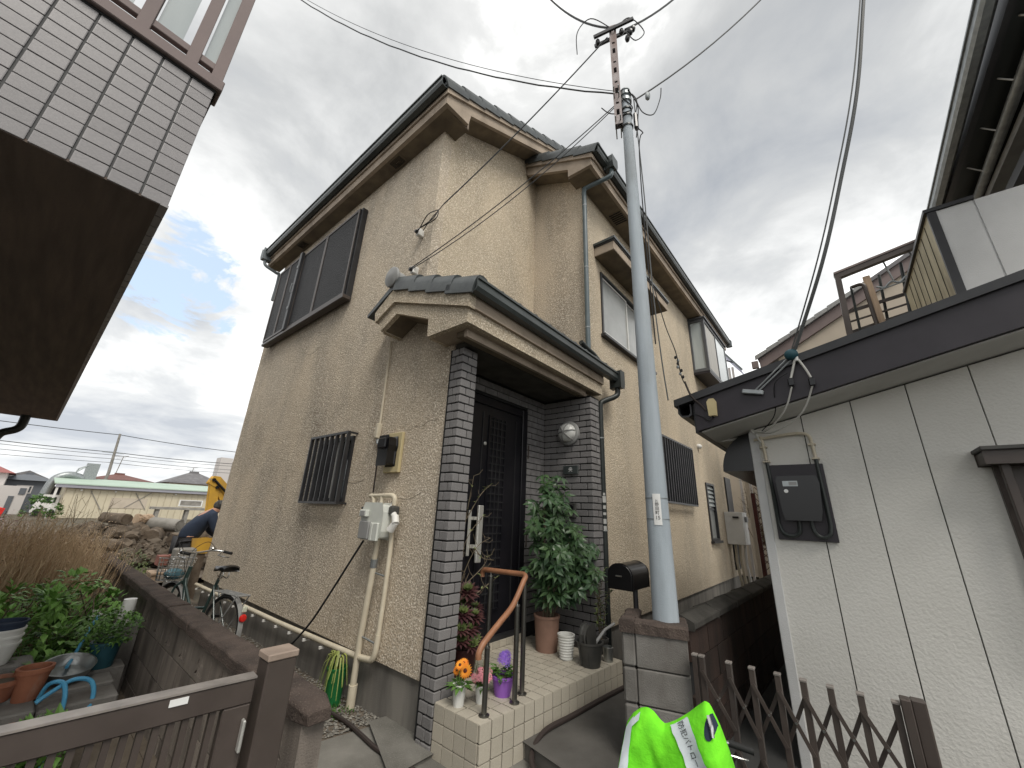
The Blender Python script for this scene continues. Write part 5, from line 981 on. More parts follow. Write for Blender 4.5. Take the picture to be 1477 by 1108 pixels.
# ------------------------------------------------------------------ bicycle
def bicycle(label, xf, group=None, steer=0.0, near=False):
    """local: +x forward, z up, rear axle at x=0"""
    t = thing('bicycle', label, 'bicycle', xf @ Vector((.5, 0, 0)), group); Rw = .31
    for x, nm in ((0, 'rear'), (1.08, 'front')):
        tr = MB(xf); pts = [(x + Rw * math.cos(a), 0, Rw + .01 + Rw * math.sin(a)) for a in [2 * math.pi * k / 28 for k in range(29)]]; 
        wh = tr.tube(pts, .019, 8, False).build('wheel', 'rubber', t, smooth=True)
        MB(xf).tube([(x + (Rw - .022) * math.cos(a), 0, Rw + .01 + (Rw - .022) * math.sin(a)) for a in [2 * math.pi * k / 28 for k in range(29)]], .009, 6, False).build('rim', 'chrome', wh, smooth=True)
        sp = MB(xf)
        for k in range(18): a = 2 * math.pi * k / 18; sp.tube([(x, .02 * (-1) ** k, Rw + .01), (x + (Rw - .025) * math.cos(a), 0, Rw + .01 + (Rw - .025) * math.sin(a))], .0013, 4)
        sp.build('spokes', 'chrome', wh); MB(xf).tube([(x, -.05, Rw + .01), (x, .05, Rw + .01)], .018, 10).build('hub', 'chrome', wh, smooth=True)
        a0, a1 = (R_(60), R_(200)) if x == 0 else (R_(20), R_(160)); fd = MB(xf); m_ = 14
        for k in range(m_ + 1):
            a = a0 + (a1 - a0) * k / m_; c, s = math.cos(a), math.sin(a)
            for dy, dr in ((-.026, -.012), (-.015, .0), (.015, .0), (.026, -.012)): fd.v.append(Vector((x + (Rw + .035 + dr) * c, dy, Rw + .01 + (Rw + .035 + dr) * s)))
        fd.f = [(4 * k + j, 4 * k + j + 1, 4 * k + j + 5, 4 * k + j + 4) for k in range(m_) for j in range(3)]; fd.mi = [0] * len(fd.f); fd.build('mudguard', 'mid_grey', t, smooth=True)
    fr = MB(xf); fr.tube([(.40, 0, .28), (.27, 0, .78)], .016, 10).tube([(.40, 0, .28), (.62, 0, .30), (.80, 0, .50), (.90, 0, .72)], .019, 10).tube([(.36, 0, .48), (.62, 0, .44), (.88, 0, .66)], .015, 8)
    for s in (-.05, .05): fr.tube([(0, s, .32), (.38, s * .5, .28)], .010, 8).tube([(0, s, .32), (.29, s * .4, .70)], .008, 8).tube([(1.08, s, .32), (.98, s * .8, .62), (.95, 0, .68)], .012, 8)
    fr.tube([(.91, 0, .66), (.88, 0, .84)], .022, 10); fr.build('frame', 'bike_frame', t, smooth=True)
    MB(xf).tube([(.27, 0, .76), (.255, 0, .86)], .013, 10).build('seat_post', 'chrome', t, smooth=True)
    sd = MB(xf); sec = [(.13, .09, .90), (.10, .105, .915), (.0, .095, .90), (-.08, .05, .892), (-.15, .026, .888), (-.175, .012, .88)]
    for (dx, hw, z) in sec:
        x = .225 - dx
        for k in range(9): a = math.pi * k / 8; sd.v.append(Vector((x, hw * math.cos(a), z - .05 + .05 * math.sin(a) ** .6)))
    for i in range(len(sec) - 1): sd.f += [(i * 9 + k, i * 9 + k + 1, i * 9 + k + 10, i * 9 + k + 9) for k in range(8)] + [(i * 9 + 8, i * 9, i * 9 + 9, i * 9 + 17)]
    sd.f += [tuple(range(9)), tuple(range(9 * (len(sec) - 1), 9 * len(sec)))]; sd.mi = [0] * len(sd.f)
    S_ = sd.build('saddle', 'black_plastic', t, smooth='all')
    MB(xf).tube(curve3([(.17, .03, .84), (.17, .03, .80), (.2, .03, .78), (.28, .02, .80)], 4), .006, 6).tube(curve3([(.17, -.03, .84), (.17, -.03, .80), (.2, -.03, .78), (.28, -.02, .80)], 4), .006, 6).build('saddle_spring', 'chrome', S_)
    ca = MB(xf); 
    for s in (-.06, -.02, .02, .06): ca.tube([(-.24, s, .66), (.18, s, .665)], .0065, 6)
    ca.tube([(-.24, -.065, .66), (-.24, .065, .66)], .009, 6).tube([(.18, -.06, .665), (.18, .06, .665)], .0065, 6)
    for s in (-.065, .065): ca.tube([(-.23, s, .66), (-.02, s, .33)], .007, 6)
    ca.build('carrier', 'mid_grey', t, smooth=True)
    MB(xf).lathe([(.034, 0), (.036, .012), (.028, .025), (.001, .03)], (-.315, 0, .47), 16, (-1, 0, .1)).build('tail_reflector', 'red', t, smooth=True); MB(xf).box(-.325, -.305, -.024, .024, .52, .575).build('clear_reflector', 'lens_clear', t, bevel=.008)
    hxf = xf @ Matrix.Translation((.88, 0, 0)) @ Matrix.Rotation(steer, 4, 'Z') @ Matrix.Translation((-.88, 0, 0))
    hb = MB(hxf).tube([(.885, 0, .80), (.875, 0, .98)], .013, 10).tube(curve3([(.66, .27, .99), (.76, .275, 1.0), (.85, .20, 1.01), (.90, .06, .985), (.90, -.06, .985), (.85, -.20, 1.01), (.76, -.275, 1.0), (.66, -.27, .99)], 6), .011, 10).build('handlebar', 'chrome', t, smooth=True)
    for s in (-1, 1):
        MB(hxf).tube([(.65, s * .27, .989), (.77, s * .275, 1.0)], .0165, 10).build('grip', 'rubber', hb, smooth=True); MB(hxf).tube(curve3([(.80, s * .27, .985), (.82, s * .25, .96), (.74, s * .27, .945), (.68, s * .28, .94)], 4), .006, 6).build('brake_lever', 'chrome', hb, smooth=True)
        if not near: MB(hxf).tube(curve3([(.83, s * .24, 1.0), (.95, s * .18, 1.10), (1.0, s * .05, .98), (.93, 0, .75)], 6), .0035, 5).build('brake_cable', 'cable_black', hb, smooth=True)
    MB(hxf).ball((.84, -.17, 1.035), (.025, .025, .018), 12, 6).build('bell', 'chrome', hb, smooth=True)
    bk = MB(hxf); X0, X1, Y_, Z0, Z1 = .97, 1.22, .17, .68, .91
    def ring(z, g_): 
        w_ = Y_ * g_; p = []
        for k in range(25):
            a = 2 * math.pi * k / 24; c, s = math.cos(a), math.sin(a); p.append(((X0 + X1) / 2 + (X1 - X0) / 2 * g_ * (abs(c) ** .55) * (1 if c > 0 else -1), w_ * (abs(s) ** .55) * (1 if s > 0 else -1), z))
        return p
    for i in range(6): bk.tube(ring(Z0 + (Z1 - Z0) * i / 5, .80 + .2 * i / 5), .0042 if i in (0, 5) else .0028, 5, False)
    r0, r1 = ring(Z0, .80), ring(Z1, 1.0)
    for k in range(24): bk.tube([r0[k], r1[k]], .0024, 4)
    for k in range(5): y = -.11 + k * .055; bk.tube([(X0 + .03, y, Z0), (X1 - .03, y, Z0)], .0024, 4)
    bk.build('basket', 'chrome' , t, smooth=True)
    MB(xf).tube([(.02, .07, .30), (-.06, .14, .02)], .008, 6).build('kickstand', 'chrome', t); MB(xf).tube([(.40, -.08, .28), (.40, .08, .28)], .016, 10).build('crank', 'chrome', t)
    for s in (-1, 1): MB(xf).bar((.40, s * .075, .28), (.40 + s * .1, s * .085, .28 - s * .12), .012, .02).box(.36 + s * .1, .44 + s * .1, s * .12 - .04, s * .12 + .04, .27 - s * .12, .295 - s * .12).build('pedal', 'rubber', t)
    return t
rear = Vector((1.63, 5.12, -.01)); ang = math.atan2(6.4 - 5.12, 1.33 - 1.63)
BX1 = Matrix.Translation(rear) @ Matrix.Rotation(ang, 4, 'Z') @ Matrix.Rotation(R_(4), 4, 'X')
bicycle('dark green city bicycle with wire basket parked between block wall and stucco house', BX1, steer=R_(14))
bg_ = MB(BX1 @ Matrix.Translation((.88, 0, 0)) @ Matrix.Rotation(R_(14), 4, 'Z') @ Matrix.Translation((-.88, 0, 0)))
bg_.ball((1.09, -.01, .74), (.10, .11, .055), 12, 7)
for v_ in bg_.v: v_ += Vector((rnd(-.012, .012), rnd(-.012, .012), rnd(-.01, .01)))
tag(bg_.build('bag', 'tarp_blue', smooth='all'), 'crumpled blue bag lying in the wire basket of the dark green bicycle', 'bag')
BX2 = Matrix.Translation((2.03, -.075, -.01)) @ Matrix.Rotation(R_(105.7), 4, 'Z') @ Matrix.Scale(.72, 4)
bicycle('bicycle at the roadside with a bright green patrol vest hung over its bars', BX2, steer=0, near=True)

# patrol vest draped over the near bicycle
VT = thing('patrol_vest', 'fluorescent green patrol vest draped over the roadside bicycle', 'vest', (1.66, .58, .7))
import bisect
RY = [.385, .400, .412, .425, .440, .458, .471, .490, .53, .575, .605, .617, .632, .655, .676, .700, .730, .757, .772, .785]
RZ = [.60, .74, .82, .885, .930, .966, .970, .955, .920, .886, .869, .865, .872, .891, .896, .888, .864, .828, .77, .60]
def ridge(y):
    y = min(max(y, RY[0]), RY[-1]); i = min(max(bisect.bisect(RY, y) - 1, 0), len(RY) - 2); f = (y - RY[i]) / (RY[i + 1] - RY[i]); return RZ[i] + (RZ[i + 1] - RZ[i]) * f
def vest(y, t):
    """t=0 on the ridge, >0 down the front (towards -X), <0 down the back"""
    zr_ = ridge(y); z = zr_ - abs(t) * .42; s = 1 if t > 0 else -1
    x = 1.665 - s * .05 * (1 - math.exp(-abs(t) * 7)) - s * .05 * abs(t) - (.008 * math.sin(y * 42 + t * 5) + .008 * math.sin(y * 23 - t * 11) + .004 * math.sin(y * 95 + t * 21) + .003 * math.sin(y * 61 - t * 47)) * min(1, abs(t) * 4) - .03 * math.exp(-((y - .62) / .04) ** 2) * min(1, abs(t) * 3) * (-1)
    return Vector((x, y + (.02 * abs(t) * (1 if y > .58 else -1)) * 1.2, z))
vb = MB(); NY, NTT = 64, 34
ys_ = [RY[0] + (RY[-1] - RY[0]) * i / NY for i in range(NY + 1)]; ts_ = [-1 + 2 * j / NTT for j in range(NTT + 1)]
vb.v = [vest(y, t) for y in ys_ for t in ts_]; vb.f = [(i * (NTT + 1) + j, i * (NTT + 1) + j + 1, (i + 1) * (NTT + 1) + j + 1, (i + 1) * (NTT + 1) + j) for i in range(NY) for j in range(NTT)]; vb.mi = [0] * len(vb.f)
cl_ = vb.build('cloth', 'vest', VT, smooth='all'); cl_.modifiers.new('thick', 'SOLIDIFY').thickness = .002
def band(name, m, fn, n=24, k=3, off=.009):
    b = MB()
    for i in range(n + 1):
        for j in range(k + 1):
            y, t = fn(i / n, j / k - .5); p = vest(y, t); b.v.append(p + Vector((-off, -off * .3, off * .3)))
    b.f = [(i * (k + 1) + j, i * (k + 1) + j + 1, (i + 1) * (k + 1) + j + 1, (i + 1) * (k + 1) + j) for i in range(n) for j in range(k)]; b.mi = [0] * len(b.f); o = b.build(name, m, VT, smooth='all'); return o
def tz(y, z): return max(.012, (ridge(y) - z) / .42)
# slanting white panel carrying the lettering, from the shoulder down to the right
def diag(u, v):
    y = .570 - .112 * u - v * .060; z = .902 - .172 * u + v * .041; return y, tz(y, z)
dg = band('reflective_band', 'reflective', diag, 26, 4)
def dmap(c):
    u = .36 + c.x / .33; y, t = diag(min(max(u, 0), 1), (c.y / .0727)); p = vest(y, t); return p + Vector((-.0115, -.0035, .0035))
txt('防犯パトロール', .0275, 'paint_black', 'lettering', dg, None, dmap)
band('reflective_band', 'reflective', lambda u, v: (.742 + .012 * u + v * .032 - .02 * u, .02 + .8 * u), 20, 3)
band('reflective_band', 'reflective', lambda u, v: (.70 + .045 * u, .02 + .02 * u + (v + .5) * .05), 8, 3)
def patch(name, m, cy_, cz_, ry_, rz_, tilt, off, n=20):
    b = MB(); ring_ = [(0, 0)] + [(r_ * math.cos(2 * math.pi * k / n), r_ * math.sin(2 * math.pi * k / n)) for r_ in (.5, 1) for k in range(n)]
    for (u, v) in ring_:
        a_1, b_1 = u * ry_, v * rz_; y = cy_ + a_1 * math.cos(tilt) - b_1 * math.sin(tilt); z = cz_ + a_1 * math.sin(tilt) + b_1 * math.cos(tilt); b.v.append(vest(y, tz(y, z)) + Vector((-off, -off * .3, off * .3)))
    b.f = [(0, 1 + k, 1 + (k + 1) % n) for k in range(n)] + [(1 + k, 1 + n + k, 1 + n + (k + 1) % n, 1 + (k + 1) % n) for k in range(n)]; b.mi = [0] * len(b.f); return b.build(name, m, VT, smooth='all')
patch('armhole', 'navy', .456, .915, .017, .034, .35, .004)
MB().tube(curve3([vest(.462, tz(.462, .94)) + Vector((-.012, -.004, .004)), vest(.455, tz(.455, .92)) + Vector((-.018, -.006, .004)), vest(.450, tz(.450, .893)) + Vector((-.012, -.004, .004))], 5), .006, 8).build('bar_end', 'chrome', VT, smooth=True)

# ------------------------------------------------------------------ folding lattice gate on the right
AG = thing('accordion_gate', 'folding brown metal lattice gate between block pillar and white wall', 'gate', (2.9, .35, 0))
ysA = [.855, .816, .668, .551, .428, .313, .200, .083, -.045]
for k, y in enumerate(ysA):
    p = MB().box(2.882, 2.918, y - .014, y + .014, .03, .765).build('upright', 'alu_brown', AG, bevel=.002)
    MB().box(2.880, 2.920, y - .016, y + .016, .7655, .777).build('cap', 'alu_cap', p, bevel=.002)
for k in range(1, 8):
    y0, y1 = ysA[k], ysA[k + 1]
    for lv in (.62, .28):
        MB().bar((2.876, y0, lv + .08), (2.876, y1, lv - .17), .010, .018).build('lattice_bar', 'alu_brown', AG); MB().bar((2.924, y0, lv - .17), (2.924, y1, lv + .08), .010, .018).build('lattice_bar', 'alu_brown', AG)
        MB().tube([(2.868, (y0 + y1) / 2, lv - .045), (2.932, (y0 + y1) / 2, lv - .045)], .006, 8).build('rivet', 'steel', AG)
MB().box(2.86, 2.93, -.10, -.062, .02, .80).build('end_post', 'alu_brown', AG, bevel=.004); MB().box(2.93, 2.985, -.155, -.10, .30, .79).build('lock_housing', 'bronze_brown', AG, bevel=.006)
MB().box(2.86, 2.90, -.9, -.105, .50, .545).build('latch_bar', 'alu_brown', AG, bevel=.004); MB().box(2.852, 2.8595, -.30, -.25, .49, .56).build('latch', 'galv', AG)
MB().lathe([(.035, 0), (.035, .02), (.02, .02)], (2.86, -.12, .46), 14, (-1, 0, 0)).build('keyhole', 'galv', AG)
# ------------------------------------------------------------------ white sided house on the right
RH = thing('white_house', 'white sided house with a low lean-to and plum coloured bargeboard', 'house', (5.0, -1.5, 0))
def zs(y): return 2.31 - .24 * (y - .474)            # underside of the raking soffit
WXr = 3.84
MB().prism([(.478, -.05), (-4.0, -.05), (-4.0, zs(-4.0) + .05), (.478, zs(.478) + .05)], 'X', WXr + .022, WXr + .16).build('wall', 'groove', RH)
MB().box(WXr + .16, 6.8, .36, .478, -.05, 2.42).build('wall', 'siding', RH)
ge = [.492, .121, -.200, -.520, -.845, -1.17, -1.50, -1.83, -2.2, -2.6]
for i in range(len(ge) - 1):
    a, b = ge[i] - (.0 if i == 0 else .0075), ge[i + 1] + .0075
    MB().prism([(a, -.04), (b, -.04), (b, zs(b) - .002), (a, zs(a) - .002)], 'X', WXr, WXr + .0215).build('siding_panel', 'siding', RH, bevel=.004)
MB().box(WXr - .012, WXr - .0005, .44, .505, -.04, 2.29).box(WXr - .0115, WXr + .06, .4925, .506, -.04, 2.29).build('corner_trim', 'siding_plain', RH, bevel=.004)
Xf = 3.38
MB().prism([(.80, zs(.80) + .03), (-4.2, zs(-4.2) + .03), (-4.2, zs(-4.2) + .29), (.80, zs(.80) + .29)], 'X', Xf, Xf + .05).build('bargeboard', 'fascia_plum', RH, bevel=.004)
MB().prism([(.96, zs(.96) + .285), (-4.2, zs(-4.2) + .285), (-4.2, zs(-4.2) + .345), (.96, zs(.96) + .345)], 'X', Xf - .03, 7.0).build('roof', 'bronze', RH)
MB().prism([(.78, zs(.78) + .015), (-4.2, zs(-4.2) + .015), (-4.2, zs(-4.2) + .035), (.78, zs(.78) + .035)], 'X', Xf + .0505, WXr + .1).build('soffit', 'white_soffit', RH)
MB().box(Xf + .0505, 6.9, .7805, .83, zs(.80) + .02, zs(.80) + .27).build('fascia', 'bronze', RH); MB().box(WXr + .1, 6.9, .48, .7795, zs(.78) + .02, zs(.78) + .04).build('soffit', 'white_soffit', RH)
gutter(None, (Xf + .0, .831, 2.40), (7.0, .831, 2.38), (0, 1, 0), 'bronze', RH, .11, .09)
# black quarter round awning on the far face
n = 10; aw_ = [(.482 + .275 * math.sin(math.pi / 2 * k / n), 1.985 + .33 * math.cos(math.pi / 2 * k / n)) for k in range(n + 1)]
MB().prism([(.482, 1.985)] + aw_, 'X', 3.93, 6.1).build('awning', 'black_plastic', RH)
# meter board with its conduits
EB = thing('meter_board', 'black smart meter on a dark plum board on the white siding', 'meter', (WXr, .23, 1.73))
rbox('backing_board', 'fascia_plum', EB, WXr - .03, WXr - .001, .045, .41, 1.445, 2.01, .003)
MB().prism([(.13, 1.60), (.325, 1.60), (.335, 1.66), (.345, 1.88), (.335, 1.90), (.11, 1.90), (.10, 1.86), (.115, 1.66)], 'X', WXr - .12, WXr - .0305).build('case', 'black_plastic', EB, bevel=.014, seg=2)
MB().box(WXr - .127, WXr - .1205, .22, .315, 1.835, 1.875).build('display', 'glass_pale', EB); MB().box(WXr - .1275, WXr - .1272, .225, .275, 1.842, 1.868).build('digits', 'mid_grey', EB); MB().lathe([(.014, 0), (.014, .005)], (WXr - .1205, .30, 1.80), 14, (-1, 0, 0)).build('seal', 'paint_white', EB)
c1 = curve3([(WXr - .03, .42, 2.25), (WXr - .03, .41, 2.18), (WXr - .03, .405, 2.05)], 4) + [(WXr - .045, .392, 1.72), (WXr - .045, .392, 1.60)] + curve3([(WXr - .045, .392, 1.56), (WXr - .05, .37, 1.495), (WXr - .055, .31, 1.475), (WXr - .06, .265, 1.51), (WXr - .06, .26, 1.60)], 5)
c2 = curve3([(WXr - .03, .47, 2.225), (WXr - .03, .30, 2.245), (WXr - .03, .17, 2.255), (WXr - .03, .10, 2.235), (WXr - .03, .085, 2.17), (WXr - .03, .08, 2.05)], 5) + [(WXr - .045, .075, 1.72), (WXr - .045, .075, 1.60)] + curve3([(WXr - .045, .075, 1.56), (WXr - .05, .09, 1.495), (WXr - .055, .135, 1.475), (WXr - .06, .175, 1.51), (WXr - .06, .185, 1.60)], 5)
k1 = [p for p in c1]; 
for c in (c1, c2):
    up = [p for p in c if Vector(p).z > 1.99]; dn = [p for p in c if Vector(p).z <= 2.06]
    MB().tube(up, .012, 8).build('conduit', 'cream_plastic', EB, smooth=True); MB().tube(dn, .013, 8).build('conduit', 'pipe_dark', EB, smooth=True)
for (y, z) in ((.41, 2.16), (.405, 2.04), (.085, 2.16), (.08, 2.05), (.20, 2.25)): MB().box(WXr - .045, WXr - .001, y - .025, y + .025, z - .006, z + .006).build('conduit_clip', 'cream_plastic', EB)
# hood and post of the side window at the edge of view
HW = thing('window_canopy', 'brown shop-like window canopy with slim post on the white siding', 'canopy', (3.75, -1.1, 2.0))
MB().prism([(-.74, 1.955), (-2.0, 1.955), (-2.0, 2.03), (-.74, 2.03)], 'X', 3.64, WXr - .001).build('canopy', 'bronze_brown', HW, bevel=.006); MB().box(3.615, WXr - .001, -2.0, -.725, 2.0305, 2.055).build('canopy_top', 'pot_dark', HW, bevel=.004)
MB().box(3.70, 3.74, -.84, -.80, 1.0, 1.954).build('post', 'bronze_brown', HW, bevel=.003); MB().box(3.80, WXr - .002, -2.0, -.79, .8, 1.954).build('window_frame', 'bronze_brown', HW, bevel=.003)
MB().box(3.70, 3.735, -2.0, -.841, 1.70, 1.745).build('rail', 'bronze_brown', HW); MB().box(3.77, 3.7995, -1.3, -.92, 1.20, 1.62).build('pane', 'curtain', HW)
# upper storey
MB().prism([(-1.145, 2.6), (-4.0, 2.6), (-4.0, 4.40), (-1.145, 4.40)], 'X', 4.71, 4.85).build('upper_wall', 'siding_plain', RH)
MB().box(4.70, 4.7095, -1.41, -1.15, 2.6, 4.40).build('siding_panel', 'siding_plain', RH); MB().box(4.70, 4.7095, -2.6, -1.422, 2.6, 4.40).build('siding_panel', 'siding_plain', RH)
MB().box(4.72, 6.4, -1.143, -1.125, 2.6, 4.41).build('side_panel', 'yellowed', RH); MB().box(4.68, 6.4, -1.42, -1.10, 4.405, 4.44).box(4.69, 4.72, -1.18, -1.12, 2.6, 4.404).build('parapet_cap', 'bronze', RH)
for k in range(7): MB().box(4.9 + k * .2, 4.905 + k * .2, -1.1245, -1.12, 2.7, 4.38).build('panel_joint', 'groove', RH)
gutter(None, (1.5, -1.62, 5.52), (7.5, -1.72, 5.52), (0, 1, 0), 'galv', RH, .10, .09)
MB().box(1.5, 7.5, -2.6, -1.74, 5.50, 5.56).build('eave_soffit', 'pipe_dark', RH); MB().box(1.5, 7.5, -1.75, -1.70, 5.48, 5.66).build('fascia', 'bronze', RH)
MB().tube([(1.5, -1.86, 5.40), (7.2, -1.96, 5.40)], .045, 12).build('pipe', 'galv', RH, smooth=True)
for k in range(6): MB().tube([(3.4 + k * .6, -1.80, 5.50), (3.4 + k * .6, -1.92, 5.36)], .008, 6).build('pipe_hanger', 'steel', RH)
MB().box(1.5, 7.5, -2.5, -1.98, 5.28, 5.36).build('soffit_panel', 'mid_grey', RH); MB().box(1.5, 6.6, -2.08, -1.99, 5.0, 5.10).box(1.5, 6.6, -2.14, -2.10, 4.94, 5.14).build('shutter_rail', 'bronze', RH); MB().box(1.5, 6.6, -2.097, -2.082, 4.96, 5.02).build('shutter_trim', 'galv', RH)
MB().box(4.86, 7.5, -4.0, -2.15, 2.6, 5.49).build('upper_wall', 'siding_plain', RH)
# insulators, clamp and leads on the bargeboard
SI = thing('service_insulator', 'dark teal ball insulator and cable head tied to the plum bargeboard', 'insulator', (3.36, .083, 2.75))
MB().ball((3.335, .085, 2.755), (.04, .045, .042), 14, 9).build('ball', 'pot_blue', SI, smooth=True)
MB().tube([(3.335, .06, 2.70), (3.335, .055, 2.80)], .012, 8).build('sleeve', 'paint_white', SI); MB().tube([(3.345, .10, 2.745), (3.36, .36, 2.52)], .006, 6).tube([(3.345, .07, 2.735), (3.36, .34, 2.51)], .006, 6).build('guy_rod', 'galv', SI)
MB().bar((3.362, .44, 2.535), (3.362, .30, 2.50), .03, .035).build('anchor_bracket', 'galv', SI, bevel=.006)
for pts in (((3.335, .07, 2.71), (3.34, .10, 2.62), (3.34, .12, 2.56)), ((3.335, .05, 2.71), (3.335, .02, 2.63), (3.34, .0, 2.56)), ):
    MB().tube(curve3(pts, 5), .008, 6).build('lead', 'cable_white', SI, smooth=True)
for (y, z) in ((.12, 2.55), (.0, 2.53)): MB().box(3.325, 3.36, y - .018, y + .018, z - .035, z + .025).build('splice', 'black_plastic', SI, bevel=.006)
for pts in (((3.34, .12, 2.51), (3.42, .20, 2.35), (3.6, .36, 2.25), (3.72, .47, 2.30), (3.78, .43, 2.24)), ((3.34, .0, 2.50), (3.45, .10, 2.33), (3.6, .30, 2.24), (3.74, .44, 2.27), (3.80, .42, 2.20))): MB().tube(curve3(pts, 6), .006, 6).build('lead', 'cable_white', SI, smooth=True)
MB().tube(curve3([(3.34, .13, 2.62), (3.34, .22, 2.55), (3.45, .26, 2.35), (3.62, .38, 2.26)], 6), .004, 5).build('lead', 'cable_black', SI, smooth=True)
wire('thick grey service cable rising from the teal insulator on the plum bargeboard', curve3([(3.335, .06, 2.78), (3.10, -.20, 3.30), (3.08, -.41, 3.90), (3.065, -.63, 4.60), (3.08, -.84, 5.5), (3.2, -1.3, 7.5)], 8), .012, 'cable_grey')
wire('thin messenger wire bound along the thick grey service cable', curve3([(3.33, .075, 2.79), (3.11, -.18, 3.34), (3.06, -.38, 3.9), (3.05, -.60, 4.6), (3.07, -.82, 5.5), (3.2, -1.28, 7.5)], 8), .005, 'cable_grey')
YB = thing('yellow_junction_box', 'yellowed junction box on the end of the plum bargeboard', 'junction box', (3.37, .667, 2.44)); MB().prism([(.645, 2.37), (.69, 2.37), (.695, 2.48), (.68, 2.50), (.65, 2.50), (.64, 2.48)], 'X', 3.34, 3.379).build('case', 'cream_yellow', YB, bevel=.006); MB().tube(curve3([(3.36, .665, 2.37), (3.35, .70, 2.33), (3.36, .74, 2.36), (3.37, .80, 2.40)], 5), .005, 5).build('lead', 'cable_black', YB)
TW = wire('telephone wire end with black connectors hanging before the tan wall', curve3([(3.15, .98, 3.6), (3.22, .93, 3.2), (3.27, .88, 2.95), (3.30, .86, 2.72), (3.33, .83, 2.62), (3.37, .80, 2.5)], 6), .004, 'cable_black')
for k in range(7): MB().ball((3.275 + .006 * k + rnd(-.01, .01), .88 - .004 * k + rnd(-.012, .012), 2.90 - .03 * k), (.012, .012, .016), 7, 5).build('connector', 'galv' if k % 2 else 'black_plastic', TW, smooth=True)
MB().tube(curve3([(3.32, .845, 2.68), (3.34, .81, 2.55), (3.37, .75, 2.47), (3.375, .72, 2.42)], 5), [.008] * 16, 6).build('strap', 'hose_dark', TW, smooth=True)

# ------------------------------------------------------------------ behind: heater, lattice, next houses
WH = thing('water_heater', 'white wall hung gas water heater near the far end of the tan house', 'water heater', (11.1, 2.05, 1.4))
MB(WX).box(10.75, 11.22, 1.90, 2.284, 1.08, 1.80).build('case', 'white_plastic', WH, bevel=.01); MB(WX).box(10.70, 10.7495, 1.98, 2.10, 1.66, 1.70).build('flue', 'black_plastic', WH); MB(WX).box(10.95, 11.15, 1.86, 1.8995, 1.58, 1.70).build('exhaust_grille', 'mid_grey', WH)
for k, y in enumerate((1.98, 2.08, 2.17)): MB(WX).tube([(11.0, y, 1.08), (11.02, y + .02, .7), (11.06, y - .02, .1)], .03, 8).build('pipe', 'cream_plastic' if k else 'white_plastic', WH, smooth=True)
LT = thing('lattice_screen', 'dark red wooden lattice screen beyond the water heater', 'screen', (10.9, 1.5, 0))
rbox('post', 'wood_red', LT, 10.62, 10.70, 1.47, 1.55, 0, 2.22); rbox('post', 'wood_red', LT, 10.62, 10.70, .95, 1.02, 0, 2.1)
for k in range(13): MB().bar((10.66, 1.47, .35 + k * .13), (10.66, 1.02, .80 + k * .13), .012, .03, (1, 0, 0)).build('lattice_slat', 'wood_red', LT); MB().bar((10.675, 1.02, .35 + k * .13), (10.675, 1.47, .80 + k * .13), .012, .03, (1, 0, 0)).build('lattice_slat', 'wood_red', LT)
WPT = thing('white_post', 'pale boundary post standing between the heater and the lattice screen', 'post', (11.1, 1.7, 0)); rbox('post', 'beige', WPT, 10.95, 11.05, 1.60, 1.68, 0, 2.9)
SV = thing('bare_tree', 'leafless twiggy shrub behind the dark red lattice screen', 'tree', (13, 1.6, 0)); tw = MB()
for k in range(46):
    p = Vector((13 + rnd(-.4, .4), 1.55 + rnd(-.35, .35), 1.0)); q = p + Vector((rnd(-.3, .3), rnd(-.3, .3), rnd(1.0, 1.9))); m_ = p.lerp(q, .5) + Vector((rnd(-.1, .1), rnd(-.1, .1), 0)); tw.tube([p, m_, q], [.012, .008, .003], 4)
    for j in range(3): a = m_.lerp(q, rnd(0, 1)); tw.tube([a, a + sdir() * .3], .003, 3)
tw.build('branches', 'stem', SV); MB().tube([(13, 1.55, 0), (13.0, 1.55, 1.25)], [.06, .2], 8).build('trunk', 'stem', SV)
BH = thing('mauve_house', 'neighbouring house with mauve bargeboard and beige gable behind the lean-to', 'house', (10, -2, 0))
def zm(y): return 4.80 - .565 * (y - .78)
MB().prism([(.45, 0), (-4.5, 0), (-4.5, zm(-1.8) - .3), (-1.8, zm(-1.8) - .2), (.45, zm(.45) - .2)], 'X', 9.06, 9.2).build('wall', 'beige', BH)
MB().prism([(.78, zm(.78) - .20), (-1.8, zm(-1.8) - .20), (-4.4, zm(.78) - .2), (-4.4, zm(.78) + .02), (-1.8, zm(-1.8) + .02), (.78, zm(.78) + .02)], 'X', 9.0, 9.05).build('bargeboard', 'mauve', BH)
MB().prism([(.80, zm(.80) + .0205), (-1.8, zm(-1.8) + .0205), (-4.4, zm(.78) + .0205), (-4.4, zm(.78) + .1), (-1.8, zm(-1.8) + .10), (.80, zm(.80) + .1)], 'X', 8.95, 14).build('roof', 'far_tile', BH)
for k in range(9): y = .74 - k * .22; MB().prism([(y + .10, zm(y + .10) + .03), (y - .115, zm(y - .115) + .03), (y - .115, zm(y - .115) + .105), (y + .10, zm(y + .10) + .125)], 'X', 8.93, 8.9495).build('roof_tile', 'mid_grey', BH)
MB().box(8.93, 9.0, .80, .92, 4.62, 4.78).build('gutter_end', 'mauve', BH, bevel=.01)
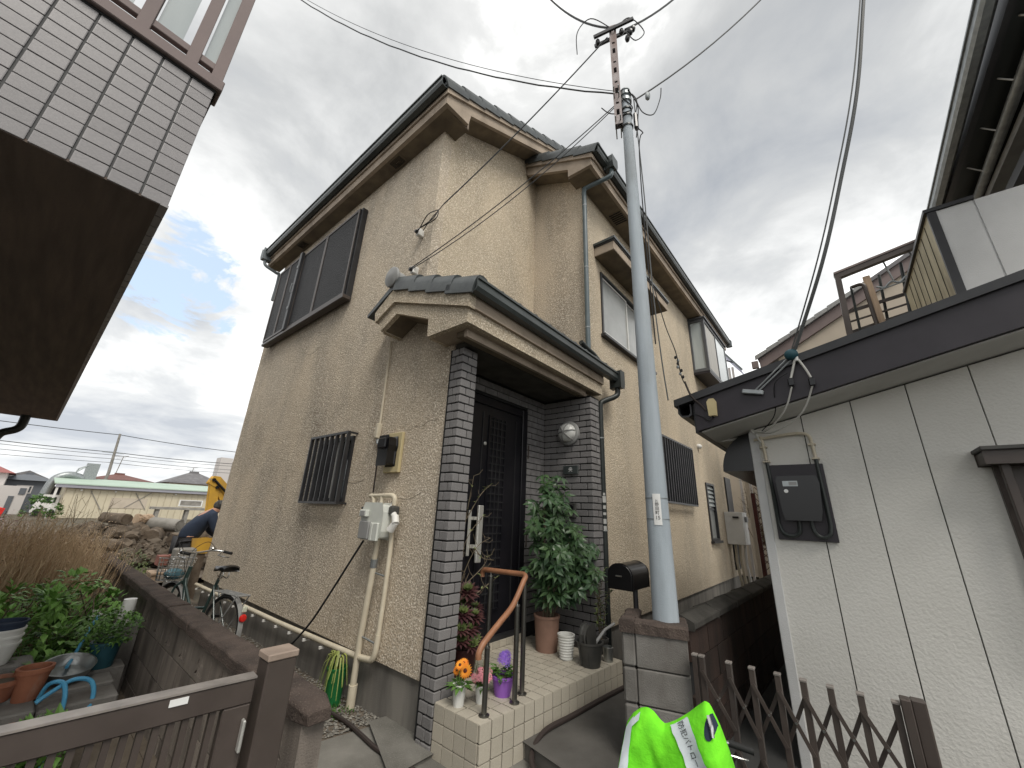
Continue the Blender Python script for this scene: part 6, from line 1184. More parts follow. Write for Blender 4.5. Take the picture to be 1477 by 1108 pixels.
# roof terrace with drying rails in front of it
BT = thing('roof_terrace', 'brown metal drying terrace frame on the roof behind the plum bargeboard', 'terrace', (7.6, -1.2, 3.2))
MB().bar((7.0, -.55, 5.185), (7.0, -2.1, 5.47), .08, .085).build('top_rail', 'bronze_brown', BT, bevel=.004); MB().bar((7.0, -.55, 5.243), (7.0, -2.1, 5.528), .10, .03).build('rail_cap', 'mauve', BT)
MB().bar((7.0, -.585, 5.15), (7.0, -.50, 2.75), .07, .09, (1, 0, 0)).build('upright', 'bronze_brown', BT, bevel=.004)
for (a, b, r_, m) in (((7.1, -.71, 5.02), (7.1, -.62, 2.75), .016, 'pipe_dark'), ((7.1, -1.29, 5.2), (7.1, -1.10, 2.75), .02, 'pipe_dark'), ((7.3, -1.07, 5.2), (7.3, -.90, 2.75), .018, 'pipe_dark')): MB().tube([a, b], r_, 8).build('upright', m, BT)
MB().bar((7.05, -.895, 5.10), (7.05, -.955, 2.9), .08, .05, (1, 0, 0)).build('wood_plank', 'wood', BT)
MB().tube(curve3([(7.02, -.70, 4.97), (7.02, -.80, 4.985), (7.02, -.845, 4.95), (7.02, -.85, 4.85)], 4) + [(7.02, -.862, 4.2), (7.02, -.87, 2.8)], .026, 8).build('rail', 'bronze_brown', BT, smooth=True)
for (za, zb) in ((4.685, 4.83), (4.35, 4.56), (4.10, 4.33), (4.52, 4.68)): MB().bar((7.25, -.60, za), (7.25, -1.7, zb), .03, .045 if za != 4.52 else .02).build('cross_rail', 'bronze_brown', BT)
hp_ = MB().tube(curve3([(7.05, -.97 - .082 * k, 4.87 + .014 * k + .028 * (-1) ** k) for k in range(8)], 4), .014, 6).tube([(7.05, -.96, 4.83), (7.05, -1.55, 4.93)], .010, 6).build('pole_holder', 'galv', BT, smooth=True)
MB().tube([(7.05, -1.12, 5.25), (7.05, -1.16, 4.92)], .012, 6).tube([(7.05, -1.40, 5.30), (7.05, -1.44, 4.97)], .012, 6).build('holder_strap', 'galv', hp_)
MB().box(6.9, 7.9, -2.2, -.45, 2.7, 2.78).build('deck', 'bronze_brown', BT)
CN = thing('blue_canopy', 'small terrace canopy of bluish plastic sheets beyond the bay window', 'canopy', (14, 1.9, 0))
MB().prism([(2.25, 7.1), (1.75, 6.35), (1.75, 6.38), (2.25, 7.13)], 'X', 13.6, 14.6).build('sheet', 'poly_blue', CN); MB().bar((13.58, 2.28, 7.17), (13.58, 1.68, 6.25), .05, .06).build('edge_rail', 'gutter_grey', CN); MB().bar((13.59, 2.25, 6.75), (13.59, 1.9, 6.55), .03, .04).build('edge_rail', 'bronze', CN)
for y in (2.2, 2.05, 1.95): MB().box(13.6, 13.66, y - .03, y + .03, 0, 6.4).build('post', 'far_white', CN)
NB2 = thing('far_tan_house', 'next house behind the tan stucco house seen under the blue canopy', 'house', (16, 2.2, 0)); MB().box(15, 18, .9, 6, 0, 5.6).build('wall', 'beige', NB2); MB().prism([(.6, 5.6), (6.3, 5.6), (3.4, 6.8)], 'X', 14.7, 18.3).build('roof', 'far_tile', NB2)

# ------------------------------------------------------------------ left garden
def bush(t, m, cx, cy, cz, rx, ry, rz, n, l0, l1, wr=.55, part='foliage'):
    b = MB(); c = Vector((cx, cy, cz)); done = 0
    cl_ = [(c + Vector((rnd(-1, 1) * rx, rnd(-1, 1) * ry, rnd(-1, 1) * rz)), rnd(.10, .2)) for _ in range(max(8, n // 60))]
    while done < n:
        q, rr = random.choice(cl_); d = sdir(rnd(-1, 1.4)); p = q + d * rr * rnd(.4, 1)
        e_ = ((p.x - cx) / rx) ** 2 + ((p.y - cy) / ry) ** 2 + ((p.z - cz) / rz) ** 2
        if e_ > 1.25 or p.z < -.02: done += .2; continue
        ln = rnd(l0, l1); b.leaf(p, (d + Vector((rnd(-.4, .4), rnd(-.4, .4), rnd(-.3, .3)))), (0, 0, 1), ln, ln * wr, .3, .12); done += 1
    return b.build(part, m, t)
HB = thing('hydrangea_bush', 'broad leafy green bush beside the block wall', 'bush', (.4, 5.7, 0)); bush(HB, 'leaf_bush', .36, 5.75, .40, .55, .85, .44, 4200, .045, .095); bush(HB, 'leaf_mid', .36, 5.3, .22, .52, .7, .3, 1700, .045, .09)
st = MB()
for k in range(24): p = Vector((.4 + rnd(-.3, .3), 5.7 + rnd(-.6, .6), 0)); st.tube([p, p + Vector((rnd(-.15, .15), rnd(-.15, .15), .4)), p + Vector((rnd(-.25, .25), rnd(-.2, .2), .75))], .006, 4)
st.build('stems', 'stem', HB)
DG = thing('dry_shrub', 'tall clump of brown dry twigs and seed heads behind the green bush', 'shrub', (.3, 8, 0)); a = MB(); b = MB()
for k in range(2600):
    p = Vector((rnd(-.7, .86), rnd(6.6, 9.6), -.03)); h_ = rnd(.85, 1.38) * (1 - .28 * max(0, p.x - .25)); q = p + Vector((rnd(-.10, .28), rnd(-.25, .2), h_)); m_ = p.lerp(q, .55) + Vector((rnd(-.05, .05), rnd(-.05, .05), 0)); s = Vector((rnd(-1, 1), rnd(-1, 1), 0)).normalized() * rnd(.003, .006)
    a.add([p - s, p + s, m_ + s, m_ - s, q], [(0, 1, 2, 3), (3, 2, 4)])
    for j in range(random.choice((1, 2, 3, 4))):
        r_ = m_.lerp(q, rnd(-.6, .9)); e_ = r_ + Vector((rnd(-.10, .14), rnd(-.12, .12), rnd(.05, .24))); a.add([r_ - s * .7, r_ + s * .7, e_], [(0, 1, 2)])
        if rnd(0, 1) < .7: b.leaf(e_, sdir(), (0, 0, 1), rnd(.02, .05), rnd(.01, .02))
a.build('twigs', 'straw', DG); b.build('seed_heads', 'straw_tip', DG)
PB = thing('blossom_shrub', 'pale pink blossom among the dry twigs by the garden edge', 'shrub', (-.1, 10, 0)); a = MB(); b = MB()
for k in range(60): p = Vector((rnd(-.6, .1), rnd(9.6, 10.6), 0)); q = p + Vector((rnd(-.2, .2), rnd(-.2, .2), rnd(.8, 1.30))); a.tube([p, q], .006, 4); [b.leaf(p.lerp(q, rnd(.6, 1)) + sdir() * .05, sdir(), (0, 0, 1), .05, .04) for _ in range(14)]
a.build('branches', 'stem', PB); setm('petal_blush', (.72, .55, .56), .7); b.build('blossom', 'petal_blush', PB)
YG = thing('yellow_green_weed', 'yellowish green weeds growing over the far end of the block wall', 'weed', (1.3, 8.6, 0)); bush(YG, 'leaf_lime', 1.34, 8.75, .36, .30, .55, .40, 900, .03, .06)
VR = thing('climbing_weeds', 'thin leafless weed stalks standing above the dry twigs', 'weed', (.7, 9, 0)); a = MB()
for k in range(12): p = Vector((rnd(.45, 1.0), 10 + rnd(-.3, .3), 0)); q = p + Vector((rnd(-.2, .2), 0, rnd(1.25, 1.65))); a.tube([p, p.lerp(q, .5) + Vector((rnd(-.06, .06), 0, 0)), q], [.007, .005, .003], 4); [a.tube([p.lerp(q, f), p.lerp(q, f) + Vector((rnd(-.15, .15), 0, .12))], .003, 4) for f in (.6, .75, .9)]
a.build('stalks', 'stem', VR)
# pots and clutter behind the gate
PLT = thing('planter_bench', 'grey concrete block bench carrying the garden pots', 'bench', (.45, 4.4, 0))
for i, (x, y, h_) in enumerate(((.24, 4.25, .27), (.63, 4.27, .25), (.24, 4.50, .29), (.63, 4.52, .27), (.20, 4.76, .42))): rbox('block', 'block_grey', PLT, x - .19, x + .19, y - .118, y + .118, -.02, h_, .01)
def garden_pot(name, label, m, x, y, z, r0, r1, h, cat='plant pot', soil=True):
    t = thing(name, label, cat, (x, y, z)); pot(t, 'pot', m, x, y, z, r0, r1, h, .014, 0, soil); return t
garden_pot('terracotta_pot', 'empty terracotta pot beside the tin basin behind the gate', 'terracotta', .385, 4.38, .27, .06, .082, .185)
garden_pot('terracotta_pot', 'wide pale terracotta pot next to the upright terracotta pot behind the gate', 'terracotta', .245, 4.42, .285, .075, .105, .12); garden_pot('terracotta_pot', 'dark glazed terracotta pot low behind the gate rail', 'terracotta', .27, 4.06, -.02, .08, .105, .25)
TB = thing('tin_basin', 'round tin basin leaning behind the terracotta pot', 'basin', (.55, 4.56, .27)); MB().lathe([(.001, 0), (.09, .002), (.12, .03), (.14, .09), (.148, .092), (.144, .085), (.125, .03), (.09, .012), (.001, .012)], (.56, 4.58, .30), 28, (.05, -.25, .95)).build('basin', 'tin', TB, smooth=True)
BPt = thing('blue_potted_plant', 'bushy small leaved plant with white flowers in a dark teal pot by the block wall', 'potted plant', (.74, 4.72, .3)); pot(BPt, 'pot', 'pot_blue', .76, 4.72, .29, .07, .092, .18); bush(BPt, 'leaf_mid', .75, 4.72, .56, .17, .17, .13, 1300, .018, .036, .7)
fl = MB()
for k in range(16): daisy(fl, (.72 + rnd(-.12, .12), 4.68 + rnd(-.12, .12), rnd(.64, .70)), Vector((rnd(-.4, .2), rnd(-.6, 0), 1)).normalized(), .014, 6, 1)
fl.build('petals', 'petal_white', BPt); rbox('stand', 'block_grey', BPt, .62, .90, 4.645, 4.86, -.02, .289)
WK = thing('white_tub', 'upturned white plastic tub behind the small leaved plant', 'tub', (.86, 5.05, .5)); MB().lathe([(.001, 0), (.05, 0), (.055, .01), (.046, .20), (.001, .20)], (.88, 5.06, .50), 16).build('tub', 'white_plastic', WK, smooth=True); rbox('stand', 'block_grey', WK, .76, .98, 4.96, 5.16, -.02, .50)
for k in range(4):
    t = thing('white_bucket', ('white plastic bucket at the bottom of the stack by the bush', 'white plastic bucket second in the stack by the bush', 'white plastic bucket third in the stack by the bush', 'dark navy bucket on top of the stack by the bush')[k], 'bucket', (.19, 4.76, .42 + k * .045)); pot(t, 'bucket', 'pot_white' if k < 3 else 'navy', .19, 4.76, .42 + k * .045, .08, .105, .13, .007, 0, False)
BHs = thing('blue_hose', 'coiled light blue garden hose lying over the block bench', 'hose', (.55, 4.2, .3)); MB().tube(curve3([(.44, 4.28, .285), (.46, 4.24, .37), (.52, 4.2, .375), (.545, 4.13, .30), (.55, 4.11, .16), (.56, 4.10, .0)], 6), .0125, 8).build('hose', 'hose_blue', BHs, smooth=True); MB().tube(curve3([(.42, 4.16, .30), (.48, 4.18, .34), (.57, 4.22, .375), (.66, 4.22, .345), (.69, 4.18, .25), (.65, 4.1, .14), (.56, 4.0, .05), (.5, 3.95, 0)], 6), .013, 8).build('hose', 'hose_blue', BHs, smooth=True); MB().tube(curve3([(.56, 4.6, .36), (.60, 4.75, .40), (.66, 4.95, .52), (.70, 5.02, .60)], 6), .011, 8).build('hose', 'hose_blue', BHs, smooth=True)
FP = thing('calla_plant', 'leafy plant with white tipped leaves just behind the gate rail', 'plant', (.45, 3.7, 0)); bush(FP, 'leaf_mid', .42, 3.72, .16, .15, .15, .18, 420, .05, .09, .5); bush(FP, 'petal_white', .38, 3.7, .34, .06, .06, .05, 26, .03, .06, .5, 'flowers'); st = MB()
for k in range(14): p = Vector((.43, 3.72, -.02)); st.tube([p, p + Vector((rnd(-.1, .1), rnd(-.1, .1), .36))], .004, 4)
st.build('stems', 'leaf_mid', FP)
TR = thing('white_tray', 'cracked white plastic tray lying behind the gate rail', 'tray', (.24, 3.6, .1)); MB().prism([(.08, 3.45), (.34, 3.45), (.34, 3.75), (.08, 3.75)], 'Z', .16, .19).build('tray', 'white_plastic', TR, bevel=.01); MB().box(.12, .30, 3.5, 3.7, -.02, .16).build('stand', 'block_grey', TR)

# ------------------------------------------------------------------ the yard beyond: heap, logs, pipes, digger, man
MD = MB(); nx_, ny_ = 34, 26
for i in range(nx_ + 1):
    for j in range(ny_ + 1):
        x = -1.0 + 6.5 * i / nx_; y = 10.5 + 9 * j / ny_; u = (x - 1.4) / 2.6; v_ = (y - 15.5) / 4.2
        h_ = .62 * math.exp(-u * u * 1.1 - v_ * v_) + .14 * math.sin(x * 5.1 + y) * math.sin(y * 3.3) * math.exp(-v_ * v_) + rnd(-.05, .05); MD.v.append(Vector((x, y, -.08 + max(0, h_))))
MD.f = [(i * (ny_ + 1) + j, (i + 1) * (ny_ + 1) + j, (i + 1) * (ny_ + 1) + j + 1, i * (ny_ + 1) + j + 1) for i in range(nx_) for j in range(ny_)]; MD.mi = [0] * len(MD.f)
tag(MD.build('earth_heap', 'soil', smooth=True), 'low heap of grey brown earth and rubble beyond the block wall', 'earth heap')
def log(label, a, b, r, m, hollow=False, name='log', cat='log'):
    t = thing(name, label, cat, a); a, b = Vector(a), Vector(b); n = 8; d = (b - a)
    if hollow:
        ln = d.length; q_ = MB().lathe([(r * .72, 0), (r, 0), (r * 1.02, ln * .25), (r, ln * .5), (r * 1.03, ln * .75), (r, ln), (r * .72, ln), (r * .7, ln * .5), (r * .72, 0.001)], a, 18, d.normalized())
        for v_ in q_.v: v_ += Vector((rnd(-1, 1), rnd(-1, 1), rnd(-1, 1))) * r * .07
        q_.build('shell', m, t, smooth=True)
    else:
        q_ = MB().tube([a.lerp(b, k / n) + Vector((rnd(-.02, .02), rnd(-.02, .02), rnd(-.02, .02))) for k in range(n + 1)], [r * rnd(.8, 1.1) for _ in range(n + 1)], 12)
        for v_ in q_.v: v_ += Vector((rnd(-1, 1), rnd(-1, 1), rnd(-1, 1))) * r * .13
        q_.build('trunk', m, t)
log('broken hollow brown pipe with its mouth towards the bicycle', (2.22, 12.9, .66), (2.6, 13.9, .74), .195, 'log', True, 'hollow_pipe', 'pipe')
log('pale grey hollow log lying on top of the earth heap', (2.80, 13.2, .93), (2.2, 13.9, .97), .15, 'log_grey', True)
log('dark hollow log at the crest of the earth heap', (1.72, 12.9, 1.08), (1.42, 13.6, 1.10), .12, 'log', True)
log('thick brown log half sunk in the earth heap', (1.5, 12.9, .78), (2.1, 13.1, .80), .17, 'log'); log('rough brown log beside the hollow pipe', (2.6, 12.6, .60), (3.1, 12.8, .66), .18, 'log'); log('short brown stump between the logs on the heap', (1.85, 12.6, .66), (2.0, 13.2, .88), .13, 'log'); log('small reddish log end below the long table', (1.98, 13.6, 1.06), (2.3, 13.8, 1.06), .12, 'wood')
log('long grey brown log low on the front of the heap', (1.0, 12.4, .62), (1.8, 12.2, .55), .14, 'log')
rb2 = MB()
for k in range(420):
    x, y = rnd(.9, 3.4), rnd(11.5, 14.2); z = .15 + .75 * math.exp(-((x - 1.7) / 1.5) ** 2) * (y - 11) / 3; rb2.cur = random.choice((0, 0, 1)); s_ = rnd(.04, .15); c = Vector((x, y, z)); k0 = len(rb2.v); rb2.ball(c, (s_ * rnd(.7, 1.5), s_ * rnd(.7, 1.5), s_ * rnd(.5, 1)), 6, 4)
    for v_ in rb2.v[k0:]: v_ += Vector((rnd(-.3, .3), rnd(-.3, .3), rnd(-.3, .3))) * s_
tag(rb2.build('rubble', 'soil', mats=['soil', 'log']), kind='stuff')
for k in range(3):
    t = thing('red_brick_stack', ('red brick lying at the foot of the heap behind the basket', 'red brick lying on edge beside the other behind the basket', 'broken red brick under the two others behind the basket')[k], 'brick', (1.9 + k * .12, 9.5, .5)); rbox('brick', 'brick_red', t, 1.86 + k * .16, 2.0 + k * .16, 9.5, 9.75, .44 - .1 * (k == 2), .60 - .1 * (k == 2), .006)
BSt = thing('brick_pile', 'grey pallet carrying the loose red bricks', 'pallet', (2.05, 9.6, 0)); rbox('deck', 'wood', BSt, 1.8, 2.45, 9.4, 9.85, .30, .338); [rbox('leg', 'wood', BSt, x, x + .06, 9.42, 9.83, -.05, .2995) for x in (1.82, 2.1, 2.37)]
TBL = thing('work_table', 'long weathered wooden table against the cream shed', 'table', (8.4, 38, 0)); rbox('top', 'log_grey', TBL, 6.1, 10.2, 37.6, 38.4, .88, 1.05); [rbox('leg', 'log_grey', TBL, x, x + .2, 37.7, 38.3, -.05, .8795) for x in (6.4, 8.1, 9.6)]
# digger
EX = thing('excavator', 'yellow excavator arm raised behind the bending man', 'excavator', (4.6, 15, 0))
def plate(pts, y0, y1, nm, m='machine_yellow'): return MB().prism(pts, 'Y', y0, y1).build(nm, m, EX, bevel=.03)
plate([(3.76, 1.10), (3.95, 1.10), (3.80, 2.10), (3.64, 2.12)], 14.9, 15.15, 'dipper_arm'); plate([(3.58, 2.10), (3.66, 2.28), (3.80, 2.27), (4.30, 1.80), (5.2, 1.35), (5.2, 1.05), (4.22, 1.62), (3.84, 2.03), (3.72, 2.02)], 14.88, 15.17, 'boom'); plate([(3.86, 2.0), (4.28, 1.62), (4.24, 1.44), (4.05, 1.36), (4.06, 1.52), (3.84, 1.86)], 14.93, 15.12, 'link'); MB().tube([(3.70, 14.86, 2.17), (4.2, 14.86, 1.72)], .035, 10).build('hydraulic_ram', 'black_plastic', EX, smooth=True)
for (x, z) in ((3.66, 2.19), (3.8, 1.98), (4.15, 1.55)): MB().lathe([(.05, 0), (.05, .36)], (x, 14.84, z), 12, (0, 1, 0)).build('pivot_pin', 'black_plastic', EX)
plate([(3.5, .1), (4.0, .1), (4.1, .5), (3.95, 1.12), (3.76, 1.12), (3.55, .75)], 14.8, 15.2, 'bucket', 'log'); plate([(4.9, .55), (6.6, .55), (6.6, 2.4), (5.4, 2.4), (4.9, 1.9)], 15.25, 16.2, 'cab'); MB().box(4.4, 6.9, 14.3, 14.7, -.05, .5).box(4.4, 6.9, 15.4, 15.8, -.05, .5).build('track', 'rubber', EX, bevel=.1, seg=2)
YX = thing('yellow_crate', 'yellow plastic crate on a dark stand at the house corner', 'crate', (2.45, 9.3, 0)); MB().prism([(2.12, .70), (2.34, .70), (2.37, .93), (2.09, .93)], 'Y', 8.75, 9.0).build('crate', 'machine_yellow', YX, bevel=.01); rbox('stand', 'log', YX, 2.20, 2.33, 8.77, 8.98, -.05, .6995)
GBx = thing('grey_mesh_box', 'pale grey mesh box behind the bicycle basket', 'box', (1.95, 8.4, 0)); rbox('box', 'log_grey', GBx, 1.84, 2.12, 8.45, 8.7, -.05, .80, .02)
# man bending forward
def skin(name, m, parent, verts, edges, radii, sub=2):
    me = bpy.data.meshes.new(name); off = wl(parent); me.from_pydata([tuple(Vector(v) - off) for v in verts], edges, []); o = bpy.data.objects.new(name, me); COL.objects.link(o); o.parent = parent; WL[o.name] = off; me.materials.append(MT[m])
    s = o.modifiers.new('skin', 'SKIN'); s.use_smooth_shade = True
    for i, r_ in enumerate(radii): me.skin_vertices[0].data[i].radius = r_ if isinstance(r_, tuple) else (r_, r_)
    me.skin_vertices[0].data[0].use_root = True; o.modifiers.new('sub', 'SUBSURF').levels = sub; o.modifiers['sub'].render_levels = sub; return o
mx, my = 2.02, 9.0
MN = thing('person', 'person in a navy jacket bending forward beside the corner of the house', 'person', (mx, my, 0))
J = {'pel': (mx + .0, my, .84), 'sp': (mx + .09, my, 1.07), 'ch': (mx + .22, my, 1.27), 'nk': (mx + .34, my, 1.39), 'hd': (mx + .42, my - .01, 1.455), 'hl': (mx + .01, my + .1, .82), 'hr': (mx + .01, my - .1, .82), 'kl': (mx + .10, my + .12, .43), 'kr': (mx + .06, my - .12, .43), 'al': (mx - .02, my + .12, .05), 'ar': (mx - .06, my - .12, .05), 'tl': (mx + .14, my + .12, -.01), 'tr': (mx + .10, my - .12, -.01),
     'shl': (mx + .27, my + .19, 1.30), 'shr': (mx + .27, my - .19, 1.30), 'el': (mx + .40, my + .23, 1.04), 'er': (mx + .38, my - .24, 1.03), 'wl': (mx + .58, my + .15, .90), 'wr': (mx + .57, my - .17, .89)}
K = list(J); ix = {k: i for i, k in enumerate(K)}; E_ = lambda *a: [(ix[p], ix[q]) for p, q in a]
skin('body', 'skin', MN, [J[k] for k in K], E_(('pel', 'sp'), ('sp', 'ch'), ('ch', 'nk'), ('nk', 'hd'), ('pel', 'hl'), ('hl', 'kl'), ('kl', 'al'), ('al', 'tl'), ('pel', 'hr'), ('hr', 'kr'), ('kr', 'ar'), ('ar', 'tr'), ('ch', 'shl'), ('shl', 'el'), ('el', 'wl'), ('ch', 'shr'), ('shr', 'er'), ('er', 'wr')), [.13 if k == 'pel' else .12 if k == 'sp' else .13 if k == 'ch' else .055 if k == 'nk' else .095 if k == 'hd' else .085 if k[0] == 'h' else .055 if k[0] == 'k' else .04 if k[0] in 'at' else .06 if k[:2] == 'sh' else .04 if k[0] == 'e' else .026 for k in K])
jv = ['pel', 'sp', 'ch', 'nk', 'shl', 'el', 'wl', 'shr', 'er', 'wr']; jx = {k: i for i, k in enumerate(jv)}
skin('jacket', 'navy', MN, [J[k] for k in jv], [(jx[a], jx[b]) for a, b in (('pel', 'sp'), ('sp', 'ch'), ('ch', 'nk'), ('ch', 'shl'), ('shl', 'el'), ('el', 'wl'), ('ch', 'shr'), ('shr', 'er'), ('er', 'wr'))], [(.155, .17), (.155, .18), (.15, .19), .075, .092, .068, .046, .092, .068, .046])
tv = ['pel', 'hl', 'kl', 'al', 'hr', 'kr', 'ar']; jx = {k: i for i, k in enumerate(tv)}
skin('trousers', 'trousers', MN, [J[k] for k in tv], [(jx[a], jx[b]) for a, b in (('pel', 'hl'), ('hl', 'kl'), ('kl', 'al'), ('pel', 'hr'), ('hr', 'kr'), ('kr', 'ar'))], [.145, .105, .075, .06, .105, .075, .06])
hd_ = Vector(J['hd']); MB().ball(hd_ + Vector((-.02, 0, .035)), (.108, .092, .095), 14, 9).build('hair', 'hair', MN, smooth='all')
MB().ball(hd_ + Vector((.045, -.005, -.02)), (.085, .075, .10), 14, 9).build('face', 'skin', MN, smooth='all'); MB().ball(hd_ + Vector((.0, -.093, -.015)), (.022, .012, .032), 8, 6).build('ear', 'skin', MN, smooth='all'); MB().ball(hd_ + Vector((.0, .083, -.015)), (.022, .012, .032), 8, 6).build('ear', 'skin', MN, smooth='all'); MB().ball(hd_ + Vector((.13, -.005, -.035)), (.02, .014, .025), 8, 6).build('nose', 'skin', MN, smooth='all')
for s in ('l', 'r'):
    w_ = Vector(J['w' + s]); hm = MB(); hm.ball(w_ + Vector((.05, 0, -.03)), (.05, .038, .022), 10, 6)
    for k in range(4): o_ = Vector((.085, -.03 + .02 * k, -.045)); hm.tube([w_ + o_, w_ + o_ + Vector((.035, 0, -.02)), w_ + o_ + Vector((.05 + .008 * (k in (1, 2)), 0, -.05))], [.0095, .009, .007], 6)
    hm.tube([w_ + Vector((.03, .03, -.03)), w_ + Vector((.06, .055, -.045)), w_ + Vector((.09, .05, -.06))], [.011, .01, .008], 6); hm.build('hand', 'skin', MN, smooth='all')
    f_ = Vector(J['a' + s]); MB().ball(f_ + Vector((.06, 0, -.035)), (.13, .05, .05), 10, 6).build('shoe', 'rubber', MN, smooth='all')

# ------------------------------------------------------------------ far background
SH = thing('cream_shed', 'long low cream panelled shed with pale green roof and grey fascia', 'shed', (7, 46, 0)); Ys = 45.0
MB().box(2.1, 14, Ys + .02, Ys + 6, -.05, 2.25).build('wall', 'shed_wall', SH)
for k in range(26): rbox('wall_panel', 'shed_wall', SH, 2.15 + k * .45, 2.585 + k * .45, Ys - .02, Ys + .0195, -.05, 2.12, .02)
MB().bar((3.4, Ys - .06, 2.0), (4.3, Ys - .06, .6), .04, .05).bar((5.6, Ys - .06, .8), (7.0, Ys - .06, 2.05), .04, .05).bar((6.0, Ys - .07, 2.0), (6.9, Ys - .07, .7), .04, .05).bar((11.2, Ys - .06, 2.0), (12.0, Ys - .06, .6), .04, .05).build('brace', 'log_grey', SH)
rbox('fascia', 'shed_fascia', SH, 1.5, 14, Ys - .35, Ys - .1, 2.13, 2.36); MB().prism([(Ys - .4, 2.365), (Ys + 6.2, 3.0), (Ys + 6.2, 3.06), (Ys - .4, 2.44)], 'X', 1.4, 14.1).build('roof', 'shed_roof', SH)
wn = MB().box(9.0, 10.7, Ys - .05, Ys - .021, 1.05, 1.60).build('window', 'paint_white', SH); MB().box(9.1, 10.6, Ys - .06, Ys - .0505, 1.12, 1.53).build('pane', 'log_grey', wn); rbox('sign_panel', 'beige', SH, 4.7, 6.9, Ys - .05, Ys - .021, .75, 1.55)
for x in (2.9, 4.8, 8.6): MB().ball((x, Ys - .15, 2.0), .07, 8, 6).build('lamp', 'paint_white', SH)
rbox('downpipe', 'white_plastic', SH, 1.55, 1.68, Ys - .3, Ys - .17, -.05, 2.13)
def far_house(name, label, x0, x1, y, zw_, zr_, wm, rm, win=(), cat='house'):
    t = thing(name, label, cat, ((x0 + x1) / 2, y + 3, 0)); MB().box(x0, x1, y, y + 6, -.05, zw_).build('wall', wm, t); c = (x0 + x1) / 2; w_ = (x1 - x0)
    MB().add([(x0 - .4, y - .4, zw_), (x1 + .4, y - .4, zw_), (x1 + .4, y + 6.4, zw_), (x0 - .4, y + 6.4, zw_), (c - w_ * .08, y + 3, zr_), (c + w_ * .08, y + 3, zr_)], [(0, 1, 5, 4), (1, 2, 5), (2, 3, 4, 5), (3, 0, 4), (3, 2, 1, 0)]).build('roof', rm, t); MB().bar((c - w_ * .09, y + 3, zr_ + .05), (c + w_ * .09, y + 3, zr_ + .05), .25, .2).build('ridge', rm, t)
    for (a, b, z0, z1) in win: f_ = MB().box(a, b, y - .05, y - .005, z0, z1).build('window', 'far_white', t); MB().box(a + .08, b - .08, y - .06, y - .0505, z0 + .08, z1 - .08).build('pane', 'glass_dark', f_)
    return t
far_house('brown_roof_house', 'house with reddish brown hipped roof behind the cream shed', 4.3, 9.2, 62, 3.4, 4.15, 'beige', 'far_brown', ((5, 6.2, 2.2, 3.0),)); far_house('grey_tiled_house', 'house with grey tiled hipped roof and cream eave behind the cream shed', 10.9, 16.4, 62, 3.55, 5.05, 'beige', 'far_tile', ((12, 13.5, 2.5, 3.2), (14, 15.2, 2.5, 3.2)))
far_house('grey_box_house', 'dark grey modern house with low hipped roof beside the white house', -1.4, 1.6, 58, 2.75, 3.4, 'far_grey', 'far_grey', ((-.4, .6, 1.6, 2.3),)); far_house('red_roof_house', 'white house with red roof at the garden edge', -4.6, -1.1, 55, 3.2, 4.2, 'far_white', 'far_red', ((-2.4, -1.6, 1.4, 2.2),))
WHs = thing('white_box_house', 'low white modern house with grey door before the dark grey house', 'house', (-.8, 53, 0)); MB().box(-3, .35, 52, 55, -.05, 2.15).build('wall', 'far_white', WHs); MB().box(-.55, -.25, 51.94, 51.995, -.05, 1.35).build('door', 'far_grey', WHs); MB().box(-.1, .25, 51.94, 51.995, 1.5, 2.0).build('window', 'far_grey', WHs)
FB = thing('round_bush', 'round dark green bush in front of the far white house', 'bush', (1.2, 40, 0)); bush(FB, 'leaf_mid', 1.15, 40, .75, 1.0, .8, .75, 1500, .09, .16); MB().tube([(1.15, 40, -.05), (1.15, 40, .8)], .06, 6).build('trunk', 'stem', FB)
RC = thing('red_car', 'red car parked at the edge of the far lot', 'car', (-1.5, 44, 0)); MB().prism([(-3.4, .1), (-.5, .1), (-.45, .5), (-1.0, .62), (-1.5, .98), (-2.7, .98), (-3.2, .62), (-3.45, .55)], 'Y', 43.2, 44.8).build('body', 'red', RC, bevel=.08, seg=2); MB().prism([(-1.15, .65), (-1.55, .92), (-2.65, .92), (-3.0, .65)], 'Y', 43.17, 43.199).build('window', 'glass_dark', RC); [MB().lathe([(.2, 0), (.3, .0), (.3, .2), (.2, .2)], (x, 43.15, .2), 16, (0, 1, 0)).build('wheel', 'rubber', RC) for x in (-1.0, -2.8)]
WCr = thing('white_car', 'white van glimpsed at the corner of the cream shed', 'van', (2.0, 47, 0)); MB().prism([(.9, .3), (2.0, .3), (2.0, 1.5), (1.3, 1.5), (1.0, 1.0)], 'Y', 47.5, 49.5).build('body', 'paint_white', WCr, bevel=.08); MB().prism([(1.15, 1.0), (1.9, 1.0), (1.9, 1.4), (1.35, 1.4)], 'Y', 47.46, 47.499).build('window', 'glass_dark', WCr); [MB().lathe([(.2, 0), (.28, 0), (.28, .2), (.2, .2)], (x, 47.45, .25), 14, (0, 1, 0)).build('wheel', 'rubber', WCr) for x in (1.2, 1.8)]
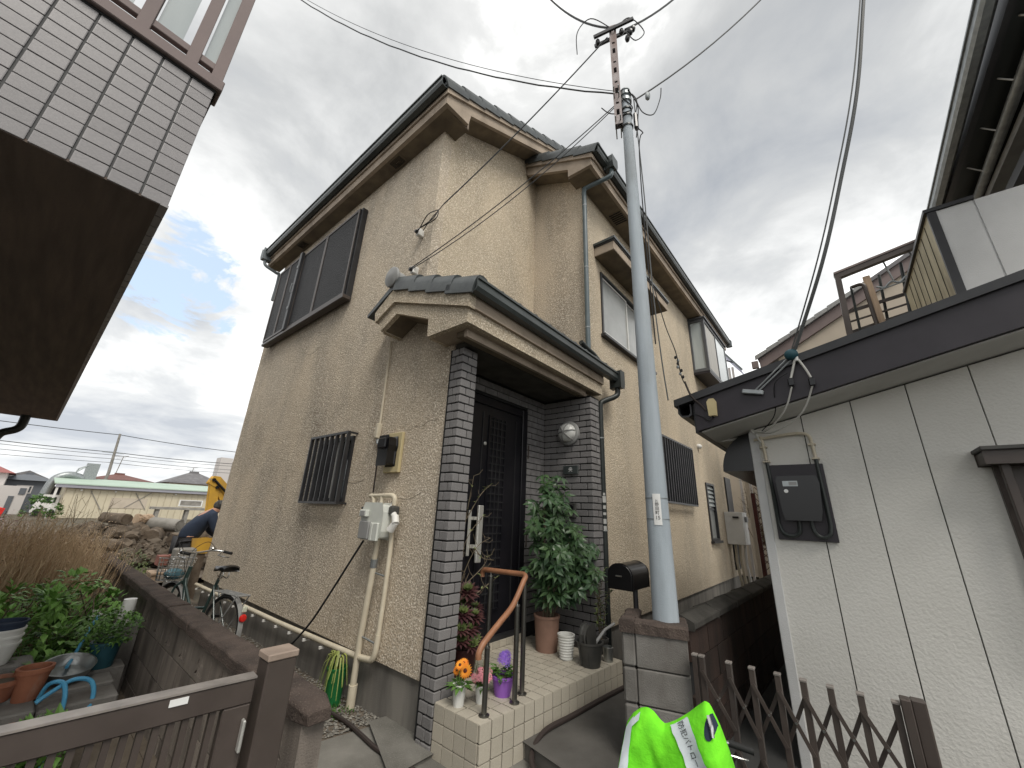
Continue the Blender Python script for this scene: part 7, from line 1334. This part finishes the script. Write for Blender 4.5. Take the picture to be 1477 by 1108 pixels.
DU = thing('rooftop_duct', 'grey ducts and box vent on the end of the cream shed', 'duct', (3, 50, 2)); MB().box(3.0, 3.8, 50, 50.8, 2.4, 4.3).build('box', 'galv', DU); MB().tube(curve3([(1.2, 50, -.05), (1.25, 50, 1.6), (1.5, 50, 2.8), (2.2, 50, 3.2), (3.0, 50.2, 3.0)], 6), .3, 10).build('duct', 'galv', DU, smooth=True); MB().tube([(2.0, 50, 3.0), (3.0, 50, 4.0)], .05, 6).tube([(2.4, 50, 3.1), (2.6, 50, 3.8), (3.1, 50, 4.1)], .05, 6).build('handrail', 'galv', DU); MB().box(2.6, 3.2, 49.8, 51, -.05, 2.4).build('base', 'log_grey', DU)
TWR = thing('far_tower', 'pale slab block and grey tower seen past the house edge', 'tower', (16, 64, 0)); MB().box(15.9, 17.3, 64, 66, -.05, 7.3).build('slab', 'far_white', TWR); MB().box(17.35, 20, 66, 68, -.05, 7.0).build('block', 'far_grey', TWR)
FP2 = thing('far_pole', 'distant leaning utility pole behind the cream shed', 'utility pole', (5.4, 60, 0)); MB().tube([(5.0, 60, -.05), (5.35, 60, 4), (5.15, 60, 8.2)], [.16, .14, .1], 10).build('pole', 'log_grey', FP2, smooth=True); MB().box(4.3, 6.0, 59.95, 60.05, 6.1, 6.2).build('cross_arm', 'galv', FP2)
for k, (za, zm_, zb) in enumerate(((8.1, 8.1, 7.9), (6.4, 6.2, 6.5), (6.1, 5.9, 6.2), (5.6, 5.5, 5.7), (5.1, 5.1, 5.3))): wire('distant power line %s beyond the cream shed' % ('strung highest', 'second from the top', 'third from the top', 'fourth from the top', 'strung lowest')[k], sag((-8, 60, za), (5.15, 60, zm_), .12, 8) + sag((5.15, 60, zm_), (20, 60, zb), .2, 8), .035 if k < 2 else .022)
for k, (x, z) in enumerate(((6.3, 6.2), (13.2, 5.6))): AN = thing('tv_antenna', ('thin television antenna above the brown roof', 'thin television antenna above the grey tiled roof')[k], 'antenna', (x, 64, 0)); MB().tube([(x, 65, 3.0), (x + .25, 65, z)], .04, 5).tube([(x - .5, 65, z - .05), (x + .7, 65, z + .1)], .03, 5).tube([(x - .3, 65, z - .25), (x + .5, 65, z - .1)], .02, 5).build('antenna', 'log_grey', AN)
# an unbroken row of low roofs closes the horizon
HZ = MB()
for k in range(46):
    a = -130 + k * 9; h_ = rnd(2.5, 5.5); HZ.box(a, a + rnd(6, 9), 150 + rnd(0, 20), 175, -.05, h_); HZ.prism([(a - .5, h_), (a + 8, h_), (a + 4, h_ + rnd(1, 2))], 'Y', 150, 172)
tag(HZ.build('distant_town', 'far_tile'), kind='stuff')
for o_ in scene.objects:
    if o_.type == 'MESH' and len(o_.data.materials) == 0: o_.data.materials.append(MT['mid_grey'])
